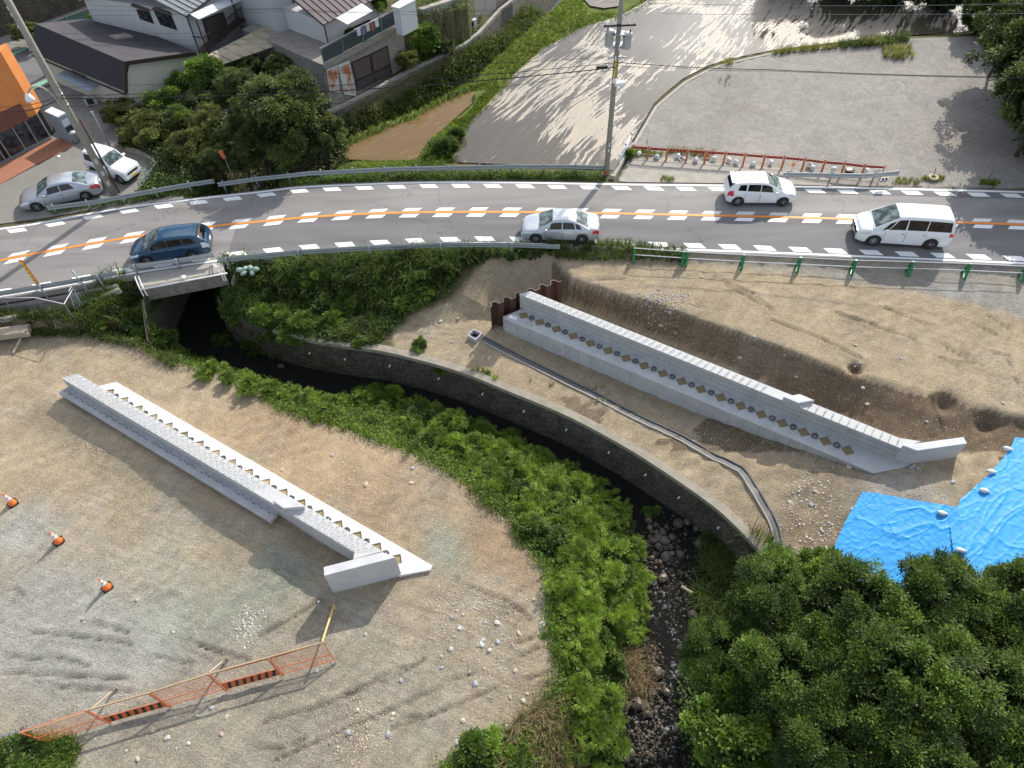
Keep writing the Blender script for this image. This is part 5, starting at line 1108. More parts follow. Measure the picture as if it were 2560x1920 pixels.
# ---- red and white fence along the gravel lot
tx = [(1579, 362), (1623, 365.5), (1670, 369), (1720.6, 372), (1767.6, 375.5), (1815, 378), (1864.5, 382), (1913.7, 386), (1963, 389), (2014, 394), (2064, 400), (2114, 404), (2164.5, 410), (2215, 413)]
TT = [Vector(P(x, y, .88)) for x, y in tx]
for i in range(13):
    a, b = TT[i], TT[i + 1]; base = Vector((a.x, a.y, 0)); r = wthing('striped_fence_panel', base, 'orange fence panel with striped board, %s from the left before the lot' % ['first', 'second', 'third', 'fourth', 'fifth', 'sixth', 'seventh', 'eighth', 'ninth', 'tenth', 'eleventh', 'twelfth', 'last'][i], 'fence panel', 'striped fence panels in front of the gravel lot')
    dn = (b - a).normalized() * .03; nn = Vector((dn.y, -dn.x, 0)).normalized()
    for p in (a + dn, b - dn):
        mb = MB(); mb.beam(p, Vector((p.x, p.y, .02)) - nn * -.04, .05, .05); mb.build('post', M_ORGDK, r)
        mb = MB(); mb.beam(Vector((p.x, p.y, .05)) + nn * .25, Vector((p.x, p.y, .05)) - nn * .15, .04, .04); mb.build('foot', M_ORGDK, r)
    for z, m_ in ((.0, M_OLDC), (-.60, M_ORGDK)):
        mb = MB(); mb.tube([a + Vector((0, 0, z)), b + Vector((0, 0, z))], .022, 6); mb.build('rail', mat('cream_pipe', (.58, .48, .40), .6) if z == 0 and i == 0 else (bpy.data.materials['cream_pipe']), r)
    c = (a + b) / 2; ln = (b - a).length - .16; ang = math.atan2((b - a).y, (b - a).x); mb = MB(); mb.box(c + Vector((0, 0, -.16)), (ln, .012, .17), ang); bd = mb.build('board', M_REDP, r)
    for k in range(5):
        u = (k - 2) * ln / 5.2; d = (b - a).normalized(); q = c + d * u + nn * .009 + Vector((0, 0, -.16)); mb = MB()
        mb.slab([q - d * .09 + Vector((0, 0, -.08)), q - d * .0 + Vector((0, 0, -.08)), q + d * .09 + Vector((0, 0, .08)), q + d * .0 + Vector((0, 0, .08))], .003, nn); mb.build('stripe', M_BLACK, bd)
def bag(px, label, group, m=M_SANDBAG, s=.2, z=None, tail=True, ang=0.0, name='sandbag', flatz=.6):
    q = Hp(*px) if z is None else P(px[0], px[1], z); rr_ = random.Random(int(px[0] * 7 + px[1])); mb = MB(); mb.smooth = True
    vs, fs = ICO1; R = Matrix.Rotation(ang, 3, 'Z'); out = []
    for v in vs:
        k = 1 + rr_.uniform(-.10, .10); x, y, zz = v[0] * k, v[1] * k * .68, v[2] * k * flatz
        if tail and v[0] > .25: f = (v[0] - .25) / .75; y *= 1 - .72 * f; zz *= 1 - .6 * f; x += .55 * f
        out.append(Vector(q) + R @ Vector((x * s, y * s, (zz + flatz * .8) * s)))
    mb.add(out, fs); o = mb.build(name, m, origin=q); return tag(o, label, 'sandbag', group)
fb = [(1597, 388, 'with a second knot, leftmost at the foot of the striped fence'), (1642, 396, 'at the foot of the second striped fence panel'), (1694, 394, 'standing upright beside the checked bundle'), (1739, 404, 'below the fourth striped fence panel'), (1784, 400, 'wide and lying under the fifth striped panel'), (1821, 403, 'behind its neighbour, under the sixth striped panel'), (1840, 410, 'lying in front of its neighbour near the sixth panel'), (1882, 414, 'low at the foot of the seventh striped panel'), (1927, 410, 'under the eighth striped panel, behind the hatchback'), (2024, 413, 'grey and upright under the ninth striped panel'), (2031, 423, 'lying just in front of the upright grey bag'), (2083, 427, 'beside the post of the eleventh striped panel'), (2166, 430, 'behind the chevron guardrail'), (2193, 430, 'rightmost at the end of the striped fence')]
for x, y, l in fb: bag((x, y), 'white sandbag ' + l, 'white sandbags along the striped fence', s=.21, z=.03, tail=(x % 3 == 0), ang=x, flatz=.75)
r = wthing('checked_bundle', P(1706, 398, .03), 'small black and white checked bundle beside the upright sandbag', 'bundle'); rr_ = random.Random(5)
for k in range(7): mb = MB(); mb.ico(Vector(P(1706, 398, .1)) + Vector((rr_.uniform(-.2, .2), rr_.uniform(-.1, .1), rr_.uniform(-.05, .1))), .07, .2, 0, .8, rr_); mb.build('lump', M_BLACK if k % 2 else M_WREF, r)
def tyre(px, z, rad, m, label, tilt=0.0):
    q = Vector(P(*px, z)); mb = MB(); R = Matrix.Rotation(tilt, 3, 'X'); n = 18; rows = []
    for i in range(n + 1):
        a = 2 * math.pi * i / n; rows.append([q + R @ Vector(((rad + .09 * math.cos(t)) * math.cos(a), (rad + .09 * math.cos(t)) * math.sin(a), .08 + .075 * math.sin(t))) for t in [2 * math.pi * k / 8 for k in range(9)]])
    mb.grid(rows); o = mb.build('old_tyre', m, origin=q); tag(o, label, 'tyre')
tyre((2332, 446), 0, .22, mat('cream_painted_tyre', (.52, .44, .30), .8, .15, 8), 'cream painted tyre lying in weeds at the roadside edge of the gravel lot'); tyre((1768, 389), .1, .16, mat('orange_painted_tyre', (.58, .34, .18), .8, .1, 8), 'small orange tyre hanging on the striped fence', 1.0)
for a, b, l in (((2340, 420, .8), (2334, 440, 0), 'thin dark stake beside the cream tyre'), ((2482, 428, .55), (2463, 460, 0), 'leaning thin stake in weeds on the right part of the verge'), ((1618, 350, .75), (1617, 362, .3), 'thin rod above the first striped panel')):
    tube_thing('stake', [P(b[0], b[1], b[2] * 0), P(a[0], a[1], a[2])], .022, M_TRIM, l, 'stake')
mb = MB(); q = P(1978, 428, 0); mb.tube([q, (q[0], q[1], .45)], .02); mb.lathe([(.02, -.02), (.11, -.02), (.11, .02), (.02, .02)], (q[0], q[1] - .02, .5), 12, Matrix.Rotation(math.pi / 2, 3, 'X')); o = mb.build('warning_light', mat('orange_lens', (.85, .30, .02), .3), origin=q); tag(o, 'round orange reflector lamp in front of the striped fence', 'lamp')
mb = MB(); q = Vector(P(2122, 430, 0)); mb.box(q + Vector((0, 0, .12)), (.45, .3, .22), .1); mb.box(q + Vector((.22, 0, .14)), (.03, .32, .26), .1); o = mb.build('black_crate', M_TRIM, origin=q); tag(o, 'black open crate with pale ends behind the chevron guardrail', 'crate')
# white rail on the parapet
r = wthing('white_guard_rail', P(1540, 405, 0), 'white pipe guard rail on a low concrete parapet beside the utility pole', 'railing')
a, b = Vector(P(1531, 446, 0)), Vector(P(1577, 362, 0)); mb = MB(); mb.beam(a + Vector((0, 0, -.35)), b + Vector((0, 0, -.35)), .3, 1.1); mb.build('parapet', M_OLDC, r)
pa, pb = a.lerp(b, .33), a.lerp(b, .98)
for z in (.5, .8): mb = MB(); mb.tube([pa + Vector((0, 0, z)), pb + Vector((0, 0, z))], .05, 8); mb.build('rail', M_WHITEST, r)
for f in (0, .5, 1): q = pa.lerp(pb, f); mb = MB(); mb.tube([q + Vector((0, 0, .15)), q + Vector((0, 0, .88))], .06, 8); mb.lathe([(.1, 0), (.1, .05), (.03, .1)], q + Vector((0, 0, .86)), 10); mb.build('post', M_WHITEST, r)
# ---- tarpaulins
TARP_CF = []
def tarp(poly_px, label, z0, seed, name='blue_tarp'):
    pts = [P(x, y, z0) for x, y in poly_px]; pl_ = np.array(pts)[:, :2]; cx, cy = pl_.mean(0)
    x0, y0 = pl_.min(0); x1, y1 = pl_.max(0); n = 190; X, Y = np.meshgrid(np.linspace(x0, x1, n), np.linspace(y0, y1, n)); ins = inside(pl_, X, Y)
    a = .5; U = X * math.cos(a) + Y * math.sin(a); V_ = -X * math.sin(a) + Y * math.cos(a)
    wrp = vnoise(X, Y, 1.6, seed + 5) * 1.8
    Aq = np.stack([X[ins], Y[ins], np.ones(ins.sum())], 1); cf = np.linalg.lstsq(Aq, hz(X[ins], Y[ins]), rcond=None)[0]
    TARP_CF.append(cf); Z = cf[0] * X + cf[1] * Y + cf[2] + .16 + .03 * np.exp(-np.abs(vnoise(U * .35, V_ * 1.6 + wrp * .6, 1.5, seed)) * 80) + .022 * np.exp(-np.abs(vnoise(U * .5, V_ * 2.6 + wrp, 1.2, seed + 1)) * 60) + .015 * np.exp(-np.abs(vnoise(U * 1.2 + V_ * .6, V_ * 2.0, .9, seed + 9)) * 40) + .07 * vnoise(X, Y, 4.0, seed + 2) + .014 * np.exp(-np.abs(vnoise(U * .6, V_ * 5.0 + wrp, 1.0, seed + 12)) * 60) + .012 * vnoise(X, Y, .14, seed + 3)
    idx = np.arange(n * n).reshape(n, n); q = np.stack([idx[:-1, :-1], idx[:-1, 1:], idx[1:, 1:], idx[1:, :-1]], -1).reshape(-1, 4); keep = ins.ravel()[q].all(1); q = q[keep]
    us, inv = np.unique(q, return_inverse=True); vs = np.stack([X.ravel(), Y.ravel(), Z.ravel()], 1)[us]; loc = np.array([cx, cy, float(hz(cx, cy))])
    o = fast_mesh(name, vs - loc, inv.reshape(-1, 4), M_TARP, smooth=True, loc=loc); return tag(o, label, 'tarpaulin')
M_TARP = mat('blue_tarpaulin', (.012, .24, .62), .40, .1, 3, .35, 26, col2=(.03, .37, .78), spec=.3, stretch=(.8, 2.4, 1))
tarp([(2159, 1222), (2200, 1229), (2290, 1250), (2392, 1272), (2405, 1330), (2420, 1420), (2440, 1560), (2020, 1560), (2056, 1440), (2088, 1365), (2120, 1290)], 'crumpled bright blue tarpaulin with the smaller visible part, left one', -.85, 31)
tarp([(2532, 1097), (2600, 1104), (2760, 1120), (2760, 1600), (2500, 1560), (2420, 1440), (2385, 1380), (2374, 1310), (2400, 1247), (2470, 1186), (2516, 1131)], 'crumpled bright blue tarpaulin on the right, overlapping the other one', -.72, 57)
for (x, y), l in (((2515, 1124), 'topmost'), ((2474, 1181), 'second from the top'), ((2458, 1229), 'third from the top'), ((2352, 1285), 'lying where the two tarps meet'), ((2398, 1378), 'lowest, half hidden by tree leaves')):
    cf = TARP_CF[0 if x < 2370 else 1]; zz = -.7
    for _ in range(8): q = P(x, y, zz); zz = cf[0] * q[0] + cf[1] * q[1] + cf[2] + .14
    bag((x, y), 'white sandbag on the blue tarpaulin edge, ' + l, 'white sandbags holding down the tarpaulins', s=.19, z=zz, ang=-.25, flatz=.55)
for i, (x, y) in enumerate(((600, 678), (614, 675), (628, 673), (641, 676), (611, 686), (632, 685))):
    bag((x, y), 'pale green sandbag by the bridge, ' + ['upper left', 'second in the upper row', 'third in the upper row', 'upper right', 'lower left', 'lower right'][i] + ' of six', 'pale green sandbags beside the bridge', M_GRSANDBAG, .22, z=-.25 - .12 * (i > 3), tail=False, ang=i, name='green_sandbag')
# ---- utility poles
def pole(name, base, label, r0, r1, H):
    r = wthing(name, base, label, 'utility pole'); mb = MB(); mb.tube([Vector(base), Vector(base) + Vector((0, 0, H / 2)), Vector(base) + Vector((0, 0, H))], [r0, (r0 + r1) / 2, r1], 14); mb.build('shaft', M_POLEC, r); return r
PB = Vector(P(1515, 440, 0)); pr_ = pole('utility_pole', PB, 'tall concrete utility pole with two transformers beside the road, near the white rail', .17, .11, 14.5)
zt_ = lambda y: zat(PB, y)
def part(par, nm, m, fn): mb = MB(); fn(mb); return mb.build(nm, m, par)
z = zt_(205); part(pr_, 'junction_box', M_WREF, lambda mb: (mb.box(PB + Vector((.28, -.18, z)), (.55, .28, .2), .15), mb.box(PB + Vector((-.02, -.2, z + .18)), (.2, .2, .2))))
z = zt_(165); part(pr_, 'yellow_guard', M_YEL, lambda mb: mb.beam(PB + Vector((-.06, -.13, z - .6)), PB + Vector((-.03, -.13, z + .5)), .08, .05))
z = zt_(140); 
for dz in (0, .5): part(pr_, 'bracket_arm', M_GALV, lambda mb: mb.box(PB + Vector((0, -.15, z + dz)), (1.0 - dz * .6, .06, .07)))
for k in range(6): part(pr_, 'insulator', M_WREF, lambda mb: mb.lathe([(.03, -.14), (.05, -.08), (.03, 0), (.05, .06), (.02, .12)], PB + Vector((-.42 + k * .168, -.2, z + (.5 if k % 2 else 0))), 8))
for s, y in ((-1, 92), (1, 100)):
    z = zt_(y); c = PB + Vector((s * .48, -.05, z)); o = part(pr_, 'transformer', M_GREYBOX, lambda mb: mb.lathe([(.20, -.45), (.23, -.4), (.23, .32), (.25, .33), (.25, .38), (.1, .43)], c, 16))
    part(o, 'bushing', M_TRIM, lambda mb: mb.lathe([(.03, 0), (.05, .06), (.03, .16)], c + Vector((s * .12, -.05, .42)), 8)); part(o, 'bushing', M_TRIM, lambda mb: mb.lathe([(.03, 0), (.05, .06), (.03, .12)], c + Vector((-s * .22, -.14, .2)), 8))
z = zt_(95)
for dz in (-.35, .25): part(pr_, 'bracket_arm', M_GALV, lambda mb: mb.box(PB + Vector((0, .0, z + dz)), (.7, .5, .06)))
z = zt_(60); part(pr_, 'crossarm', M_TRIM, lambda mb: mb.box(PB + Vector((0, -.15, z)), (1.7, .09, .09)))
for x in (-.75, -.35, .45, .78): part(pr_, 'insulator', M_WREF, lambda mb: mb.lathe([(.03, 0), (.05, .05), (.03, .1), (.05, .15), (.02, .2)], PB + Vector((x, -.15, z + .05)), 8))
part(pr_, 'number_plate', M_WREF, lambda mb: (mb.box(PB + Vector((0, -.175, zt_(358))), (.06, .02, .25)), mb.box(PB + Vector((0, -.175, zt_(372))), (.06, .02, .2))))
part(pr_, 'red_band', M_REDP, lambda mb: mb.box(PB + Vector((-.03, -.17, .35)), (.14, .03, .25)))
cb = wthing('cable_closure', P(1498, 165, zt_(165)), 'black cable closure box hanging on the cables left of the pole', 'cable box'); zc_ = zt_(163)
part(cb, 'closure_body', M_CABLE, lambda mb: mb.box(PB + Vector((-.78, -.15, zc_)), (.62, .14, .16)))
PL = Vector(P(291, 497, 0)); pl_r = pole('utility_pole', PL, 'leaning looking thick concrete utility pole at the left, in front of the parked cars', .21, .15, 14.5)
zl = lambda y: zat(PL, y)
for k, y in enumerate((400, 430, 455)): part(pl_r, 'notice_plate', M_GREYBOX, lambda mb: mb.box(PL + Vector((.1, -.17, zl(y))), (.16, .03, .3), .4))
part(pl_r, 'steel_band', M_GALV, lambda mb: mb.lathe([(.2, -.04), (.2, .04)], PL + Vector((0, 0, zl(235))), 14)); part(pl_r, 'steel_band', M_GALV, lambda mb: mb.lathe([(.2, -.04), (.2, .04)], PL + Vector((0, 0, zl(262))), 14))
P2 = Vector(P(118, 190, 0)); p2r = pole('utility_pole', P2, 'pale thinner utility pole behind the orange building at the far left', .15, .12, 9.5)
for y in (20, 36, 66): part(p2r, 'white_clamp', M_WREF, lambda mb: mb.lathe([(.17, -.1), (.17, .1)], P2 + Vector((0, 0, zat(P2, y))), 12))
# lamp with curved arm on the left pole
ls = wthing('street_lamp', PL + Vector((0, 0, zl(262))), 'street lamp with a curved arm and bell shade on the left utility pole', 'street lamp'); zz = zl(262)
pts = [PL + Vector((-.12, -.15, zz - .1)), PL + Vector((-.18, -.2, zz + .5)), PL + Vector((-.5, -.25, zz + 1.15)), PL + Vector((-1.0, -.3, zz + 1.25)), PL + Vector((-1.42, -.32, zz + .95)), PL + Vector((-1.5, -.33, zz + .62))]
part(ls, 'arm', M_OLDC, lambda mb: mb.tube([tuple(q) for q in catmull([tuple(q) for q in pts], 3)], .045, 8)); part(ls, 'shade', M_WREF, lambda mb: mb.lathe([(.04, .3), (.12, .24), (.22, .05), (.24, -.1), (.2, -.14)], pts[-1], 16)); part(ls, 'lamp_bracket', M_GALV, lambda mb: mb.box(PL + Vector((-.14, -.12, zz + .1)), (.1, .1, .6)))
gp = Vector(P(284, 384, 0)); mb = MB(); H_ = zat(gp, 281); mb.tube([gp, gp + Vector((0, 0, H_ - .2)), gp + Vector((-.05, 0, H_))], .06, 8); mb.box(gp + Vector((-.02, 0, H_)), (.16, .1, .1)); o = mb.build('steel_pole', M_GALV, origin=gp); tag(o, 'slim grey steel pole standing beside the parked off-roader', 'pole')
rp = Vector(P(304, 492, 0)); mb = MB(); mb.tube([rp, rp + Vector((0, 0, zat(rp, 298)))], .055, 8); o = mb.build('rusty_pole', M_RUST, origin=rp); tag(o, 'thin rusty brown pole just right of the thick left utility pole', 'pole')
# cables
def cable(pts, rad, label, m=M_CABLE, sag=.25, name='overhead_cable'):
    out = []
    for a, b in zip(pts[:-1], pts[1:]):
        a, b = Vector(a), Vector(b)
        for k in range(12): t = k / 12; out.append(a.lerp(b, t) + Vector((0, 0, -4 * sag * t * (1 - t))))
    out.append(Vector(pts[-1])); mb = MB(); mb.tube(out, rad, 4); o = mb.build(name, m, origin=out[0]); return tag(o, label, 'cable')
at = lambda base, y, dx=0.0: Vector((base[0] + dx, base[1] - .15, zat(base, y)))
cable([P(-60, 262, 6.2), at(PL, 236), at(PB, 153)], .016, 'upper black cable between the left and right utility poles', sag=.35); cable([P(-60, 272, 6.0), at(PL, 243), at(PB, 165)], .028, 'thick lower black cable running into the closure box', sag=.45)
cable([at(PL, 262), at(PB, 170)], .012, 'thin lowest black cable between the two utility poles', sag=.9); cable([at(PB, 152), P(1920, 174, 7.0), P(2620, 194, 7.3)], .02, 'thick twisted cable leaving the pole to the right over the gravel lot', sag=.08)
cable([at(PB, 160), P(1700, 170, 7.0), P(1920, 177, 6.95), P(2620, 197, 7.2)], .012, 'thinner cable strung just under the thick cable over the gravel lot', sag=.06); cable([at(PB, 136), P(1200, 160, 7.4), P(1000, 170, 7.5), P(600, 200, 7.6), at(PL, 215)], .010, 'thin cable above the two black cables on the left of the pole', sag=.05)
for i, (ya, yb_, zz) in enumerate(((2, 40, 8.2), (18, 26, 8.6), (36, 20, 8.8), (80, 74, 8.0), (94, 96, 7.8), (108, 108, 7.6))):
    cable([P(-80, ya, zz), P(700, (ya + yb_) / 2 + 1, zz), P(1300, yb_, zz)][:3 if i < 3 else 2], .007, ['topmost', 'second', 'third', 'fourth', 'fifth', 'lowest'][i] + ' of the hair thin wires passing over the dark roof', M_CABLE, .12, 'thin_wire')
cable([P(1640, 32, 8.5), P(1920, 35, 8.6), P(2660, 32, 8.6)], .010, 'pale thin wire crossing above the shaded paddy', M_CABLEG, .05, 'thin_wire'); cable([P(1500, 4, 9.2), P(2660, 6, 9.2)], .010, 'pale thin wire along the very top right of the view', M_CABLEG, .2, 'thin_wire')
cable([P(227, 283, zat(gp, 281)), at(PL, 285)], .012, 'short wire between the slim steel pole and the utility pole', sag=.1, name='short_wire')
# ---- signs, posts, steps at the left of the bridge
a, b = Vector(P(117, 739, -.6)), None; H_ = zat(a, 649); r = wthing('yellow_sign', a, 'narrow upright yellow and red sign board on a post beside the road', 'sign')
part(r, 'post', M_GALVG, lambda mb: mb.tube([a, a + Vector((0, 0, H_ + .6 - .05))], .045, 8)); zb_ = zat(a, 714)
part(r, 'board', M_REDP, lambda mb: mb.box((a.x, a.y - .05, (zb_ + H_) / 2), (.26, .04, H_ - zb_), -.3)); part(r, 'board_face', M_YEL, lambda mb: mb.box((a.x - .005, a.y - .075, (zb_ + H_) / 2), (.2, .02, H_ - zb_ - .12), -.3))
for k in range(6): part(r, 'painted_mark', M_TRIM, lambda mb: mb.box((a.x - .012, a.y - .09, zb_ + .2 + k * (H_ - zb_ - .3) / 6), (.09, .006, .05 + .03 * (k % 2)), -.3))
q = Vector(P(238, 752, -.8)); mb = MB(); mb.tube([q, Vector(P(179, 675, zat(q, 690) + .15))], .045, 8); o = mb.build('bare_post', M_GALVG, origin=q); tag(o, 'bare grey post standing at the steps left of the bridge', 'post')
r = wthing('net_fence', P(100, 790, -.8), 'low wire net fence with a white top rail beside the lower walkway', 'fence')
npx = [(-60, 742), (6, 744), (88, 744), (160, 760), (182, 722)]; zt_r = .35; NP = [Vector(P(x, y, zt_r)) for x, y in npx]
for i in range(4): part(r, 'top_rail', M_WHITEST, lambda mb: mb.tube([NP[i], NP[i + 1]], .022, 6))
for i in (1, 2, 3): part(r, 'post', M_GALVG, lambda mb: mb.tube([NP[i], (NP[i].x, NP[i].y, -1.1)], .028, 6))
mb = MB()
for i in range(3):
    L0 = (NP[i + 1] - NP[i]).length; k = int(L0 / .1)
    for j in range(k):
        p = NP[i].lerp(NP[i + 1], j / k); mb.tube([p, (p.x, p.y, -.9)], .003, 3, False)
tag(mb.build('wire_net', M_GALVG, r), kind='stuff')
r = wthing('barred_gate', P(230, 720, -.5), 'tilted steel bar gate panels at the steps left of the bridge', 'gate')
for (c0, c1, c2, c3, nb) in (((172, 728, .5), (182, 711, .5), (200, 765, -.5), (186, 772, -.5), 5), ((182, 716, .5), (275, 667, .75), (289, 682, -.25), (205, 762, -.45), 15)):
    A_, B_, C_, D_ = [Vector(P(*q)) for q in (c0, c1, c2, c3)]
    for p, q in ((A_, B_), (B_, C_), (C_, D_), (D_, A_)): part(r, 'frame_tube', M_GALV, lambda mb: mb.tube([p, q], .022, 6))
    for k in range(1, nb): part(r, 'bar', M_GALV, lambda mb: mb.tube([A_.lerp(B_, k / nb), D_.lerp(C_, k / nb)], .010, 4))
r = wthing('stepped_kerb', P(250, 735, -.6), 'sloping pale concrete kerb beside the lower walkway', 'kerb')
for a, b in (((0, 772, -.7), (160, 745, -.65)), ((160, 745, -.65), (296, 716, -.3)), ((205, 768, -.8), (300, 725, -.3)), ((0, 800, -.75), (200, 768, -.8))): part(r, 'kerb_segment', M_OLDC, lambda mb: mb.beam(P(*a), P(*b), .18, .3))
flat('lower_walkway', [tuple(p[:2]) for p in wl([(-300, 840), (-300, 815), (0, 770), (160, 743), (290, 720), (230, 765), (170, 780), (0, 799)], -.72)], -.70, M_ASPHN)
ts = wthing('timber_stack', P(30, 840, -1.2), 'stack of squared timbers at the left edge below the grass strip', 'timber stack')
A_, B_ = Vector(P(-60, 838, -1.0)), Vector(P(72, 822, -1.0)); d = (B_ - A_).normalized(); n = Vector((-d.y, d.x, 0)); rt = random.Random(2)
for j in range(5):
    for k in range(3): part(ts, 'timber', M_TIMBERG, lambda mb: mb.beam(A_ + n * (j * .125 - .35) + Vector((0, 0, k * .12 - .14)), B_ + n * (j * .125 - .35) + Vector((0, 0, k * .12 - .14)) + d * rt.uniform(-.08, .1), .12, .115))
tube_thing('round_timber', [P(52, 846, -1.2), P(33, 882, -1.45)], .06, M_TIMBERG, 'short round timber sticking out below the timber stack', 'log')
q = Vector(P(582, 446, -.1)); H_ = zat(q, 372); r = wthing('direction_sign', q, 'small orange sign on a leaning post in front of the trees', 'sign'); part(r, 'post', M_GALV, lambda mb: mb.tube([q, q + Vector((0, 0, H_))], .03, 6)); part(r, 'plate', M_ORG, lambda mb: mb.slab([q + Vector((-.25, -.05, H_)), q + Vector((-.02, -.05, H_ + .05)), q + Vector((.1, -.05, H_ - .5)), q + Vector((-.1, -.05, H_ - .6)), q + Vector((-.2, -.05, H_ - .35))], .02, Vector((0, -1, 0))))
# ================================================================ buildings
M_CREAM = mat('cream_render', (.50, .49, .40), .85, .06, 2, .1, 30); M_WHITEW = mat('white_wall', (.56, .55, .55), .85, .07, 1.2, .1, 30); M_ROOFDK = mat('dark_shingle_roof', (.045, .04, .048), .85, .12, 1.5, .4, 18, col2=(.075, .068, .075)); M_ROOFDK2 = mat('darker_shingle_roof', (.028, .027, .033), .85, .15, 3, .4, 18, stretch=(1, 1, 8))
M_BROWN = mat('brown_shutter', (.10, .075, .065), .6, .1, 8); M_DKFRAME = mat('dark_brown_frame', (.035, .025, .022), .5); M_WIN = glassmat('window_glass', (.03, .035, .04), .06)
M_METALR = mat('brown_metal_roof', (.10, .075, .075), .45, .1, 3, metal=.2); M_AWN = mat('tan_corrugated_awning', (.33, .28, .19), .6, .1, 3, .3, 20, col2=(.42, .36, .25)); M_WHITEM = mat('white_metal_sheet', (.62, .64, .65), .45, .08, 5); M_RUSTW = mat('rusted_white_door', (.62, .60, .56), .6, .1, 1.4, col2=(.40, .14, .05), contrast=.08)
M_ORANGEW = mat('orange_wall_tile', (.60, .20, .05), .7, .15, 2.2, .2, 20, col2=(.70, .27, .08)); M_BLUEG = mat('grey_blue_sheet', (.26, .30, .35), .6, .08, 4); M_PAVER = mat('reddish_paving', (.36, .16, .09), .85, .15, 5, .2, 30); M_TILE = mat('grey_roof_tile', (.16, .18, .19), .5, .15, 8)
M_DKW = mat('dark_garage_wall', (.06, .055, .055), .8, .15, 3); M_TERR = mat('stained_terrace_concrete', (.20, .185, .16), .9, .1, 2, .4, 18, col2=(.34, .31, .27)); M_GRMESH = mat('green_mesh_panel', (.10, .19, .155), .6, .1, 6); M_GLPAN = mat('smoked_terrace_panel', (.06, .075, .085), .25, .2, 3)
M_STONEW = wallmat(); M_STONEW.name = 'street_stone_wall'
def onplane(px, py, p0, n):
    d = MR @ np.array([px - CX, -(py - CY), -F]); o = np.array([0, 0, CAMZ]); t = (np.array(p0) - o).dot(np.array(n)) / d.dot(np.array(n)); return Vector(o + d * t)
def quadpart(par, nm, m, pts, th=.05, n=None): mb = MB(); mb.slab(pts, th, n); return mb.build(nm, m, par)
# --- house with the dark roof
RZ, EZR, EZL = 3.8, 2.26, 2.14
R1, R2 = V(311, 154, RZ), V(88, 59, RZ); E1, E2 = V(488, 130, EZR), V(267, 42, EZR); G1, G2 = V(313, 229, EZL), V(78, 131, EZL)
hA = wthing('dark_roof_house', (R1 + R2) / 2 - Vector((0, 0, RZ)), 'cream single storey house with a steep dark shingle roof and a skylight', 'house')
rf = quadpart(hA, 'roof', M_ROOFDK, [R1, E1, E2, R2], .16); quadpart(hA, 'roof', M_ROOFDK2, [G1, R1 + Vector((0, 0, -.003)), R2 + Vector((0, 0, -.003)), G2], .16)
for a, b in ((R1, E1), (G1, R1), (E1, E2)): part(rf, 'fascia', M_DKFRAME, lambda mb: mb.beam(a + Vector((0, 0, -.12)), b + Vector((0, 0, -.12)), .08, .26))
sk = [V(942, 0, 0)] ; s0 = [onplane(x / 3.456, y / 3.456, R1, (R1 - E1).cross(R2 - R1).normalized()) for x, y in ((940, 322), (1085, 298), (1150, 328), (1005, 350))]
nrm = (R1 - E1).cross(R2 - R1).normalized(); nrm = nrm if nrm.z > 0 else -nrm
mb = MB(); mb.slab([q + nrm * .14 for q in s0], .13, nrm if False else None); mb.build('skylight', M_TERR, hA)
ins = lambda p, f, c: Vector((c.x + (p.x - c.x) * f, c.y + (p.y - c.y) * f, 0)); cA = (R1 + R2 + E1 + E2) / 4
wp_ = [ins(G1, .93, cA), ins(E1, .94, cA), ins(E2, .94, cA), ins(G2, .93, cA)]; ax_ = (R1 - R2).normalized()
f1 = lambda k: wp_[0].lerp(wp_[1], k)
mb = MB(); zf = .1; pk = wp_[0].lerp(wp_[1], .17); pkb = wp_[3].lerp(wp_[2], .17)
vs = [(p.x, p.y, -.5) for p in wp_] + [(wp_[0].x, wp_[0].y, EZL - .05), (wp_[1].x, wp_[1].y, EZR - .10), (wp_[2].x, wp_[2].y, EZR - .10), (wp_[3].x, wp_[3].y, EZL - .05), (pk.x, pk.y, RZ - .45), (pkb.x, pkb.y, RZ - .45)]
mb.add(vs, [(0, 1, 5, 8, 4), (1, 2, 6, 5), (2, 3, 7, 9, 6), (3, 0, 4, 7)]); mb.build('wall', M_CREAM, hA)
b0 = onplane(318, 272, wp_[0] + (wp_[0] - wp_[3]).normalized() * .02, (wp_[0] - wp_[3]).normalized()); b1 = onplane(452, 200, wp_[0] + (wp_[0] - wp_[3]).normalized() * .02, (wp_[0] - wp_[3]).normalized())
part(hA, 'plinth', M_TERR, lambda mb: mb.beam(b0, b1, .5, .3)); quadpart(hA, 'side_canopy', M_BLUEG, [onplane(x, y, V(150, 190, 1.5), (0, 0, 1)) for x, y in ((139, 187), (163, 175), (246, 212), (226, 229))], .05)
part(hA, 'drain_pipe', M_WHITEM, lambda mb: mb.beam(V(302, 237, .9), V(345, 262, .7), .14, .1)); n_l = (wp_[0] - wp_[1]).normalized()
for a, b in ((.45, .62),):
    p, q = wp_[0].lerp(wp_[3], a) + n_l * .03, wp_[0].lerp(wp_[3], b) + n_l * .03; quadpart(hA, 'window', M_WIN, [p + Vector((0, 0, .9)), q + Vector((0, 0, .9)), q + Vector((0, 0, 1.8)), p + Vector((0, 0, 1.8))], .03, n_l)
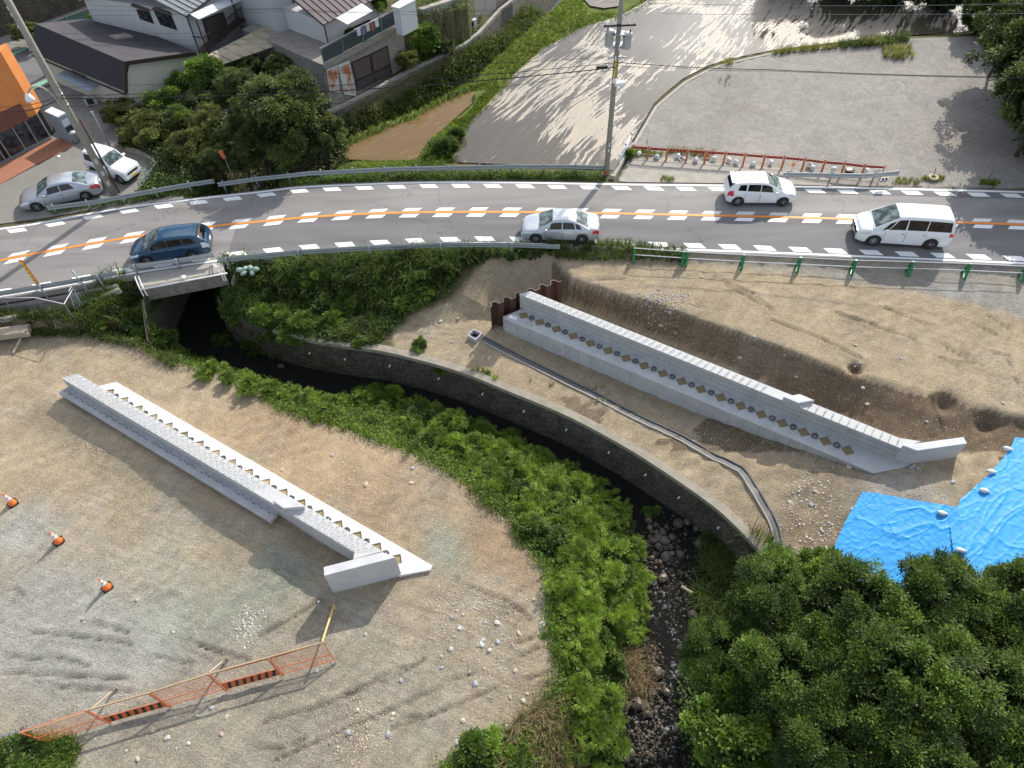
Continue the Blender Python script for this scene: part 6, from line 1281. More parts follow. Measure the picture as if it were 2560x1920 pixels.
# --- white two storey house behind it
B0 = Vector(P(508, 155, .8)); ZT_ = zat(B0, 30); B1 = V(262, 0, ZT_); B1 = Vector((B1.x, B1.y, 0)); B0g = Vector((B0.x, B0.y, 0)); dB = (B1 - B0g).normalized(); nB = Vector((-dB.y, dB.x, 0)); nB = nB if nB.x > 0 else -nB
hB = wthing('white_house', B0g, 'white two storey house with a tiled roof, brown shutters and a railed balcony', 'house')
wB = [B0g, B0g + dB * 9, B0g + dB * 9 + nB * 11, B0g + nB * 11]; mb = MB(); mb.prism([tuple(p[:2]) for p in wB], -.3, ZT_); mb.build('wall', M_WHITEW, hB)
c0 = [p + Vector((0, 0, ZT_)) for p in wB]; cm = (c0[0] + c0[1]) / 2 + Vector((0, 0, 1.7)); cm2 = (c0[2] + c0[3]) / 2 + Vector((0, 0, 1.7)); ov = nB * -.3; od = dB * -.25
ra = [c0[0] + ov + od + Vector((0, 0, -.1)), cm + ov, cm2 - ov, c0[3] - ov + od + Vector((0, 0, -.1))]; rb_ = [c0[1] + ov - od + Vector((0, 0, -.1)), cm + ov, cm2 - ov, c0[2] - ov - od + Vector((0, 0, -.1))]
o = quadpart(hB, 'roof', M_TILE, ra, .15); quadpart(hB, 'roof', M_TILE, [q + Vector((0, 0, -.002)) for q in rb_], .15)
mb = MB(); n_ = 22
for k in range(n_ + 1):
    f = k / n_; p = ra[0].lerp(ra[3], f); q = ra[1].lerp(ra[2], f); mb.beam(p + Vector((0, 0, .03)), q + Vector((0, 0, .03)), .1, .07)
tag(mb.build('roof_tile_ridge', M_TILE, o), kind='stuff')
fl = -nB
def win_on(par, pxs, p0, n, m=M_WIN, fr=M_DKFRAME, nm='window', out_=.03):
    q = [onplane(x, y, p0 + n * out_, n) for x, y in pxs]; c = sum(q, Vector()) / len(q); o = quadpart(par, nm, fr, q, .06, n); quadpart(o, 'pane', m, [c + (v - c) * .86 + n * .012 for v in q], .02, n); return o
t1 = lambda x, y: (x / 3.456, y / 3.456); t2 = lambda x, y: (640 + x / 3.456, y / 3.456)
win_on(hB, [t1(1175, 78), t1(1290, 100), t1(1330, 207), t1(1208, 165)], B0g, fl); win_on(hB, [t1(1325, 92), t1(1480, 135), t1(1532, 262), t1(1385, 215)], B0g, fl)
for q in ([t1(1125, 48), t1(1145, 25), t1(1290, 75), t1(1285, 103)], [t1(1300, 80), t1(1340, 55), t1(1470, 100), t1(1485, 130)]):
    pp_ = [onplane(x, y, B0g + fl * (.3 if i in (0, 3) else .03), fl) for i, (x, y) in enumerate(q)]; quadpart(hB, 'window_hood', M_BROWN, pp_, .04)
fr_ = -dB; F0 = B0g
for q in ([t1(1745, 170), t1(1930, 98), t1(1985, 300), t1(1805, 365)], [t1(2020, 45), t1(2130, -10), t1(2200, 180), t1(2085, 250)], [t1(2130, -5), t1(2260, -60), t1(2330, 120), t1(2200, 180)]):
    o = win_on(hB, q, F0, fr_, M_BROWN, M_DKFRAME, 'shutter')
quadpart(hB, 'balcony_canopy', M_WHITEM, [onplane(*t1(1620, 110), F0 + fr_ * .1, fr_), onplane(*t1(1718, 165), F0 + fr_ * 1.0, fr_), onplane(*t1(2300, -95), F0 + fr_ * 1.0, fr_), onplane(*t1(2200, -120), F0 + fr_ * .1, fr_)], .05)
zb1 = onplane(*t1(1790, 440), F0 + fr_ * .9, fr_); bz = zb1.z
bl0 = Vector((zb1.x, zb1.y, bz)); bl1 = bl0 + nB * 8.5; quadpart(hB, 'balcony_floor', M_BROWN, [bl0, bl1, bl1 - fr_ * .85, bl0 - fr_ * .85], .12)
bal = part(hB, 'balcony_rail', M_DKFRAME, lambda mb: (mb.beam(bl0 + Vector((0, 0, .95)), bl1 + Vector((0, 0, .95)), .06, .05), mb.beam(bl0 + Vector((0, 0, .95)), bl0 - fr_ * .85 + Vector((0, 0, .95)), .06, .05), mb.beam(bl0 + Vector((0, 0, .1)), bl1 + Vector((0, 0, .1)), .05, .05)))
for k in range(0, 56): q = bl0.lerp(bl1, k / 56); part(bal, 'baluster', M_DKFRAME, lambda mb: mb.box(q + Vector((0, 0, .5)), (.035, .035, .85)))
for f in (0, .5, 1): q = bl0.lerp(bl1, f); part(hB, 'balcony_post', M_DKFRAME, lambda mb: mb.box(q + Vector((0, 0, 1.1)), (.08, .08, 2.3)))
aw = wthing('lean_to_awning', V(620, 120, 0), 'wide tan corrugated awning in front of the white two storey house', 'awning'); AW = [V(509, 142, 2.2), V(695, 49, 2.2), V(766, 87, 1.7), V(553, 162, 1.7)]
quadpart(aw, 'awning_sheet', M_AWN, AW, .05)
for f in np.linspace(0, 1, 9): p, q = AW[0].lerp(AW[1], f), AW[3].lerp(AW[2], f); part(aw, 'batten', M_AWN, lambda mb: mb.beam(p + Vector((0, 0, .03)), q + Vector((0, 0, .03)), .05, .04))
for f in (.03, .35, .68, .97): q = AW[3].lerp(AW[2], f); part(aw, 'post', M_DKFRAME, lambda mb: mb.box(q + Vector((0, 0, -1.1)), (.09, .09, 2.1)))
# --- terrace, garage and the house on it
ZG0 = -1.5; ZT1 = 1.95; g0 = Vector(P(892, 238, ZG0)); g1 = Vector(P(981, 186, ZG0)); dg = (g1 - g0); dg.z = 0; dg.normalize(); ng = Vector((dg.y, -dg.x, 0)); ng = ng if ng.y < 0 else -ng
GA = onplane(803, 158, g0, ng); GB = onplane(1010, 100, g0, ng); GA.z = 0; GB.z = 0; nb_ = -ng
ter = wthing('terrace_block', g0, 'raised concrete terrace with a dark garage and rusty doors below it', 'terrace')
mb = MB(); mb.prism([tuple(p[:2]) for p in (GA, GB, GB + nb_ * 9, GA + nb_ * 9)], ZG0 - 1.5, ZT1); mb.build('terrace_wall', M_TERR, ter)
part(ter, 'slab_edge', M_TERR, lambda mb: mb.beam(GA + ng * .12 + Vector((0, 0, ZT1 - .15)), GB + ng * .12 + Vector((0, 0, ZT1 - .15)), .3, .32))
go_ = lambda q, nm, m, o_=.04, fr=M_DKFRAME: win_on(ter, q, g0, ng, m, fr, nm, o_)
go_([t2(820, 540), t2(985, 468), t2(1010, 640), t2(860, 700)], 'garage_shutter', M_BROWN); go_([t2(990, 466), t2(1140, 392), t2(1165, 560), t2(1012, 632)], 'garage_shutter', M_BROWN)
go_([t2(858, 705), t2(1008, 640), t2(1025, 720), t2(875, 790)], 'garage_opening', M_DKW); go_([t2(1015, 634), t2(1165, 563), t2(1182, 640), t2(1030, 715)], 'garage_opening', M_DKW)
go_([t2(607, 602), t2(703, 562), t2(722, 800), t2(640, 790)], 'rusty_door', M_RUSTW, .1, M_WHITEM); go_([t2(706, 560), t2(805, 525), t2(868, 830), t2(765, 815)], 'rusty_door', M_RUSTW, .1, M_WHITEM)
tf = wthing('terrace_fence', GA.lerp(GB, .4) + Vector((0, 0, ZT1)), 'smoked panel fence with pale posts along the terrace edge', 'fence')
for i in range(4):
    p, q = GA.lerp(GB, .02 + i * .24) + ng * .05, GA.lerp(GB, .02 + (i + 1) * .24) + ng * .05
    quadpart(tf, 'fence_panel', M_GLPAN, [p + Vector((0, 0, ZT1 + .05)), q + Vector((0, 0, ZT1 + .05)), q + Vector((0, 0, ZT1 + 1.0)), p + Vector((0, 0, ZT1 + 1.0))], .03, ng); part(tf, 'post', M_GALV, lambda mb: mb.beam(p + ng * .04 + Vector((0, 0, ZT1 - .5)), p + ng * .04 + Vector((0, 0, ZT1 + 1.15)), .06, .06)); part(tf, 'top_rail', M_GALV, lambda mb: mb.beam(p + Vector((0, 0, ZT1 + 1.1)), q + Vector((0, 0, ZT1 + 1.1)), .05, .05))
C0 = Vector(P(819, 110, ZT1)); zc = zat(C0, 54); hC = wthing('white_narrow_house', C0, 'white house with a brown metal roof standing on the terrace', 'house'); C0.z = 0
mb = MB(); mb.prism([tuple(p[:2]) for p in (C0, C0 + dg * 6, C0 + dg * 6 + nb_ * 7, C0 - dg * .2 + nb_ * 7)], ZT1 - .5, zc); mb.build('wall', M_WHITEW, hC)
zq = zc + .05; o = quadpart(hC, 'roof', M_METALR, [C0 + ng * .5 - dg * .4 + Vector((0, 0, zq)), C0 + ng * .5 + dg * 6.3 + Vector((0, 0, zq)), C0 + nb_ * 3 + dg * 6.3 + Vector((0, 0, zq + 1.3)), C0 + nb_ * 3 - dg * .4 + Vector((0, 0, zq + 1.3))], .1)
for k in range(14): p = C0 + ng * .5 + dg * (-.35 + k * .5) + Vector((0, 0, zq + .02)); q = C0 + nb_ * 3 + dg * (-.35 + k * .5) + Vector((0, 0, zq + 1.32)); part(o, 'roof_seam', M_METALR, lambda mb: mb.beam(p, q, .05, .06))
quadpart(hC, 'white_canopy', M_WHITEM, [V(840, 45, 4.2), V(869, 61, 3.9), V(932, 27, 3.9), V(905, 8, 4.2)], .04); win_on(hC, [(872, 72), (925, 48), (932, 78), (880, 98)], C0, ng, M_WIN, M_DKFRAME, 'window', .03); part(hC, 'drain_pipe', M_DKFRAME, lambda mb: mb.tube([C0 + ng * .08 + Vector((0, 0, ZT1)), C0 + ng * .08 + Vector((0, 0, zc))], .05, 6))
sb = wthing('white_storage_shed', V(1018, 72, ZT1), 'white sheet metal shed at the right end of the terrace', 'shed'); tp = [V(981, 17, 3.9), V(999, 22, 3.9), V(1038, 2, 3.9), V(1018, -6, 3.9)]
mb = MB(); mb.prism([tuple(p[:2]) for p in tp], ZT1, 3.88); mb.build('shed_wall', M_WHITEM, sb); quadpart(sb, 'shed_roof', M_WHITEM, [tp[0] + Vector((-.1, -.1, .1)), tp[1] + Vector((0, -.15, .1)), tp[2] + Vector((.1, 0, .1)), tp[3] + Vector((0, .1, .1))], .06)
mb = MB(); Bs = [V(560, -30, 4.5), V(760, -30, 4.5)]
hD = wthing('white_rear_house', V(720, 40, 1), 'tall white house wall between the two storey house and the terrace house', 'house'); D0 = Vector(P(753, 88, 1.2)); D0.z = 0; zd = 5.2
mb = MB(); mb.prism([tuple(p[:2]) for p in (D0, D0 + dg * 3.2 , D0 + dg * 3.2 + nb_ * 7, D0 - dg * 1.7 + nb_ * 7, D0 - dg * 1.7 + nb_ * .3)], 0, zd); mb.build('wall', mat('grey_white_wall', (.46, .47, .49), .85, .06, 1.5), hD); part(hD, 'drain_pipe', M_DKFRAME, lambda mb: mb.tube([D0 + ng * .08, D0 + ng * .08 + Vector((0, 0, zd))], .06, 6)); mb = MB(); mb.prism([tuple(p[:2]) for p in (D0 + ng * .2 - dg * 1.9, D0 + ng * .2 + dg * 3.4, D0 + dg * 3.4 + nb_ * 7.2, D0 - dg * 1.9 + nb_ * 7.2)], zd, zd + .2); mb.build('roof', M_METALR, hD)
ln = wthing('lean_to_shed', V(760, 150, 0), 'small lean-to with a white and rusty sheet roof beside the terrace', 'shed')
quadpart(ln, 'white_roof_sheet', M_WHITEM, [V(704, 107, 1.75), V(764, 90, 1.8), V(787, 101, 1.7), V(738, 121, 1.6)], .04); quadpart(ln, 'rusty_roof_sheet', mat('rusty_sheet', (.38, .13, .04), .7, .1, 3, col2=(.50, .42, .36), contrast=.15), [V(764, 84, 2.0), V(777, 79, 2.05), V(815, 92, 1.95), V(800, 102, 1.85)], .04)
for i in range(6): a, b = V(744 + i * 6, 122 - i * 3, 1.45), V(750 + i * 6, 119 - i * 3, 1.45); quadpart(ln, 'wall_sheet', M_WHITEM if i % 2 else mat('cream_sheet', (.50, .53, .48), .5), [Vector((a.x, a.y, -.5)), Vector((b.x - .02, b.y, -.5)), Vector((b.x - .02, b.y, 1.45)), a], .03, ng)
quadpart(ln, 'mesh_panel', M_GRMESH, [V(780, 108, 1.3), V(803, 120, 1.3), Vector((*V(803, 120, 1.3)[:2], -.3)), Vector((*V(780, 108, 1.3)[:2], -.3))], .02, ng)
rw_ = wthing('tall_retaining_wall', V(1130, 90, -1.2), 'tall pale panelled concrete retaining wall right of the terrace', 'retaining wall'); w0, w1, w2 = V(1066, 112, -1.3), V(1161, 80, -1.3), V(1290, -30, -1.3)
for a, b, n_ in ((w0, w1, 4), (w1, w2, 5)):
    for k in range(n_):
        p, q = a.lerp(b, k / n_), a.lerp(b, (k + 1) / n_); dd0 = (q - p).normalized() * .02; part(rw_, 'wall_panel', M_OLDC if k % 3 else M_TERR, lambda mb: mb.prism([tuple((p + dd0)[:2]), tuple((q - dd0)[:2]), tuple((q - dd0 + nb_ * .5)[:2]), tuple((p + dd0 + nb_ * .5)[:2])], -2.2, 1.5))
wf = wthing('channel_coping', V(1016, 179, -1.5), 'long pale concrete coping wall along the weedy channel below the houses', 'kerb wall'); cpw = [V(x, y, -1.45) for x, y in ((800, 290), (866, 260), (940, 222), (1016, 181), (1090, 145), (1161, 112), (1195, 85), (1222, 56), (1250, 25), (1277, 4), (1300, -30))]
for a, b in zip(cpw[:-1], cpw[1:]): part(wf, 'coping_segment', M_OLDC, lambda mb: mb.beam(a, b, .28, .22)); part(wf, 'wall_face', M_DARKC, lambda mb: mb.beam(a + Vector((.05, -.02, -1.4)), b + Vector((.05, -.02, -1.4)), .2, 2.5))
ac = wthing('air_conditioner', V(1183, 66, -1.0), 'small white air conditioner box by the pale retaining wall', 'air conditioner'); q = V(1180, 70, -1.2); part(ac, 'casing', M_WHITEM, lambda mb: mb.box(q + Vector((0, 0, .4)), (.8, .35, .6), .3)); part(ac, 'fan_grille', M_TRIM, lambda mb: mb.box(q + Vector((.0, -.19, .4)), (.4, .03, .4), .3))
# --- orange building and forecourt
O1 = Vector(P(128, 346, 0)); zg_ = zat(O1, 285); O2 = V(105, 262, zg_); O2 = Vector((O2.x, O2.y, 0)); fdir = (Vector(P(0, 411, 0)) - O1).normalized(); ztop = zat(O2, 107) 
ob = wthing('orange_building', O1, 'orange walled shop building with a glazed ground floor at the left edge', 'building')
mb = MB(); mb.prism([tuple(p[:2]) for p in (O1, O2, O2 + fdir * 12, O1 + fdir * 12)], zg_, ztop); mb.build('upper_wall', M_ORANGEW, ob)
bk = (O2 - O1).normalized(); mb = MB(); mb.prism([tuple(p[:2]) for p in (O2 + fdir * .05, O2 + bk * 6, O2 + bk * 6 + fdir * 12, O2 + fdir * 12)], ztop - 3.5, ztop - 2.2); fn = Vector((fdir.y, -fdir.x, 0)); fn = fn if fn.y < 0 else -fn
qn = lambda a, b, z0, z1, o=.03: [O1 + fdir * a + fn * o + Vector((0, 0, z0)), O1 + fdir * b + fn * o + Vector((0, 0, z0)), O1 + fdir * b + fn * o + Vector((0, 0, z1)), O1 + fdir * a + fn * o + Vector((0, 0, z1))]
win_q = quadpart(ob, 'window', M_DKFRAME, qn(2.3, 4.4, zg_ + 1.6, zg_ + 3.0), .05, fn); quadpart(win_q, 'pane', M_WIN, qn(2.4, 4.3, zg_ + 1.7, zg_ + 2.9, .05), .02, fn); quadpart(ob, 'wall_lamp_bracket', M_WREF, qn(3.1, 3.7, zg_ + 3.2, zg_ + 3.35, .3), .08, fn)
mb = MB(); mb.prism([tuple(p[:2]) for p in (O1 + bk * .6, O2, O2 + fdir * 12, O1 + bk * .6 + fdir * 12)], -.1, zg_ - .003); mb.build('shop_interior', M_DKW, ob)
part(ob, 'sill_frame', M_GALV, lambda mb: mb.beam(O1 + Vector((0, 0, .06)), O1 + fdir * 12 + Vector((0, 0, .06)), .14, .12)); part(ob, 'brown_front_band', mat('brown_band', (.16, .06, .04), .7, .2, 4, stretch=(1, 1, 6)), lambda mb: mb.beam(O1 + fn * .03 + Vector((0, 0, zg_ + .5)) + fdir * .6, O1 + fn * .03 + fdir * 12 + Vector((0, 0, zg_ + .5)), .1, 1.1))  # dark brown band across the front wall above the glazing
for a in (0, .9, 1.8, 2.9, 3.25, 4.3, 5.4, 7, 9): part(ob, 'mullion', M_GALV, lambda mb: mb.beam(O1 + fdir * a + Vector((0, 0, .1)), O1 + fdir * a + Vector((0, 0, zg_)), .07, .07))
for a, b in zip((0, .9, 1.8, 3.25, 4.3, 5.4, 7), (.9, 1.8, 2.9, 4.3, 5.4, 7, 9)): quadpart(ob, 'shop_pane', M_WIN, qn(a + .05, b - .05, .15, zg_ - .03, -.02), .015, fn)
flat('paved_forecourt_strip', [tuple(p[:2]) for p in wl([(0, 414), (133, 349), (165, 346), (186, 366), (95, 410), (0, 462), (-120, 520), (-120, 470)], 0)], .035, M_PAVER)
ib = wthing('metal_storage_box', V(187, 361, 0), 'grey blue storage box with a white lid beside the shop glazing', 'storage box'); tb = [V(146, 296, 1.9), V(113, 281, 1.9), V(131, 270, 1.9), V(166, 285, 1.9)]
mb = MB(); mb.prism([tuple(p[:2]) for p in tb], 0, 1.85); mb.build('box_body', M_BLUEG, ib); quadpart(ib, 'lid', M_WHITEM, [q + Vector((0, 0, .1)) for q in tb], .1)
e0_, e1_ = tb[0], tb[3]; nn_ = Vector(((e1_ - e0_).y, -(e1_ - e0_).x, 0)).normalized()
for k in range(3): p, q = e0_.lerp(e1_, .12), e0_.lerp(e1_, .88); quadpart(ib, 'door_panel', [M_WHITEM, M_TRIM, M_GREYBOX][k], [Vector((p.x, p.y, 1.65 - k * .5)) + nn_ * .03, Vector((q.x, q.y, 1.65 - k * .5)) + nn_ * .03, Vector((q.x, q.y, 1.25 - k * .5)) + nn_ * .03, Vector((p.x, p.y, 1.25 - k * .5)) + nn_ * .03], .04, nn_)
mb = MB(); q = V(193, 356, .0); mb.lathe([(.17, 0), (.17, .7), (.24, .72), (.24, .78), (.05, .84)], q, 14); o = mb.build('litter_bin', M_GREYBOX, origin=q); tag(o, 'small round topped bin beside the grey blue storage box', 'bin')
mb = MB(); q = V(146, 392, .0); mb.lathe([(.13, 0), (.13, .04)], q, 12); o = mb.build('manhole_cover', M_WREF, origin=q); tag(o, 'small white round lid on the forecourt asphalt', 'lid')
pw = wthing('forecourt_wall', V(330, 400, 0), 'low grey concrete wall with a green edge rail at the forecourt corner', 'wall'); wl_ = [V(300, 372, .0), V(345, 385, .0), V(383, 405, .0), V(395, 425, 0), V(352, 478, 0)]
for i, (a, b) in enumerate(zip(wl_[:-1], wl_[1:])): part(pw, 'wall_segment', M_TERR, lambda mb: mb.beam(a + Vector((0, 0, -.2)), b + Vector((0, 0, -.2)), .18, 1.1 if i < 3 else .6)); part(pw, 'edge_rail', M_GRMESH, lambda mb: mb.beam(a + Vector((0, 0, .42)), b + Vector((0, 0, .42)), .07, .08)) if i > 1 else None
flat('forecourt', [tuple(p[:2]) for p in wl([(-200, 600), (0, 560), (116, 545), (255, 519), (350, 503), (396, 428), (385, 405), (300, 372), (188, 362), (95, 412), (0, 462), (-200, 560)], 0)], .012, mat('forecourt_asphalt', (.19, .185, .165), .9, .1, 1.2, .2, 40, col2=(.25, .24, .21)))
st = flat('back_street', [tuple(p[:2]) for p in wl([(20, 130), (64, 118), (150, 195), (120, 215), (86, 222), (60, 190)], .05)], .05, M_ASPHN)
for q in ([(78, 214), (116, 198), (120, 205), (84, 223)], [(30, 132), (68, 117), (71, 121), (34, 138)]): flat('green_shoulder', [tuple(p[:2]) for p in wl(q, .06)], .06, mat('green_road_paint', (.22, .44, .30), .7, .1, 5) if 'green_road_paint' not in bpy.data.materials else bpy.data.materials['green_road_paint'])
sw2 = wthing('street_stone_wall', V(120, 60, .5), 'dark stone retaining wall behind the dark roofed house', 'retaining wall'); a, b = V(-60, 110, 0), V(330, -30, 0); part(sw2, 'wall_face', M_STONEW, lambda mb: mb.beam(a + Vector((0, 0, 1.8)), b + Vector((0, 0, 1.8)), .6, 4.6))
gf = wthing('green_mesh_fence', V(190, 45, 1), 'green mesh guard fence in front of the stone wall', 'fence'); a, b = V(131, 54, 1.3), V(264, 5, 1.3); quadpart(gf, 'mesh_panel', M_GRMESH, [a, b, b + Vector((0, 0, -1.0)), a + Vector((0, 0, -1.0))], .03, Vector((0, -1, 0)))
for z in (0, -1.0): part(gf, 'rail', M_GALV, lambda mb: mb.beam(a + Vector((0, -.03, z)), b + Vector((0, -.03, z)), .05, .05))
for f in (.25, .85): q = a.lerp(b, f); part(gf, 'post', M_GRMESH, lambda mb: mb.box(q + Vector((0, -.08, -.5)), (.1, .08, 1.2)))

# gutters, pipes and yard clutter
part(hA, 'gutter', M_TRIM, lambda mb: mb.beam(G1 + Vector((0, 0, -.2)) + n_l * .06, G2 + Vector((0, 0, -.2)) + n_l * .06, .1, .09)); part(hA, 'drain_pipe', M_TERR, lambda mb: mb.tube([wp_[0] + n_l * .05, wp_[0] + n_l * .05 + Vector((0, 0, EZL - .1))], .05, 6))
part(hB, 'gutter', M_TRIM, lambda mb: mb.beam(ra[0] + Vector((0, 0, -.1)), ra[3] + Vector((0, 0, -.1)), .1, .1)); part(hB, 'drain_pipe', M_TRIM, lambda mb: mb.tube([B0g + fl * .06 + fr_ * .06, B0g + fl * .06 + fr_ * .06 + Vector((0, 0, ZT_))], .05, 6))
for (x, y, z, l) in ((232, 262, .0, 'small grey outdoor unit beside the cream house wall'), (915, 92, ZT1, 'white outdoor unit on the terrace')):
    q = V(x, y, z); r = wthing('air_conditioner', q, l, 'air conditioner'); part(r, 'casing', M_GREYBOX, lambda mb: mb.box(q + Vector((0, 0, .35)), (.8, .32, .6), .3)); part(r, 'fan_grille', M_TRIM, lambda mb: mb.box(q + Vector((.04, -.17, .35)), (.42, .03, .42), .3))
lr = wthing('laundry_pole', V(905, 70, ZT1 + 1.4), 'laundry hanging from a pole under the white canopy', 'laundry'); a, b = V(885, 74, ZT1 + 1.6), V(945, 46, ZT1 + 1.6); part(lr, 'pole', M_GALV, lambda mb: mb.tube([a, b], .02, 6))
for i, c in enumerate(((.6, .6, .62), (.12, .16, .28), (.55, .5, .42), (.3, .09, .1), (.62, .62, .6))): q = a.lerp(b, .1 + i * .19); d_ = (b - a).normalized(); part(lr, 'garment', mat('cloth_%s' % ['white', 'navy', 'beige', 'red', 'pale'][i], c, .9), lambda mb: mb.slab([q, q + d_ * .3, q + d_ * .3 + Vector((0, 0, -.55 - .1 * (i % 2))), q + Vector((0, 0, -.55 - .1 * (i % 2)))], .02, ng))
# ================================================================ vegetation
LM_DENSE = leafmat('dense_tree_leaves', (.022, .040, .010), (.18, .235, .055), .34, .6)
LM_OLIVE = leafmat('olive_shrub_leaves', (.045, .066, .016), (.21, .25, .055), .34, .6)
LM_BRIGHT = leafmat('bright_shrub_leaves', (.055, .105, .016), (.24, .36, .05), .42, .55)
LM_BANK = leafmat('bank_shrub_leaves', (.065, .115, .015), (.265, .385, .045), .45, .55)
LM_BIG = leafmat('near_tree_leaves', (.018, .040, .009), (.185, .28, .042), .38, .55)
LM_KUDZU = leafmat('broad_vine_leaves', (.04, .08, .014), (.24, .36, .05), .4, .5)
LM_COVER = leafmat('ground_cover_leaves', (.032, .060, .012), (.14, .21, .035), .38, .6)
LM_GRASS = leafmat('grass_blades', (.055, .085, .018), (.20, .28, .05), .42, .6)
LM_BUND = leafmat('bund_grass_blades', (.12, .18, .016), (.28, .37, .035), .45, .6)
LM_YELLOW = leafmat('yellow_grass_blades', (.18, .19, .035), (.38, .39, .08), .4, .6)
LM_DRY = leafmat('dry_grass_blades', (.20, .15, .07), (.38, .29, .16), .3, .7)
M_BARK = mat('bark', (.07, .055, .04), .9, .2, 8, .4, 30)
def unit(v): return v / (np.linalg.norm(v, axis=-1, keepdims=True) + 1e-9)
def leaves(cen, nrm, dirn, ln, wd, rg, fold=.25):
    "rhombic folded leaves: centre base, normal, direction, length, width arrays"
    d = unit(dirn); n = unit(nrm - d * (nrm * d).sum(-1, keepdims=True)); s = np.cross(d, n); N_ = len(cen); ln = ln[:, None]; wd = wd[:, None]
    tip = cen + d * ln - n * ln * .12; a = cen + d * ln * .45 + s * wd + n * wd * fold; b = cen + d * ln * .45 - s * wd + n * wd * fold
    v = np.stack([cen, a, tip, b], 1).reshape(-1, 3); q = np.arange(N_ * 4).reshape(-1, 4); return v, q
def lc_col(N_, rg, base=None, rep=4):
    r = rg.random(N_) * .75 if base is None else np.clip(base + rg.normal(0, .14, N_), 0, 1); g = rg.random(N_)
    return np.repeat(np.stack([r, g, g, np.ones(N_)], 1), rep, 0)
def crown(name, m, n_cl, n_lf, lsz, seed, lobes=9, flat_=.8, frond=False, asp=.5, up=.35, spread=.17, tips=.11, tipr=1.0):
    "unit-radius crown mesh of leaf clusters on overlapping lobes"
    rg = np.random.default_rng(seed); L0 = []
    for i in range(lobes):
        v = unit(rg.normal(size=3)); v[2] = abs(v[2]) * .9 - .15; r0 = rg.uniform(.20, .50); L0.append((v * (1 - r0) * rg.uniform(.75, 1.15) * np.array([1, 1, flat_]), r0))
    L0.append((np.zeros(3), .56)); C_ = []; Nn = []; LI = []; lobc = rg.uniform(-.28, .28, lobes + 1)
    nb_ = max(14, int(n_cl * tips)); TB = []
    while len(TB) < nb_:
        li = rg.integers(len(L0)); c, r0 = L0[li]; v = unit(rg.normal(size=3))
        if v[2] < -.4: continue
        p = c + v * r0 * rg.uniform(.72, 1.12) * np.array([1, 1, .9])
        if any(np.linalg.norm((p - c2) / np.array([1, 1, .9])) < r2 * .84 for c2, r2 in L0): continue
        TB.append((p, v, rg.uniform(.10, .24) * tipr, lobc[li] + rg.uniform(-.22, .22)))
    while len(C_) < n_cl:
        p, v, rb, cb_ = TB[rg.integers(nb_)]; w = unit(rg.normal(size=3) + v * .9 + np.array([0, 0, .5])); C_.append(p + w * rb * rg.uniform(.75, 1.1)); Nn.append(unit(w + v * .5)); LI.append(cb_)
    C_ = np.array(C_); Nn = np.array(Nn); k = np.repeat(np.arange(n_cl), n_lf); rr = rg.normal(size=(len(k), 3))
    if not frond:
        pos = C_[k] + rr * spread * .55 * np.array([1, 1, .7]) ; dirn = unit(rr + Nn[k] * .8 + np.array([0, 0, .1])); nrm = unit(Nn[k] * .7 + np.array([0, 0, .9]) + rg.normal(size=(len(k), 3)) * .45)
        ln = lsz * rg.uniform(.7, 1.3, len(k)); wd = ln * asp * .5
    else:
        nf = n_lf // 12; kk = np.repeat(np.arange(n_cl), n_lf // 12 * 12); f = np.tile(np.repeat(np.arange(nf), 12), n_cl); j = np.tile(np.arange(12), n_cl * nf); fi = kk * nf + f
        NF = n_cl * nf; fd = unit(rg.normal(size=(NF, 3)) + np.repeat(Nn, nf, 0) * .7 + np.array([0, 0, .15])); fn = unit(np.repeat(Nn, nf, 0) * .5 + np.array([0, 0, 1.0]) + rg.normal(size=(NF, 3)) * .25); fn = unit(fn - fd * (fn * fd).sum(-1, keepdims=True)); fs = np.cross(fd, fn)
        t = (j // 2 + 1) / 6.0; sgn = np.where(j % 2, 1.0, -1.0); fl = spread * 1.5
        pos = C_[kk] + fd[fi] * (t * fl)[:, None] - fn[fi] * (t * t * fl * .35)[:, None] ; dirn = fs[fi] * sgn[:, None] + fd[fi] * .55; nrm = fn[fi] + rg.normal(size=(len(kk), 3)) * .18
        ln = lsz * rg.uniform(.8, 1.15, len(kk)) * (1.15 - .45 * np.abs(t - .45)); wd = ln * asp * .5; k = kk
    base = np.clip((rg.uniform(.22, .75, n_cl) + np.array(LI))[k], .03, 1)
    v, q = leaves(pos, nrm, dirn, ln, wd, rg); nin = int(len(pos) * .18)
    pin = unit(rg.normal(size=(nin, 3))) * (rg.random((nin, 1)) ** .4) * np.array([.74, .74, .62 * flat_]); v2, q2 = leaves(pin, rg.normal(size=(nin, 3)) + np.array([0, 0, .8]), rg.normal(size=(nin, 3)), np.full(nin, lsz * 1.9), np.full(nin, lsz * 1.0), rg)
    col = np.concatenate([lc_col(len(pos), rg, base), lc_col(nin, rg, np.full(nin, .12))]); o = fast_mesh(name, np.concatenate([v, v2]), np.concatenate([q, q2 + len(v)]), m, colors={'lc': col}); me = o.data; bpy.data.objects.remove(o); return me  # inner fill leaves coloured dark, shade inside the crown put into colour
PR = {}
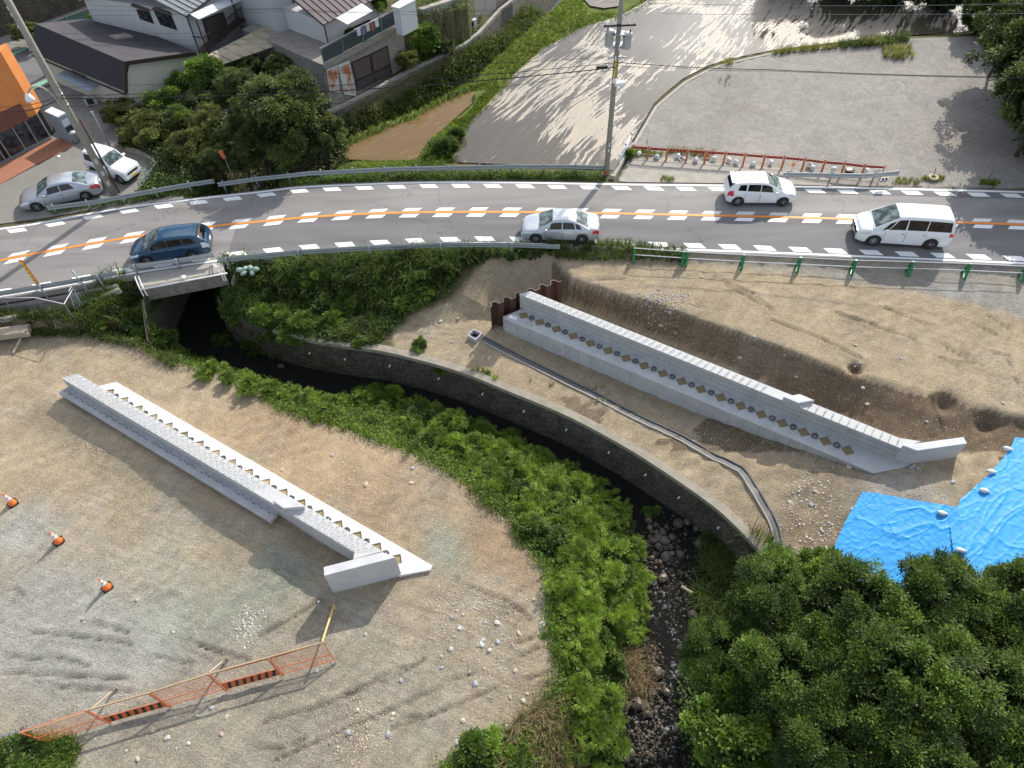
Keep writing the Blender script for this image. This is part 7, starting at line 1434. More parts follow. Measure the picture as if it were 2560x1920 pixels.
def proto(kind, i):
    k = (kind, i)
    if k not in PR:
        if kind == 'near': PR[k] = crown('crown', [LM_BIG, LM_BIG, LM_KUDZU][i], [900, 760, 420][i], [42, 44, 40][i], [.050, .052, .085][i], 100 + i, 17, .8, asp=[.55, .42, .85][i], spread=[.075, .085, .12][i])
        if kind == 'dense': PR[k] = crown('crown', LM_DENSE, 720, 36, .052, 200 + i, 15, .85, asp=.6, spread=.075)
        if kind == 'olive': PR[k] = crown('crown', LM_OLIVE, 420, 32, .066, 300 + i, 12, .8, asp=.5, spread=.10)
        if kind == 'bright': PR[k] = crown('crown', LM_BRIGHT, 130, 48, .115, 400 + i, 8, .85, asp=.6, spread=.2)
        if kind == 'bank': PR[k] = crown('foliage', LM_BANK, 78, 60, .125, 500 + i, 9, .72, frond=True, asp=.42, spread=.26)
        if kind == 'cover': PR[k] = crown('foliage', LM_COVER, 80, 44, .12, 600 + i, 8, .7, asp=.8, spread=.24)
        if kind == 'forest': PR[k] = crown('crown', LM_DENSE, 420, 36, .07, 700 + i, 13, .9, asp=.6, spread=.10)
    return PR[k]
NV = {'near': 3, 'dense': 2, 'olive': 2, 'bright': 2, 'bank': 4, 'cover': 2, 'forest': 2}
RV = random.Random(21)
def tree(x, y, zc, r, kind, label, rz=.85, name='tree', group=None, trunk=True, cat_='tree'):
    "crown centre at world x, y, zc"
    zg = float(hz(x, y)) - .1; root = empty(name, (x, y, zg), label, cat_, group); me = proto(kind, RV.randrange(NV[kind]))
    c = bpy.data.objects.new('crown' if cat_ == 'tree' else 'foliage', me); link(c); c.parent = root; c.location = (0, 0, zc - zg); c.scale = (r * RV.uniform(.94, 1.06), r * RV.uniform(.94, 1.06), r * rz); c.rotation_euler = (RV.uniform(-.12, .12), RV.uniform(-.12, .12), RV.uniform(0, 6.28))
    h = zc - zg
    mb = MB(); tr = max(.03, r * .05); mb.tube([(0, 0, -.05), (RV.uniform(-.1, .1), RV.uniform(-.1, .1), h * .5), (RV.uniform(-.15, .15), 0, h)], [tr, tr * .8, tr * .5], 7)
    for k in range(5 if cat_ == 'tree' else 3):
        a = RV.uniform(0, 6.28); rr = r * RV.uniform(.4, .7); mb.tube([(0, 0, h * RV.uniform(.3, .6)), (math.cos(a) * rr * .5, math.sin(a) * rr * .5, h * .75), (math.cos(a) * rr, math.sin(a) * rr, h + r * RV.uniform(0, .35))], [tr * .6, tr * .4, tr * .15], 5)
    mb.build('trunk' if cat_ == 'tree' else 'stem', M_BARK, root, world=False); return root
def treepx(px, py, zc, r, kind, label, **kw): p = P(px, py, zc); return tree(p[0], p[1], zc, r, kind, label, **kw)
# ---- trees between the road and the houses
for a in [
 (712, 285, 2.6, 2.9, 'dense', 'biggest round dark tree between the road and the awning house', .95), (640, 330, 1.6, 1.7, 'dense', 'dark tree bulging left below the biggest round tree', .9), (800, 330, 1.2, 1.6, 'dense', 'dark tree at the right foot of the biggest round tree', .95), (735, 375, .9, 1.7, 'dense', 'low dark tree in front of the biggest round tree', .8),
 (515, 190, 1.9, 1.45, 'bright', 'yellow green leafy tree against the cream gable wall', .9), (452, 205, 1.1, 1.0, 'bright', 'small leafy tree at the right end of the cream gable', .9), (590, 215, 1.4, 1.5, 'dense', 'dark tree in the gap between gable and round tree', .8), (415, 255, .9, 1.3, 'bright', 'light leafy tree below the drain pipe of the cream house', .8), (500, 262, .9, 1.5, 'dense', 'shadowy tree under the yellow green tree', .8),
 (445, 292, 1.2, .95, 'bright', 'bright green shrubby tree in the middle of the olive trees', .7), (385, 322, .9, 1.9, 'olive', 'broad olive tree beside the slim steel pole', .75), (300, 285, .7, 1.2, 'olive', 'olive tree below the small side canopy', .8), (325, 345, .4, 1.0, 'olive', 'small olive tree right behind the forecourt wall', .8), (540, 322, 1.1, 1.75, 'olive', 'olive tree left of the biggest round tree, above the orange sign', .85), (480, 372, .6, 1.5, 'olive', 'olive tree in the middle just above the guardrail', .8), (545, 400, .3, 1.25, 'dense', 'pale tipped small tree beside the orange sign', .8), (430, 420, -.1, 1.0, 'olive', 'small olive tree right of the forecourt corner', .8), (600, 400, .2, 1.2, 'dense', 'low dark tree right of the orange sign', .8),
 (625, 165, 1.2, .9, 'dense', 'dark vine covered tree under the tan awning', .7), (700, 160, 1.0, 1.1, 'dense', 'dark climbing tree below the white lean-to roof', .7), (660, 230, 2.4, 1.1, 'olive', 'reddish tipped tree crown top beside the biggest tree', .8)]:
    treepx(a[0], a[1], a[2], a[3], a[4], a[5], rz=a[6], group='trees between the road and the houses')
treepx(1068, 105, -.2, 1.25, 'bright', 'light green slender tree in front of the pale retaining wall', rz=1.1); treepx(1110, 118, -.8, .8, 'dense', 'dark round shrub tree at the foot of the pale retaining wall', rz=.9); treepx(1020, 150, -.6, 1.0, 'olive', 'low tree at the right end of the garage front', rz=.8); treepx(952, 10, 2.9, .75, 'bright', 'round green potted looking tree on the terrace', rz=.9); treepx(868, 80, 2.0, .5, 'dense', 'small dark plant tree hanging below the white canopy', rz=.8)
treepx(248, 40, 1.4, .8, 'bright', 'bright green shrub tree behind the back corner of the dark roof', rz=.6); treepx(64, 78, 1.2, 1.2, 'dense', 'dark green tree top behind the pale thin pole', rz=.7)
treepx(1108, 372, -.1, .95, 'bright', 'bright green bushy tree at the corner between the two paddies', rz=.9, cat_='shrub', name='shrub'); treepx(1085, 392, -.3, .7, 'bright', 'small bright bush just left of the bushy paddy corner shrub', rz=.9, cat_='shrub', name='shrub'); treepx(1140, 335, -.3, .6, 'bright', 'small bright bush climbing up the bund between the paddies', rz=.9, cat_='shrub', name='shrub')
treepx(1572, 385, .15, .42, 'bright', 'small green shrub at the top end of the white pipe rail', cat_='shrub', name='shrub')
# ---- wood at the top right
for i, (x, y, zc, r, l) in enumerate([(2680, 350, 3.0, 2.5, 'dark wood tree at the right edge, lowest of the row'), (2620, 255, 3.6, 3.0, 'dark wood tree at the right edge, second from below'), (2585, 155, 3.4, 2.8, 'dark wood tree at the right edge, third from below'), (2525, 85, 3.0, 2.3, 'dark wood tree standing at the top right of the lot'), (2470, 30, 1.2, 2.4, 'dark wood tree in the top right corner by the paddy'), (2560, 20, 1.8, 2.8, 'dark wood tree in the very top right corner'), (2370, -30, .9, 2.5, 'dark wood tree above the shaded corner of the lot'), (2240, -50, 1.0, 2.7, 'dark tree beyond the top edge over the shaded paddy'), (2110, -65, 1.2, 2.8, 'dark tree beyond the top edge left of the next one'), (1990, -85, 1.2, 2.6, 'dark tree beyond the top edge, leftmost of the wood'), (2720, 120, 4, 3.5, 'tall dark tree behind the wood edge on the right')]):
    treepx(x, y, zc, r, 'forest', l, rz=1.05, group='dark wood at the top right')
# ---- big near trees at the lower right
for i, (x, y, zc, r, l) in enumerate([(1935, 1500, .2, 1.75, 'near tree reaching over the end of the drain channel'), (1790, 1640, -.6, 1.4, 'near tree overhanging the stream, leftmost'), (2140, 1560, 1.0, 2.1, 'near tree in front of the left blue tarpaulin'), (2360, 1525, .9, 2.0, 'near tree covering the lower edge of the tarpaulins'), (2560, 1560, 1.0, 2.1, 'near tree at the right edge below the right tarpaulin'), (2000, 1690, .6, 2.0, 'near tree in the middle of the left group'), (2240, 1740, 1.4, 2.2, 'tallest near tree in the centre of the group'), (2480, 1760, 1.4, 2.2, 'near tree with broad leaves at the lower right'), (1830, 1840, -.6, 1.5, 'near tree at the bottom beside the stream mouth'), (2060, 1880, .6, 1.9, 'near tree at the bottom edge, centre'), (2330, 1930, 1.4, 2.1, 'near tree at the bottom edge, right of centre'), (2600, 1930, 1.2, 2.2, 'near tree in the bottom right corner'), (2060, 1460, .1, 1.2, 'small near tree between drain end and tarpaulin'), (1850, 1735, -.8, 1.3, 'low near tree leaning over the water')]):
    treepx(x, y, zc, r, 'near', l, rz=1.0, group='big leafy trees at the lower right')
for x, y, z, l in ((2380, 1660, 2.4, 'tangle of bare grey twigs among the near trees, right of centre'),):
    q = V(x, y, z); mb = MB()
    for k in range(26):
        a = RV.uniform(-.5, .5); d = Vector((math.cos(a), math.sin(a) * .5 - .2, RV.uniform(-.15, .25))); s_ = q + Vector((RV.uniform(-.5, .2), RV.uniform(-.2, .2), RV.uniform(-.1, .2))); e_ = s_ + d * RV.uniform(.5, 1.1); mb.tube([s_, (s_ + e_) / 2 + Vector((0, 0, RV.uniform(-.06, .1))), e_], [.014, .010, .004], 4, False)
    tag(mb.build('bare_twigs', mat('dead_twig', (.22, .19, .16), .9), origin=q), l, 'twigs')
# ---- shrubs along the left bank of the stream
bank = [(1588, 1440, .6), (1585, 1490, .6), (1590, 1560, .5), (462, 892, 0.43), (512, 910, 0.43), (557, 926, 0.43), (612, 946, 0.43), (672, 972, 0.47), (722, 982, 0.47), (777, 1000, 0.52), (832, 1012, 0.52), (892, 1002, 0.60), (931, 1005, 0.65), (986, 1012, 0.69), (1034, 1028, 0.69), (1074, 1048, 0.73), (1121, 1065, 0.73), (1171, 1080, 0.73), (1214, 1098, 0.73), (1261, 1118, 0.77), (1304, 1142, 0.77), (1341, 1168, 0.77), (1381, 1192, 0.77), (1428, 1214, 0.77), (1478, 1240, 0.77), (1526, 1276, 0.73), (1548, 1320, 0.69), (1568, 1370, 0.65), (475, 905, .45), (520, 930, .45), (570, 948, .45), (625, 968, .5), (685, 990, .5), (745, 1008, .5), (810, 1035, .5), (880, 1010, .65), (925, 1000, .7), (930, 1060, .6), (985, 1015, .8), (1010, 1075, .65), (1050, 1050, .8), (1080, 1110, .7), (1120, 1080, .85), (1150, 1140, .8), (1185, 1115, .85), (1215, 1190, .75), (1240, 1145, .9), (1285, 1225, .85), (1305, 1180, .9), (1330, 1270, .85), (1365, 1220, .95), (1320, 1320, .7), (1400, 1290, .95), (1440, 1250, .85), (1375, 1360, .85), (1460, 1330, .95), (1500, 1290, .7), (1430, 1400, .9), (1520, 1370, .8), (1480, 1450, .9), (1410, 1470, .8), (1540, 1440, .75), (1450, 1530, .85), (1520, 1520, .8), (1430, 1600, .75), (1500, 1600, .8), (1560, 1570, .55), (1450, 1670, .75), (1525, 1670, .6), (1440, 1740, .7), (1500, 1750, .75), (1470, 1820, .8), (1540, 1800, .5), (1430, 1860, .6), (1510, 1890, .8)]
ordn = lambda n: ['first', 'second', 'third', 'fourth', 'fifth', 'sixth', 'seventh', 'eighth', 'ninth', 'tenth'][n % 10] if n < 10 else str(n + 1) + ('th' if (n + 1) % 10 not in (1, 2, 3) or n + 1 in (11, 12, 13) else ['st', 'nd', 'rd'][(n + 1) % 10 - 1])
for i, (x, y, r) in enumerate(bank):
    z = -2.2
    for _ in range(12): p = P(x, y, z); z = z * .5 + .5 * (float(hz(p[0], p[1])) + .55 * r)
    kd = ['bank', 'bank', 'bright', 'bank', 'bank', 'cover', 'bank'][i % 7] if i > 24 else 'bank'; tree(p[0], p[1], z, r * (1.12 if kd == 'bank' else .95), kd, {'bank': 'bright feathery leaved', 'bright': 'round leaved light green', 'cover': 'darker green'}[kd] + ' shrub on the left stream bank, number %s counted downstream' % ordn(i), rz=.8, name='shrub', group='shrubs along the left stream bank', cat_='shrub')
extra = [(700, 712, .9, 'cover', 'large dark shrub on the upper left embankment'), (780, 690, .8, 'bright', 'light green shrub high on the embankment left part'), (900, 690, .8, 'cover', 'dark shrub below the guardrail, middle of the embankment'), (960, 690, .7, 'bright', 'light green shrub below the guardrail middle'), (1060, 690, .8, 'cover', 'dark shrub on the upper right embankment'), (860, 760, .8, 'bright', 'light green shrub low on the embankment middle'), (650, 790, .8, 'bright', 'light green shrub low on the embankment near the culvert'), (720, 830, .7, 'bright', 'light green shrub just above the stream wall left part'), (560, 740, .8, 'cover', 'dark shrub right beside the bridge end'), (1180, 640, .6, 'cover', 'dark shrub at the right end of the embankment top'), (1280, 635, .55, 'cover', 'dark low shrub behind the guardrail below the silver sedan'), (1010, 760, .6, 'bright', 'light green shrub at the foot of the embankment'), (350, 790, .7, 'cover', 'dull shrub over the left abutment of the culvert'), (385, 850, .6, 'bright', 'bright shrub at the lower left corner of the culvert'), (322, 770, .6, 'cover', 'dull shrub under the left end of the bridge rail'), (585, 790, .9, 'cover', 'dark shrub hiding the right side of the culvert mouth'), (575, 710, .7, 'cover', 'dark shrub beside the right end of the bridge'), (640, 860, .7, 'cover', 'dark shrub overhanging the wall just below the culvert'), (380, 800, .6, 'cover', 'dull shrub growing at the left side of the culvert mouth'), (420, 880, .6, 'bank', 'green shrub at the water side left of the culvert'), (560, 850, .6, 'cover', 'small dark shrub over the water right of the culvert'), (690, 850, .8, 'cover', 'dark shrub draped over the first stretch of stream wall'), (760, 860, .7, 'bright', 'bright shrub draped over the stream wall near the culvert'), (900, 860, .45, 'bright', 'small shrub at the point where the coping begins'), (1000, 650, .8, 'cover', 'dark broad shrub high in the middle of the embankment'), (1120, 660, .7, 'cover', 'dark shrub high at the right part of the embankment'), (800, 740, .9, 'cover', 'dark broad shrub left of the embankment middle'), (700, 785, .75, 'bright', 'bright shrub on the slope above the stream wall, left of two'), (770, 800, .8, 'bright', 'bright yellowish shrub on the slope above the stream wall'), (830, 800, .7, 'bright', 'bright shrub hanging over the upper wall near the bare soil'), (615, 820, .7, 'cover', 'dark leafy shrub right of the culvert mouth'), (600, 740, .8, 'cover', 'dark leafy shrub just below the green sandbags'), (660, 730, .8, 'cover', 'dark leafy shrub on the embankment beneath the guardrail'), (1045, 862, .45, 'bright', 'small yellow green shrub growing on the stream wall top'), (1100, 915, .5, 'bright', 'small shrub hanging down the stream wall'), (1373, 1030, .28, 'bright', 'tiny plant growing out of the stream wall face'), (1632, 1282, .45, 'bright', 'small bright bush on the boulders in the stream'), (1790, 1345, .7, 'cover', 'dull shrub at the foot of the wall near the near trees'), (1200, 1880, .8, 'bright', 'bright bush at the bottom edge left of the stream'), (1290, 1900, .6, 'bright', 'small bright bush at the bottom edge beside dry grass'), (300, 790, .55, 'bright', 'bright shrub on the bank left of the culvert'), (250, 815, .5, 'bright', 'small bright shrub below the barred gate'), (345, 840, .55, 'cover', 'dull shrub left of the culvert mouth'), (940, 730, .7, 'cover', 'dark shrub in the middle of the embankment'), (1070, 735, .55, 'bright', 'light green plant at the edge of the bare slope'), (850, 700, .8, 'cover', 'dark broad shrub in the middle left of the embankment'), (740, 690, .75, 'cover', 'dark shrub high on the embankment near the guardrail'), (60, 1895, .8, 'cover', 'low dark weed bush in the bottom left corner')]
for x, y, r, k, l in extra:
    z = -2.0
    for _ in range(14): p = P(x, y, z); z = z * .5 + .5 * (float(hz(p[0], p[1])) + .45 * r)
    tree(p[0], p[1], z, r, k, l, rz=.75, name='shrub', cat_='shrub')
for x, y, zc, r, k, l in ((335, 800, -1.5, .9, 'cover', 'dark shrub on the slope left of the culvert opening'), (372, 765, -1.2, .6, 'cover', 'dark shrub tucked under the left end of the bridge'), (400, 850, -2.4, .8, 'cover', 'low shrub in front of the left culvert abutment'), (440, 880, -2.9, .6, 'bright', 'light green shrub near the water left of the culvert'), (365, 835, -1.8, .7, 'bright', 'light green shrub between culvert and sandy ground')):
    treepx(x, y, zc, r, k, l, rz=.8, name='shrub', cat_='shrub')
# ---- ground cover and grass
def sample(poly_w, n, rg):
    pw = np.array(poly_w)[:, :2]; lo, hi = pw.min(0), pw.max(0); out = []
    tot = 0
    while tot < n:
        p = lo + rg.random((n * 2, 2)) * (hi - lo); p = p[inside(pw, p[:, 0], p[:, 1])]; out.append(p); tot += len(p)
        if len(p) == 0 and len(out) > 20: break
    return np.concatenate(out)[:n]
def tufts(name, m, pts, nb, ln, wd, rg, lean=.7, label=None):
    "grass tufts: nb blades each, curved in two segments"
    N_ = len(pts); z = hz(pts[:, 0], pts[:, 1]); k = np.repeat(np.arange(N_), nb); M_ = len(k); a = rg.random(M_) * 6.283; L = ln * rg.uniform(.5, 1.3, M_) * np.repeat(rg.uniform(.7, 1.25, N_), nb); ou = rg.uniform(.15, 1, M_) * lean
    h = np.stack([np.cos(a), np.sin(a), np.zeros(M_)], 1); s = np.stack([-np.sin(a), np.cos(a), np.zeros(M_)], 1) * (wd * rg.uniform(.6, 1.3, M_))[:, None]
    b = np.stack([pts[k, 0], pts[k, 1], z[k] - .02], 1) + h * (.05 * rg.random(M_))[:, None]; mid = b + h * (L * ou * .4)[:, None] + np.array([0, 0, 1.0]) * (L * .62)[:, None]; tip = b + h * (L * ou)[:, None] + np.array([0, 0, 1.0]) * (L * (1.0 - .45 * ou))[:, None]
    v = np.stack([b - s, b + s, mid + s * .8, mid - s * .8, tip + s * .12, tip - s * .12], 1).reshape(-1, 3); o = np.arange(M_)[:, None] * 6; q = np.concatenate([o + np.array([0, 1, 2, 3]), o + np.array([3, 2, 4, 5])])
    base = np.repeat(rg.random(N_), nb) * .8; ob = fast_mesh(name, v, q, m, colors={'lc': lc_col(M_, rg, base, 6)}); tag(ob, label, kind='stuff'); return ob
def cover(name, m, pts, nl, size, hgt, rg, asp=.75, label=None, spread=.16):
    N_ = len(pts); z = hz(pts[:, 0], pts[:, 1]); hh = hgt * rg.uniform(.3, 1.1, N_) * (.6 + .8 * (vnoise(pts[:, 0], pts[:, 1], .9, 44) + .5)); k = np.repeat(np.arange(N_), nl); M_ = len(k); off = rg.normal(size=(M_, 3)) * spread; off[:, 2] = -rg.random(M_) * hh[k] * .7
    pos = np.stack([pts[k, 0], pts[k, 1], z[k] + hh[k]], 1) + off; dirn = rg.normal(size=(M_, 3)) * np.array([1, 1, .4]); nrm = np.array([0, 0, 1.0]) + rg.normal(size=(M_, 3)) * .45; ln = size * rg.uniform(.6, 1.3, M_)
    v, q = leaves(pos, nrm, dirn, ln, ln * asp * .5, rg); ob = fast_mesh(name, v, q, m, colors={'lc': lc_col(M_, rg, np.repeat(rg.random(N_) * .8, nl))}); tag(ob, label, kind='stuff'); return ob
rg = np.random.default_rng(77)
def region(px, z): return [P(x, y, z) for x, y in px]
G1a = region([(556, 678), (700, 666), (930, 647), (1210, 636), (1400, 634), (1390, 640), (1250, 640), (1160, 665), (1080, 700), (900, 715), (700, 725), (590, 730)], -.5)
G1b = region([(560, 690), (700, 700), (950, 700), (1100, 690), (1170, 680), (1120, 745), (1010, 785), (975, 815), (930, 845), (870, 855), (790, 842), (650, 812), (590, 780)], -1.5)
cover('embankment_cover', LM_COVER, sample(G1a, 3600, rg), 9, .13, .35, rg); cover('embankment_cover', LM_COVER, sample(G1b, 4200, rg), 9, .14, .40, rg)
tufts('embankment_grass', LM_GRASS, np.concatenate([sample(G1a, 420, rg), sample(G1b, 200, rg)]), 22, .85, .014, rg, 1.0); tufts('verge_grass', LM_GRASS, sample(region([(700, 655), (930, 638), (1210, 628), (1400, 628), (1400, 636), (1210, 636), (930, 646), (700, 666)], -.1), 200, rg), 16, .42, .012, rg, .8)
Lb = [tuple(P(x, y, -1.7)[:2]) for x, y in LEFT_EDGE[3:]]; Sb = [tuple(q[:2]) for q in SL if q[1] > 2]; Sb2 = [tuple(np.array(a) * .8 + np.array(min(Lb, key=lambda c: (c[0] - a[0]) ** 2 + (c[1] - a[1]) ** 2)) * .2) for a in Sb]; bankpoly = Lb + Sb2[::-1]
cover('bank_cover', LM_BANK, sample(bankpoly, 7200, rg), 8, .12, .42, rg, .55); tufts('bank_grass', LM_GRASS, sample(bankpoly, 1400, rg), 14, .45, .011, rg, .8)
lp = np.array(densify([tuple(P(x, y, Z_L)) for x, y in LEFT_EDGE[3:]], .1))[:, :2]; lp = lp[rg.integers(len(lp), size=2600)] + rg.normal(size=(2600, 2)) * .20 + np.array([.10, .12])
cover('bank_edge_weeds', LM_BANK, lp, 8, .085, .28, rg, .55, spread=.1)
G3 = region([(-60, 800), (0, 800), (150, 790), (205, 775), (280, 735), (330, 735), (360, 770), (410, 850), (440, 905), (400, 895), (345, 857), (200, 828), (-60, 824)], -1.2)
cover('roadside_weeds', LM_OLIVE, sample(G3, 2600, rg), 8, .10, .32, rg, .5); tufts('roadside_grass', LM_GRASS, sample(G3, 600, rg), 16, .5, .011, rg, .9)
G3b = region([(205, 740), (280, 700), (335, 700), (345, 730), (300, 750), (240, 770)], -.5); tufts('bridge_corner_grass', LM_GRASS, sample(G3b, 90, rg), 22, .7, .013, rg, 1.0)
G4 = region([(545, 470), (750, 458), (1000, 447), (1280, 445), (1512, 447), (1512, 428), (1280, 428), (1000, 430), (750, 438), (650, 440), (545, 455)], -.05)
cover('verge_cover', LM_BRIGHT, sample(G4, 3800, rg), 8, .10, .30, rg, .6); tufts('verge_tufts', LM_GRASS, sample(G4, 500, rg), 14, .4, .010, rg, .8)
G4b = region([(640, 440), (780, 425), (860, 405), (1000, 402), (1110, 405), (1110, 425), (860, 432), (700, 450)], -.3); cover('paddy_edge_weeds', LM_BRIGHT, sample(G4b, 1800, rg), 8, .10, .32, rg, .5); tufts('paddy_edge_grass', LM_BUND, sample(G4b, 350, rg), 12, .45, .012, rg, .8)
G4c = region([(400, 440), (545, 420), (700, 405), (860, 385), (860, 410), (640, 440), (400, 500), (352, 500)], -.3); cover('tree_foot_cover', LM_COVER, sample(G4c, 3000, rg), 8, .13, .4, rg)
G4d = region([(120, 528), (250, 508), (350, 490), (440, 470), (536, 458), (536, 470), (440, 487), (350, 503), (240, 520), (130, 536)], 0); tufts('guardrail_foot_grass', LM_GRASS, sample(G4d, 420, rg), 12, .28, .010, rg, .9)
B1 = region([(846, 376), (852, 356), (940, 305), (1040, 270), (1120, 228), (1190, 185), (1250, 120), (1330, 45), (1395, -20), (1480, -30), (1455, 0), (1480, 22), (1560, 20), (1620, -20), (1690, -20), (1560, 38), (1456, 68), (1350, 126), (1280, 192), (1215, 222), (1160, 236), (1105, 260), (1040, 294), (940, 332)], -.4)
B2 = region([(1218, 222), (1285, 192), (1186, 296), (1150, 345), (1128, 405), (1040, 404), (1068, 355), (1120, 315), (1180, 262)], -.4)
bp_ = np.concatenate([sample(B1, 3900, rg), sample(B2, 1900, rg)]); tufts('bund_grass', LM_BUND, bp_, 9, .22, .012, rg, .8)
G6 = region([(860, 345), (845, 300), (900, 262), (1000, 215), (1090, 165), (1170, 118), (1225, 72), (1280, 10), (1310, -30), (1400, -30), (1330, 50), (1250, 125), (1190, 190), (1120, 232), (1040, 274), (940, 312)], -1.6)
cover('channel_weeds', LM_OLIVE, sample(G6, 5200, rg), 8, .15, .6, rg, .6); cover('channel_weeds', LM_BRIGHT, sample(G6, 1400, rg), 8, .15, .7, rg, .5); tufts('channel_reeds', LM_GRASS, sample(G6, 1100, rg), 16, .9, .018, rg, .8)
G12 = region([(280, 260), (330, 250), (470, 200), (560, 150), (760, 150), (880, 250), (870, 330), (860, 400), (640, 430), (400, 480), (385, 400), (300, 340)], -.4); cover('underwood', LM_DENSE, sample(G12, 5200, rg), 8, .17, .8, rg, .7)
G12b = region([(1000, 60), (1100, 30), (1160, 40), (1220, 40), (1200, 80), (1150, 110), (1010, 170), (990, 140)], -1.0); cover('wall_foot_weeds', LM_BRIGHT, sample(G12b, 900, rg), 8, .14, .5, rg, .6)
cover('lower_left_weeds', LM_BANK, sample(region([(-40, 1860), (30, 1850), (190, 1845), (195, 1880), (175, 1960), (-40, 1960)], Z_L), 900, rg), 9, .09, .3, rg, .5); tufts('lower_left_grass', LM_GRASS, sample(region([(-40, 1860), (190, 1845), (175, 1960), (-40, 1960)], Z_L), 300, rg), 14, .35, .01, rg)
Gd = region([(1290, 1790), (1400, 1740), (1480, 1800), (1450, 1940), (1250, 1940)], -1.9); tufts('dry_grass', LM_DRY, sample(Gd, 260, rg), 16, .6, .010, rg, 1.0); tufts('dry_reeds', LM_DRY, sample(region([(1540, 1640), (1620, 1620), (1640, 1730), (1590, 1760)], -3.7), 90, rg), 16, .7, .010, rg, 1.1)
G8 = region([(1100, 1920), (1160, 1880), (1300, 1840), (1330, 1960), (1100, 1990)], Z_L); cover('lower_middle_weeds', LM_BANK, sample(G8, 700, rg), 9, .09, .35, rg, .5)
G9 = region([(1385, 612), (1580, 617), (1720, 634), (1715, 650), (1600, 650), (1500, 648), (1390, 645)], -.25); cover('near_verge_weeds', LM_COVER, sample(G9, 300, rg), 8, .10, .22, rg, .6); tufts('near_verge_grass', LM_GRASS, sample(G9, 330, rg), 14, .42, .011, rg, .9)
G10 = region([(1770, 1330), (1850, 1360), (1910, 1400), (1880, 1500), (1760, 1600), (1745, 1480), (1765, 1400)], -3.4); tufts('stream_reeds', LM_GRASS, sample(G10, 260, rg), 18, .9, .013, rg, .9)
G10b = region([(1900, 1400), (1990, 1420), (2040, 1500), (2040, 1990), (1740, 1990), (1720, 1700), (1760, 1560), (1850, 1480)], -2.4); cover('right_bank_cover', LM_COVER, sample(G10b, 5000, rg), 8, .14, .5, rg)
G10c = region([(2040, 1480), (2560, 1480), (2700, 1560), (2700, 1990), (2040, 1990)], -1.4); cover('under_tree_cover', LM_COVER, sample(G10c, 3500, rg), 8, .15, .5, rg)
for (poly, n, m_, ln_) in (([(1928, 130), (2090, 112), (2094, 122), (1930, 139)], 90, LM_YELLOW, .55), ([(2095, 108), (2270, 90), (2270, 108), (2100, 124)], 170, LM_GRASS, .6), ([(2150, 105), (2200, 98), (2210, 112), (2150, 122)], 60, LM_YELLOW, .6), ([(2205, 118), (2275, 120), (2290, 148), (2230, 152), (2205, 140)], 90, LM_YELLOW, .5), ([(1805, 150), (1830, 150), (1830, 164), (1800, 168)], 14, LM_YELLOW, .5), ([(2240, 445), (2300, 450), (2300, 462), (2230, 460)], 40, LM_YELLOW, .22), ([(2305, 440), (2360, 443), (2360, 455), (2300, 452)], 50, LM_YELLOW, .2), ([(2450, 450), (2500, 455), (2495, 465), (2448, 462)], 45, LM_BUND, .25), ([(1585, 392), (1660, 396), (1655, 384), (1582, 378)], 60, LM_BUND, .35), ([(1665, 385), (1780, 392), (1790, 380), (1670, 372)], 80, LM_YELLOW, .3), ([(1655, 445), (1685, 445), (1685, 455), (1650, 455)], 22, LM_BUND, .28), ([(1790, 200), (1830, 190), (1830, 215), (1800, 215)], 8, LM_YELLOW, .25), ([(1160, 925), (1230, 925), (1260, 960), (1200, 955)], 40, LM_BUND, .25), ([(1560, 975), (1340, 955), (1300, 945), (1500, 1010)], 10, LM_BUND, .2)):
    tufts('grass_tuft_patch', m_, sample(region(poly, -.05 if poly[0][1] < 500 else Z_T), n, rg), 14, ln_, .012, rg, .8)
# forest floor at the top right, grass under the trees
cover('wood_floor', LM_DENSE, sample(region([(2400, -60), (2440, 60), (2480, 150), (2505, 260), (2535, 345), (2560, 400), (2760, 420), (2800, -60)], 0), 5200, rg), 8, .18, .9, rg); cover('wood_floor', LM_DENSE, sample(region([(1900, -100), (2420, -110), (2420, -30), (1900, -60)], 0), 2500, rg), 8, .18, .8, rg)
# ================================================================ stones
M_STONES = [mat('pale_stone', (.50, .48, .43), .85, .12, 9, .3, 30), mat('grey_stone', (.36, .37, .37), .85, .15, 9, .3, 30), mat('warm_stone', (.48, .38, .28), .85, .12, 9, .3, 30)]
M_WETST = mat('wet_boulder', (.035, .030, .024), .35, .3, 5, .5, 18, col2=(.13, .10, .068))
T2 = lambda i, j, x, y: (640 * i + x / 3.456, 480 * j + y / 3.456)
big = [T2(1, 3, *q) for q in ((1735, 305), (1790, 335), (1690, 355), (2085, 408), (1760, 455), (2090, 570), (1845, 830), (1893, 935), (1972, 800), (1605, 795), (1602, 695), (1680, 635), (1785, 1250), (545, 225), (672, 752), (530, 822), (1140, 1370), (880, 1158), (1185, 1200), (1175, 1238), (793, 1350), (945, 505), (1960, 560), (2020, 645), (2195, 1050), (1740, 1440), (2160, 1305), (1255, 900), (1920, 600), (1950, 590))]
big += [T2(0, 3, *q) for q in ((1830, 1140), (1705, 1210), (1960, 1215), (1450, 1400), (1325, 1335), (1095, 1515), (1190, 1580), (1500, 490), (715, 375), (1185, 210), (1915, 1370), (1630, 1450), (660, 1510))] + [T2(2, 3, *q) for q in ((60, 500), (30, 820), (95, 1080), (200, 1130), (235, 1090), (190, 205), (20, 1290), (260, 430), (130, 1020))]
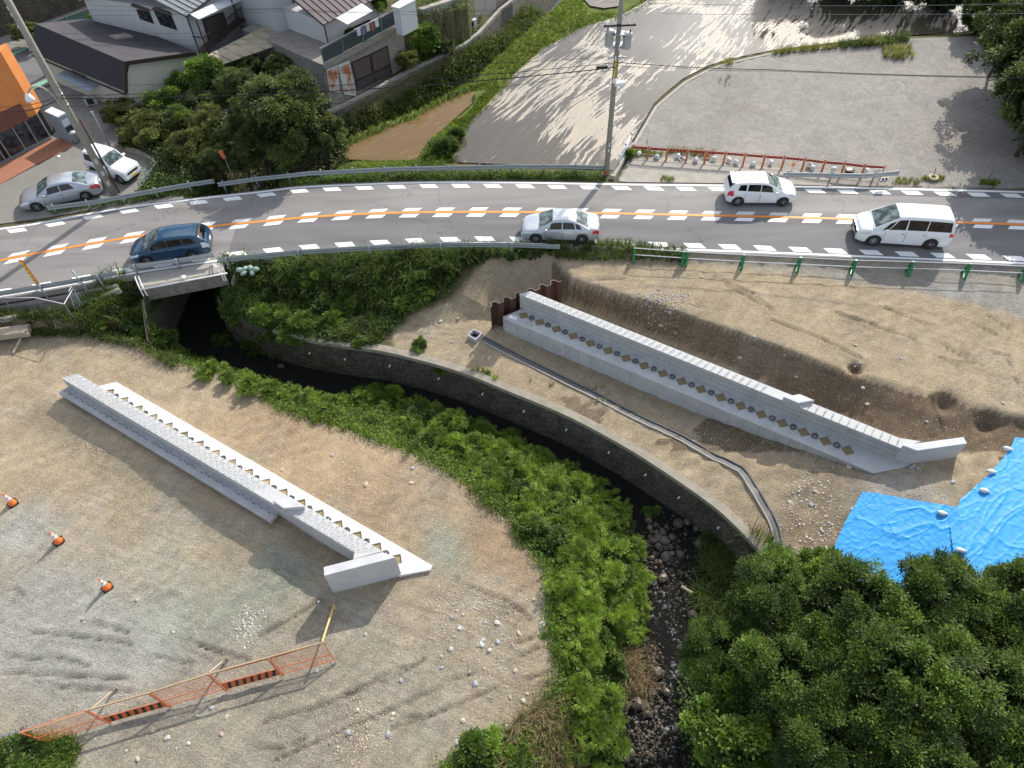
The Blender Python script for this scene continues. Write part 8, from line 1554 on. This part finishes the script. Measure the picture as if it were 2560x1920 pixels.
big += [T2(2, 1, *q) for q in ((1265, 1000), (1285, 1155), (1360, 1050), (765, 850), (1655, 690), (1640, 740), (2090, 1250), (1965, 1440))] + [T2(3, 1, *q) for q in ((755, 1325), (750, 1505), (800, 1480), (140, 1415), (240, 1600), (1150, 1440))] + [T2(3, 2, *q) for q in ((815, 40), (855, 180), (1370, 325), (2025, 170), (700, 720), (1590, 850), (405, 930), (370, 1045), (185, 1020), (1240, 725), (1290, 735), (1240, 755), (1265, 705), (1330, 700))] + [T2(1, 2, *q) for q in ((755, 685), (225, 745), (1355, 735), (950, 870), (1340, 860), (660, 620), (2125, 1170), (1110, 1500))] + [T2(1, 1, *q) for q in ((1595, 1120), (1195, 1365), (1745, 1097), (1695, 1300))]
rs = random.Random(9); where = lambda x, y: ('near the bottom edge left of the stream' if y > 1780 and x > 850 else 'in the scattered heap beside the weeds' if 1080 < x < 1320 and 1500 < y < 1650 else 'near the right end of the barricades' if 760 < x < 1080 and y > 1500 else 'beside the weedy edge of the bank' if x > 1320 and x < 1420 and y > 1500 else 'next to the white wall footing' if 640 < x < 1080 and 1150 < y < 1460 else 'on the ground below the orange barricades' if y > 1640 and x < 900 else 'by the barricades and cones' if x < 700 and y > 1300 else 'on the bare ground left of the stream' if x < 1450 and y > 1100 else 'on the slope above the right wall' if y < 960 and x > 1500 else 'on the ground between wall and tarpaulins' if x > 1500 else 'on the bare soil above the stream wall')
cnt = {}
for x, y in big:
    q = Hp(x, y); sq_ = rs.uniform(.45, .7); k = rs.randrange(3); r = rs.uniform(.065, .125) * (1.4 if rs.random() < .15 else 1); mb = MB(); mb.ico((q[0], q[1], q[2] + r * .12), r, .22, 0, sq_, rs)
    o = mb.build('stone', M_STONES[k], origin=q); w = where(x, y); sz = ('flat ' if sq_ < .55 else '') + ('larger' if r > .105 else 'small' if r < .085 else 'middling'); key = (sz, k, w); cnt[key] = cnt.get(key, 0) + 1
    tag(o, '%s %s stone lying %s' % (sz, ['pale', 'grey', 'tan'][k], w), 'stone', 'loose stones ' + w)
bl = [T2(2, 2, *q) for q in ((1190, 1240), (1265, 1320), (1245, 1280), (1300, 1280), (1385, 1325), (1265, 1400), (1330, 1490), (1280, 1540), (1320, 1350), (1370, 1410), (1450, 1470), (1620, 1370), (1520, 1190), (1440, 1200), (1600, 1240), (1230, 1350), (1380, 1470), (1640, 1260), (1180, 1180), (1210, 1500), (1900, 1440))] + [T2(2, 3, *q) for q in ((1600, 90), (1300, 20), (1560, 330), (1080, 1100), (1140, 1115), (1330, 1000), (1010, 1490), (1015, 1530), (975, 1585), (1260, 835), (940, 1520), (1170, 1190))] + [T2(1, 1, 215, 1505)]
for i, (x, y) in enumerate(bl):
    q = P(x, y, Z_W + .06); r = rs.uniform(.12, .27); mb = MB(); mb.ico(q, r, .14, 1, .65, rs); o = mb.build('boulder', M_WETST, origin=q)
    tag(o, '%s wet brown boulder in the stream bed, %s counted downstream' % ('large' if r > .2 else 'small', ordn(i)), 'boulder', 'wet boulders in the stream')
mb = MB(); mb.tube([P(1703, 1466, Z_W + .25), P(1730, 1482, Z_W + .2)], .06, 6); o = mb.build('driftwood', M_TIMBERG, origin=P(1703, 1466, Z_W + .25)); tag(o, 'pale piece of driftwood lying beside the stream near the trees', 'driftwood')
def pebbles(name, pts, lo, hi, m, seed, sink=.25, zf=None):
    rg = np.random.default_rng(seed); N_ = len(pts); z = hz(pts[:, 0], pts[:, 1]) if zf is None else np.full(N_, zf); v0 = np.array([(1, 0, 0), (-.5, .87, 0), (-.5, -.87, 0), (.1, .1, .75), (-.6, .2, .5), (.5, -.5, .55)]) ; f0 = np.array([(0, 1, 3), (1, 4, 3), (1, 2, 4), (2, 5, 4), (4, 5, 3), (2, 0, 5), (5, 0, 3)])
    r = lo + (hi - lo) * rg.random(N_) ** 3; a = rg.random(N_) * 6.28; c, s = np.cos(a), np.sin(a); j = 1 + rg.uniform(-.25, .25, (N_, 6, 3)); V_ = v0[None] * j * r[:, None, None] * np.array([1, .75, .8]); X = V_[..., 0] * c[:, None] - V_[..., 1] * s[:, None]; Y = V_[..., 0] * s[:, None] + V_[..., 1] * c[:, None]
    vv = np.stack([X + pts[:, 0:1], Y + pts[:, 1:2], V_[..., 2] + z[:, None] - (r * sink)[:, None] * .3], -1).reshape(-1, 3); ff = (f0[None] + (np.arange(N_) * 6)[:, None, None]).reshape(-1, 3)
    return tag(fast_mesh(name, vv, ff, m), kind='stuff')
lpoly = [tuple(P(x, y, Z_L)[:2]) for x, y in ((-100, 840), (0, 830), (200, 835), (345, 865), (640, 975), (940, 1110), (1180, 1235), (1300, 1370), (1365, 1460), (1365, 1560), (1380, 1650), (1340, 1770), (1200, 1860), (1100, 1990), (-100, 1990))]
rpoly = [tuple(P(x, y, -.35)[:2]) for x, y in ((1440, 690), (1720, 690), (2700, 740), (2700, 1080), (2400, 990), (2120, 920), (1770, 800), (1540, 728))]
tpoly = [tuple(P(x, y, Z_T)[:2]) for x, y in ((1230, 870), (1300, 870), (1700, 1030), (2000, 1140), (2150, 1210), (2080, 1330), (2040, 1480), (1985, 1400), (1930, 1290), (1840, 1180), (1600, 1050), (1300, 890))]
spoly = [tuple(P(x, y, -1.1)[:2]) for x, y in ((1420, 715), (1560, 745), (1760, 810), (2100, 940), (2300, 1000), (2500, 1060), (2400, 1085), (2300, 1090), (2100, 1030), (1800, 905), (1560, 800), (1400, 750))]
rg = np.random.default_rng(5)
A_, B_, C_, D_ = sample(lpoly, 15000, rg), sample(rpoly, 3500, rg), sample(tpoly, 3200, rg), sample(spoly, 3000, rg)
dens = lambda p, s_: p[rg.random(len(p)) < np.clip(.35 + vnoise(p[:, 0], p[:, 1], 2.2, s_) * 1.6, .04, 1)]
for k, m_ in enumerate(M_STONES): pebbles('pebbles', np.concatenate([dens(A_[k::3], 71), dens(B_[k::3], 72), dens(C_[k::3], 73), dens(D_[k::3], 74)]), .014, .055, m_, 80 + k)
def pile(px, z, n, sp, lo, hi, seed, m=None, zf=None):
    rg2 = np.random.default_rng(seed); c = P(*px, z)[:2]; pts = c + rg2.normal(size=(n, 2)) * np.array(sp); return pebbles('rubble', pts, lo, hi, m or M_STONES[seed % 3], seed, zf=zf)
pile((1655, 790), -1.2, 380, (1.2, .5), .025, .10, 92); pile((1640, 775), -1.2, 150, (.8, .4), .04, .12, 91); pile((900, 1830), Z_L, 700, (.7, .9), .02, .07, 92); pile((2040, 1290), -1.6, 500, (.7, 1.8), .03, .10, 93); pile((2150, 1150), -1.1, 120, (1.2, .3), .03, .09, 94); pile((620, 1560), Z_L, 160, (.35, .4), .03, .09, 96); pile((2340, 1250), -.9, 200, (1.2, .5), .02, .06, 97)
pile((1160, 1540), Z_L, 300, (.9, .8), .02, .07, 99); pile((1250, 1620), Z_L, 260, (.5, 1.3), .02, .07, 100); pile((1210, 1500), Z_L, 120, (1.0, .3), .03, .08, 103); pile((270, 1130), Z_L, 240, (1.3, .5), .03, .08, 98); pile((1660, 1385), Z_W, 330, (.55, .9), .05, .16, 101, M_WETST, Z_W + .01); pile((1690, 1500), Z_W, 200, (.5, 1.2), .03, .10, 105, M_WETST, Z_W); pile((1640, 1700), Z_W, 260, (.4, 1.0), .04, .13, 106, M_WETST, Z_W); pile((1620, 1860), Z_W, 300, (.5, .6), .05, .14, 104, M_WETST, Z_W + .01)
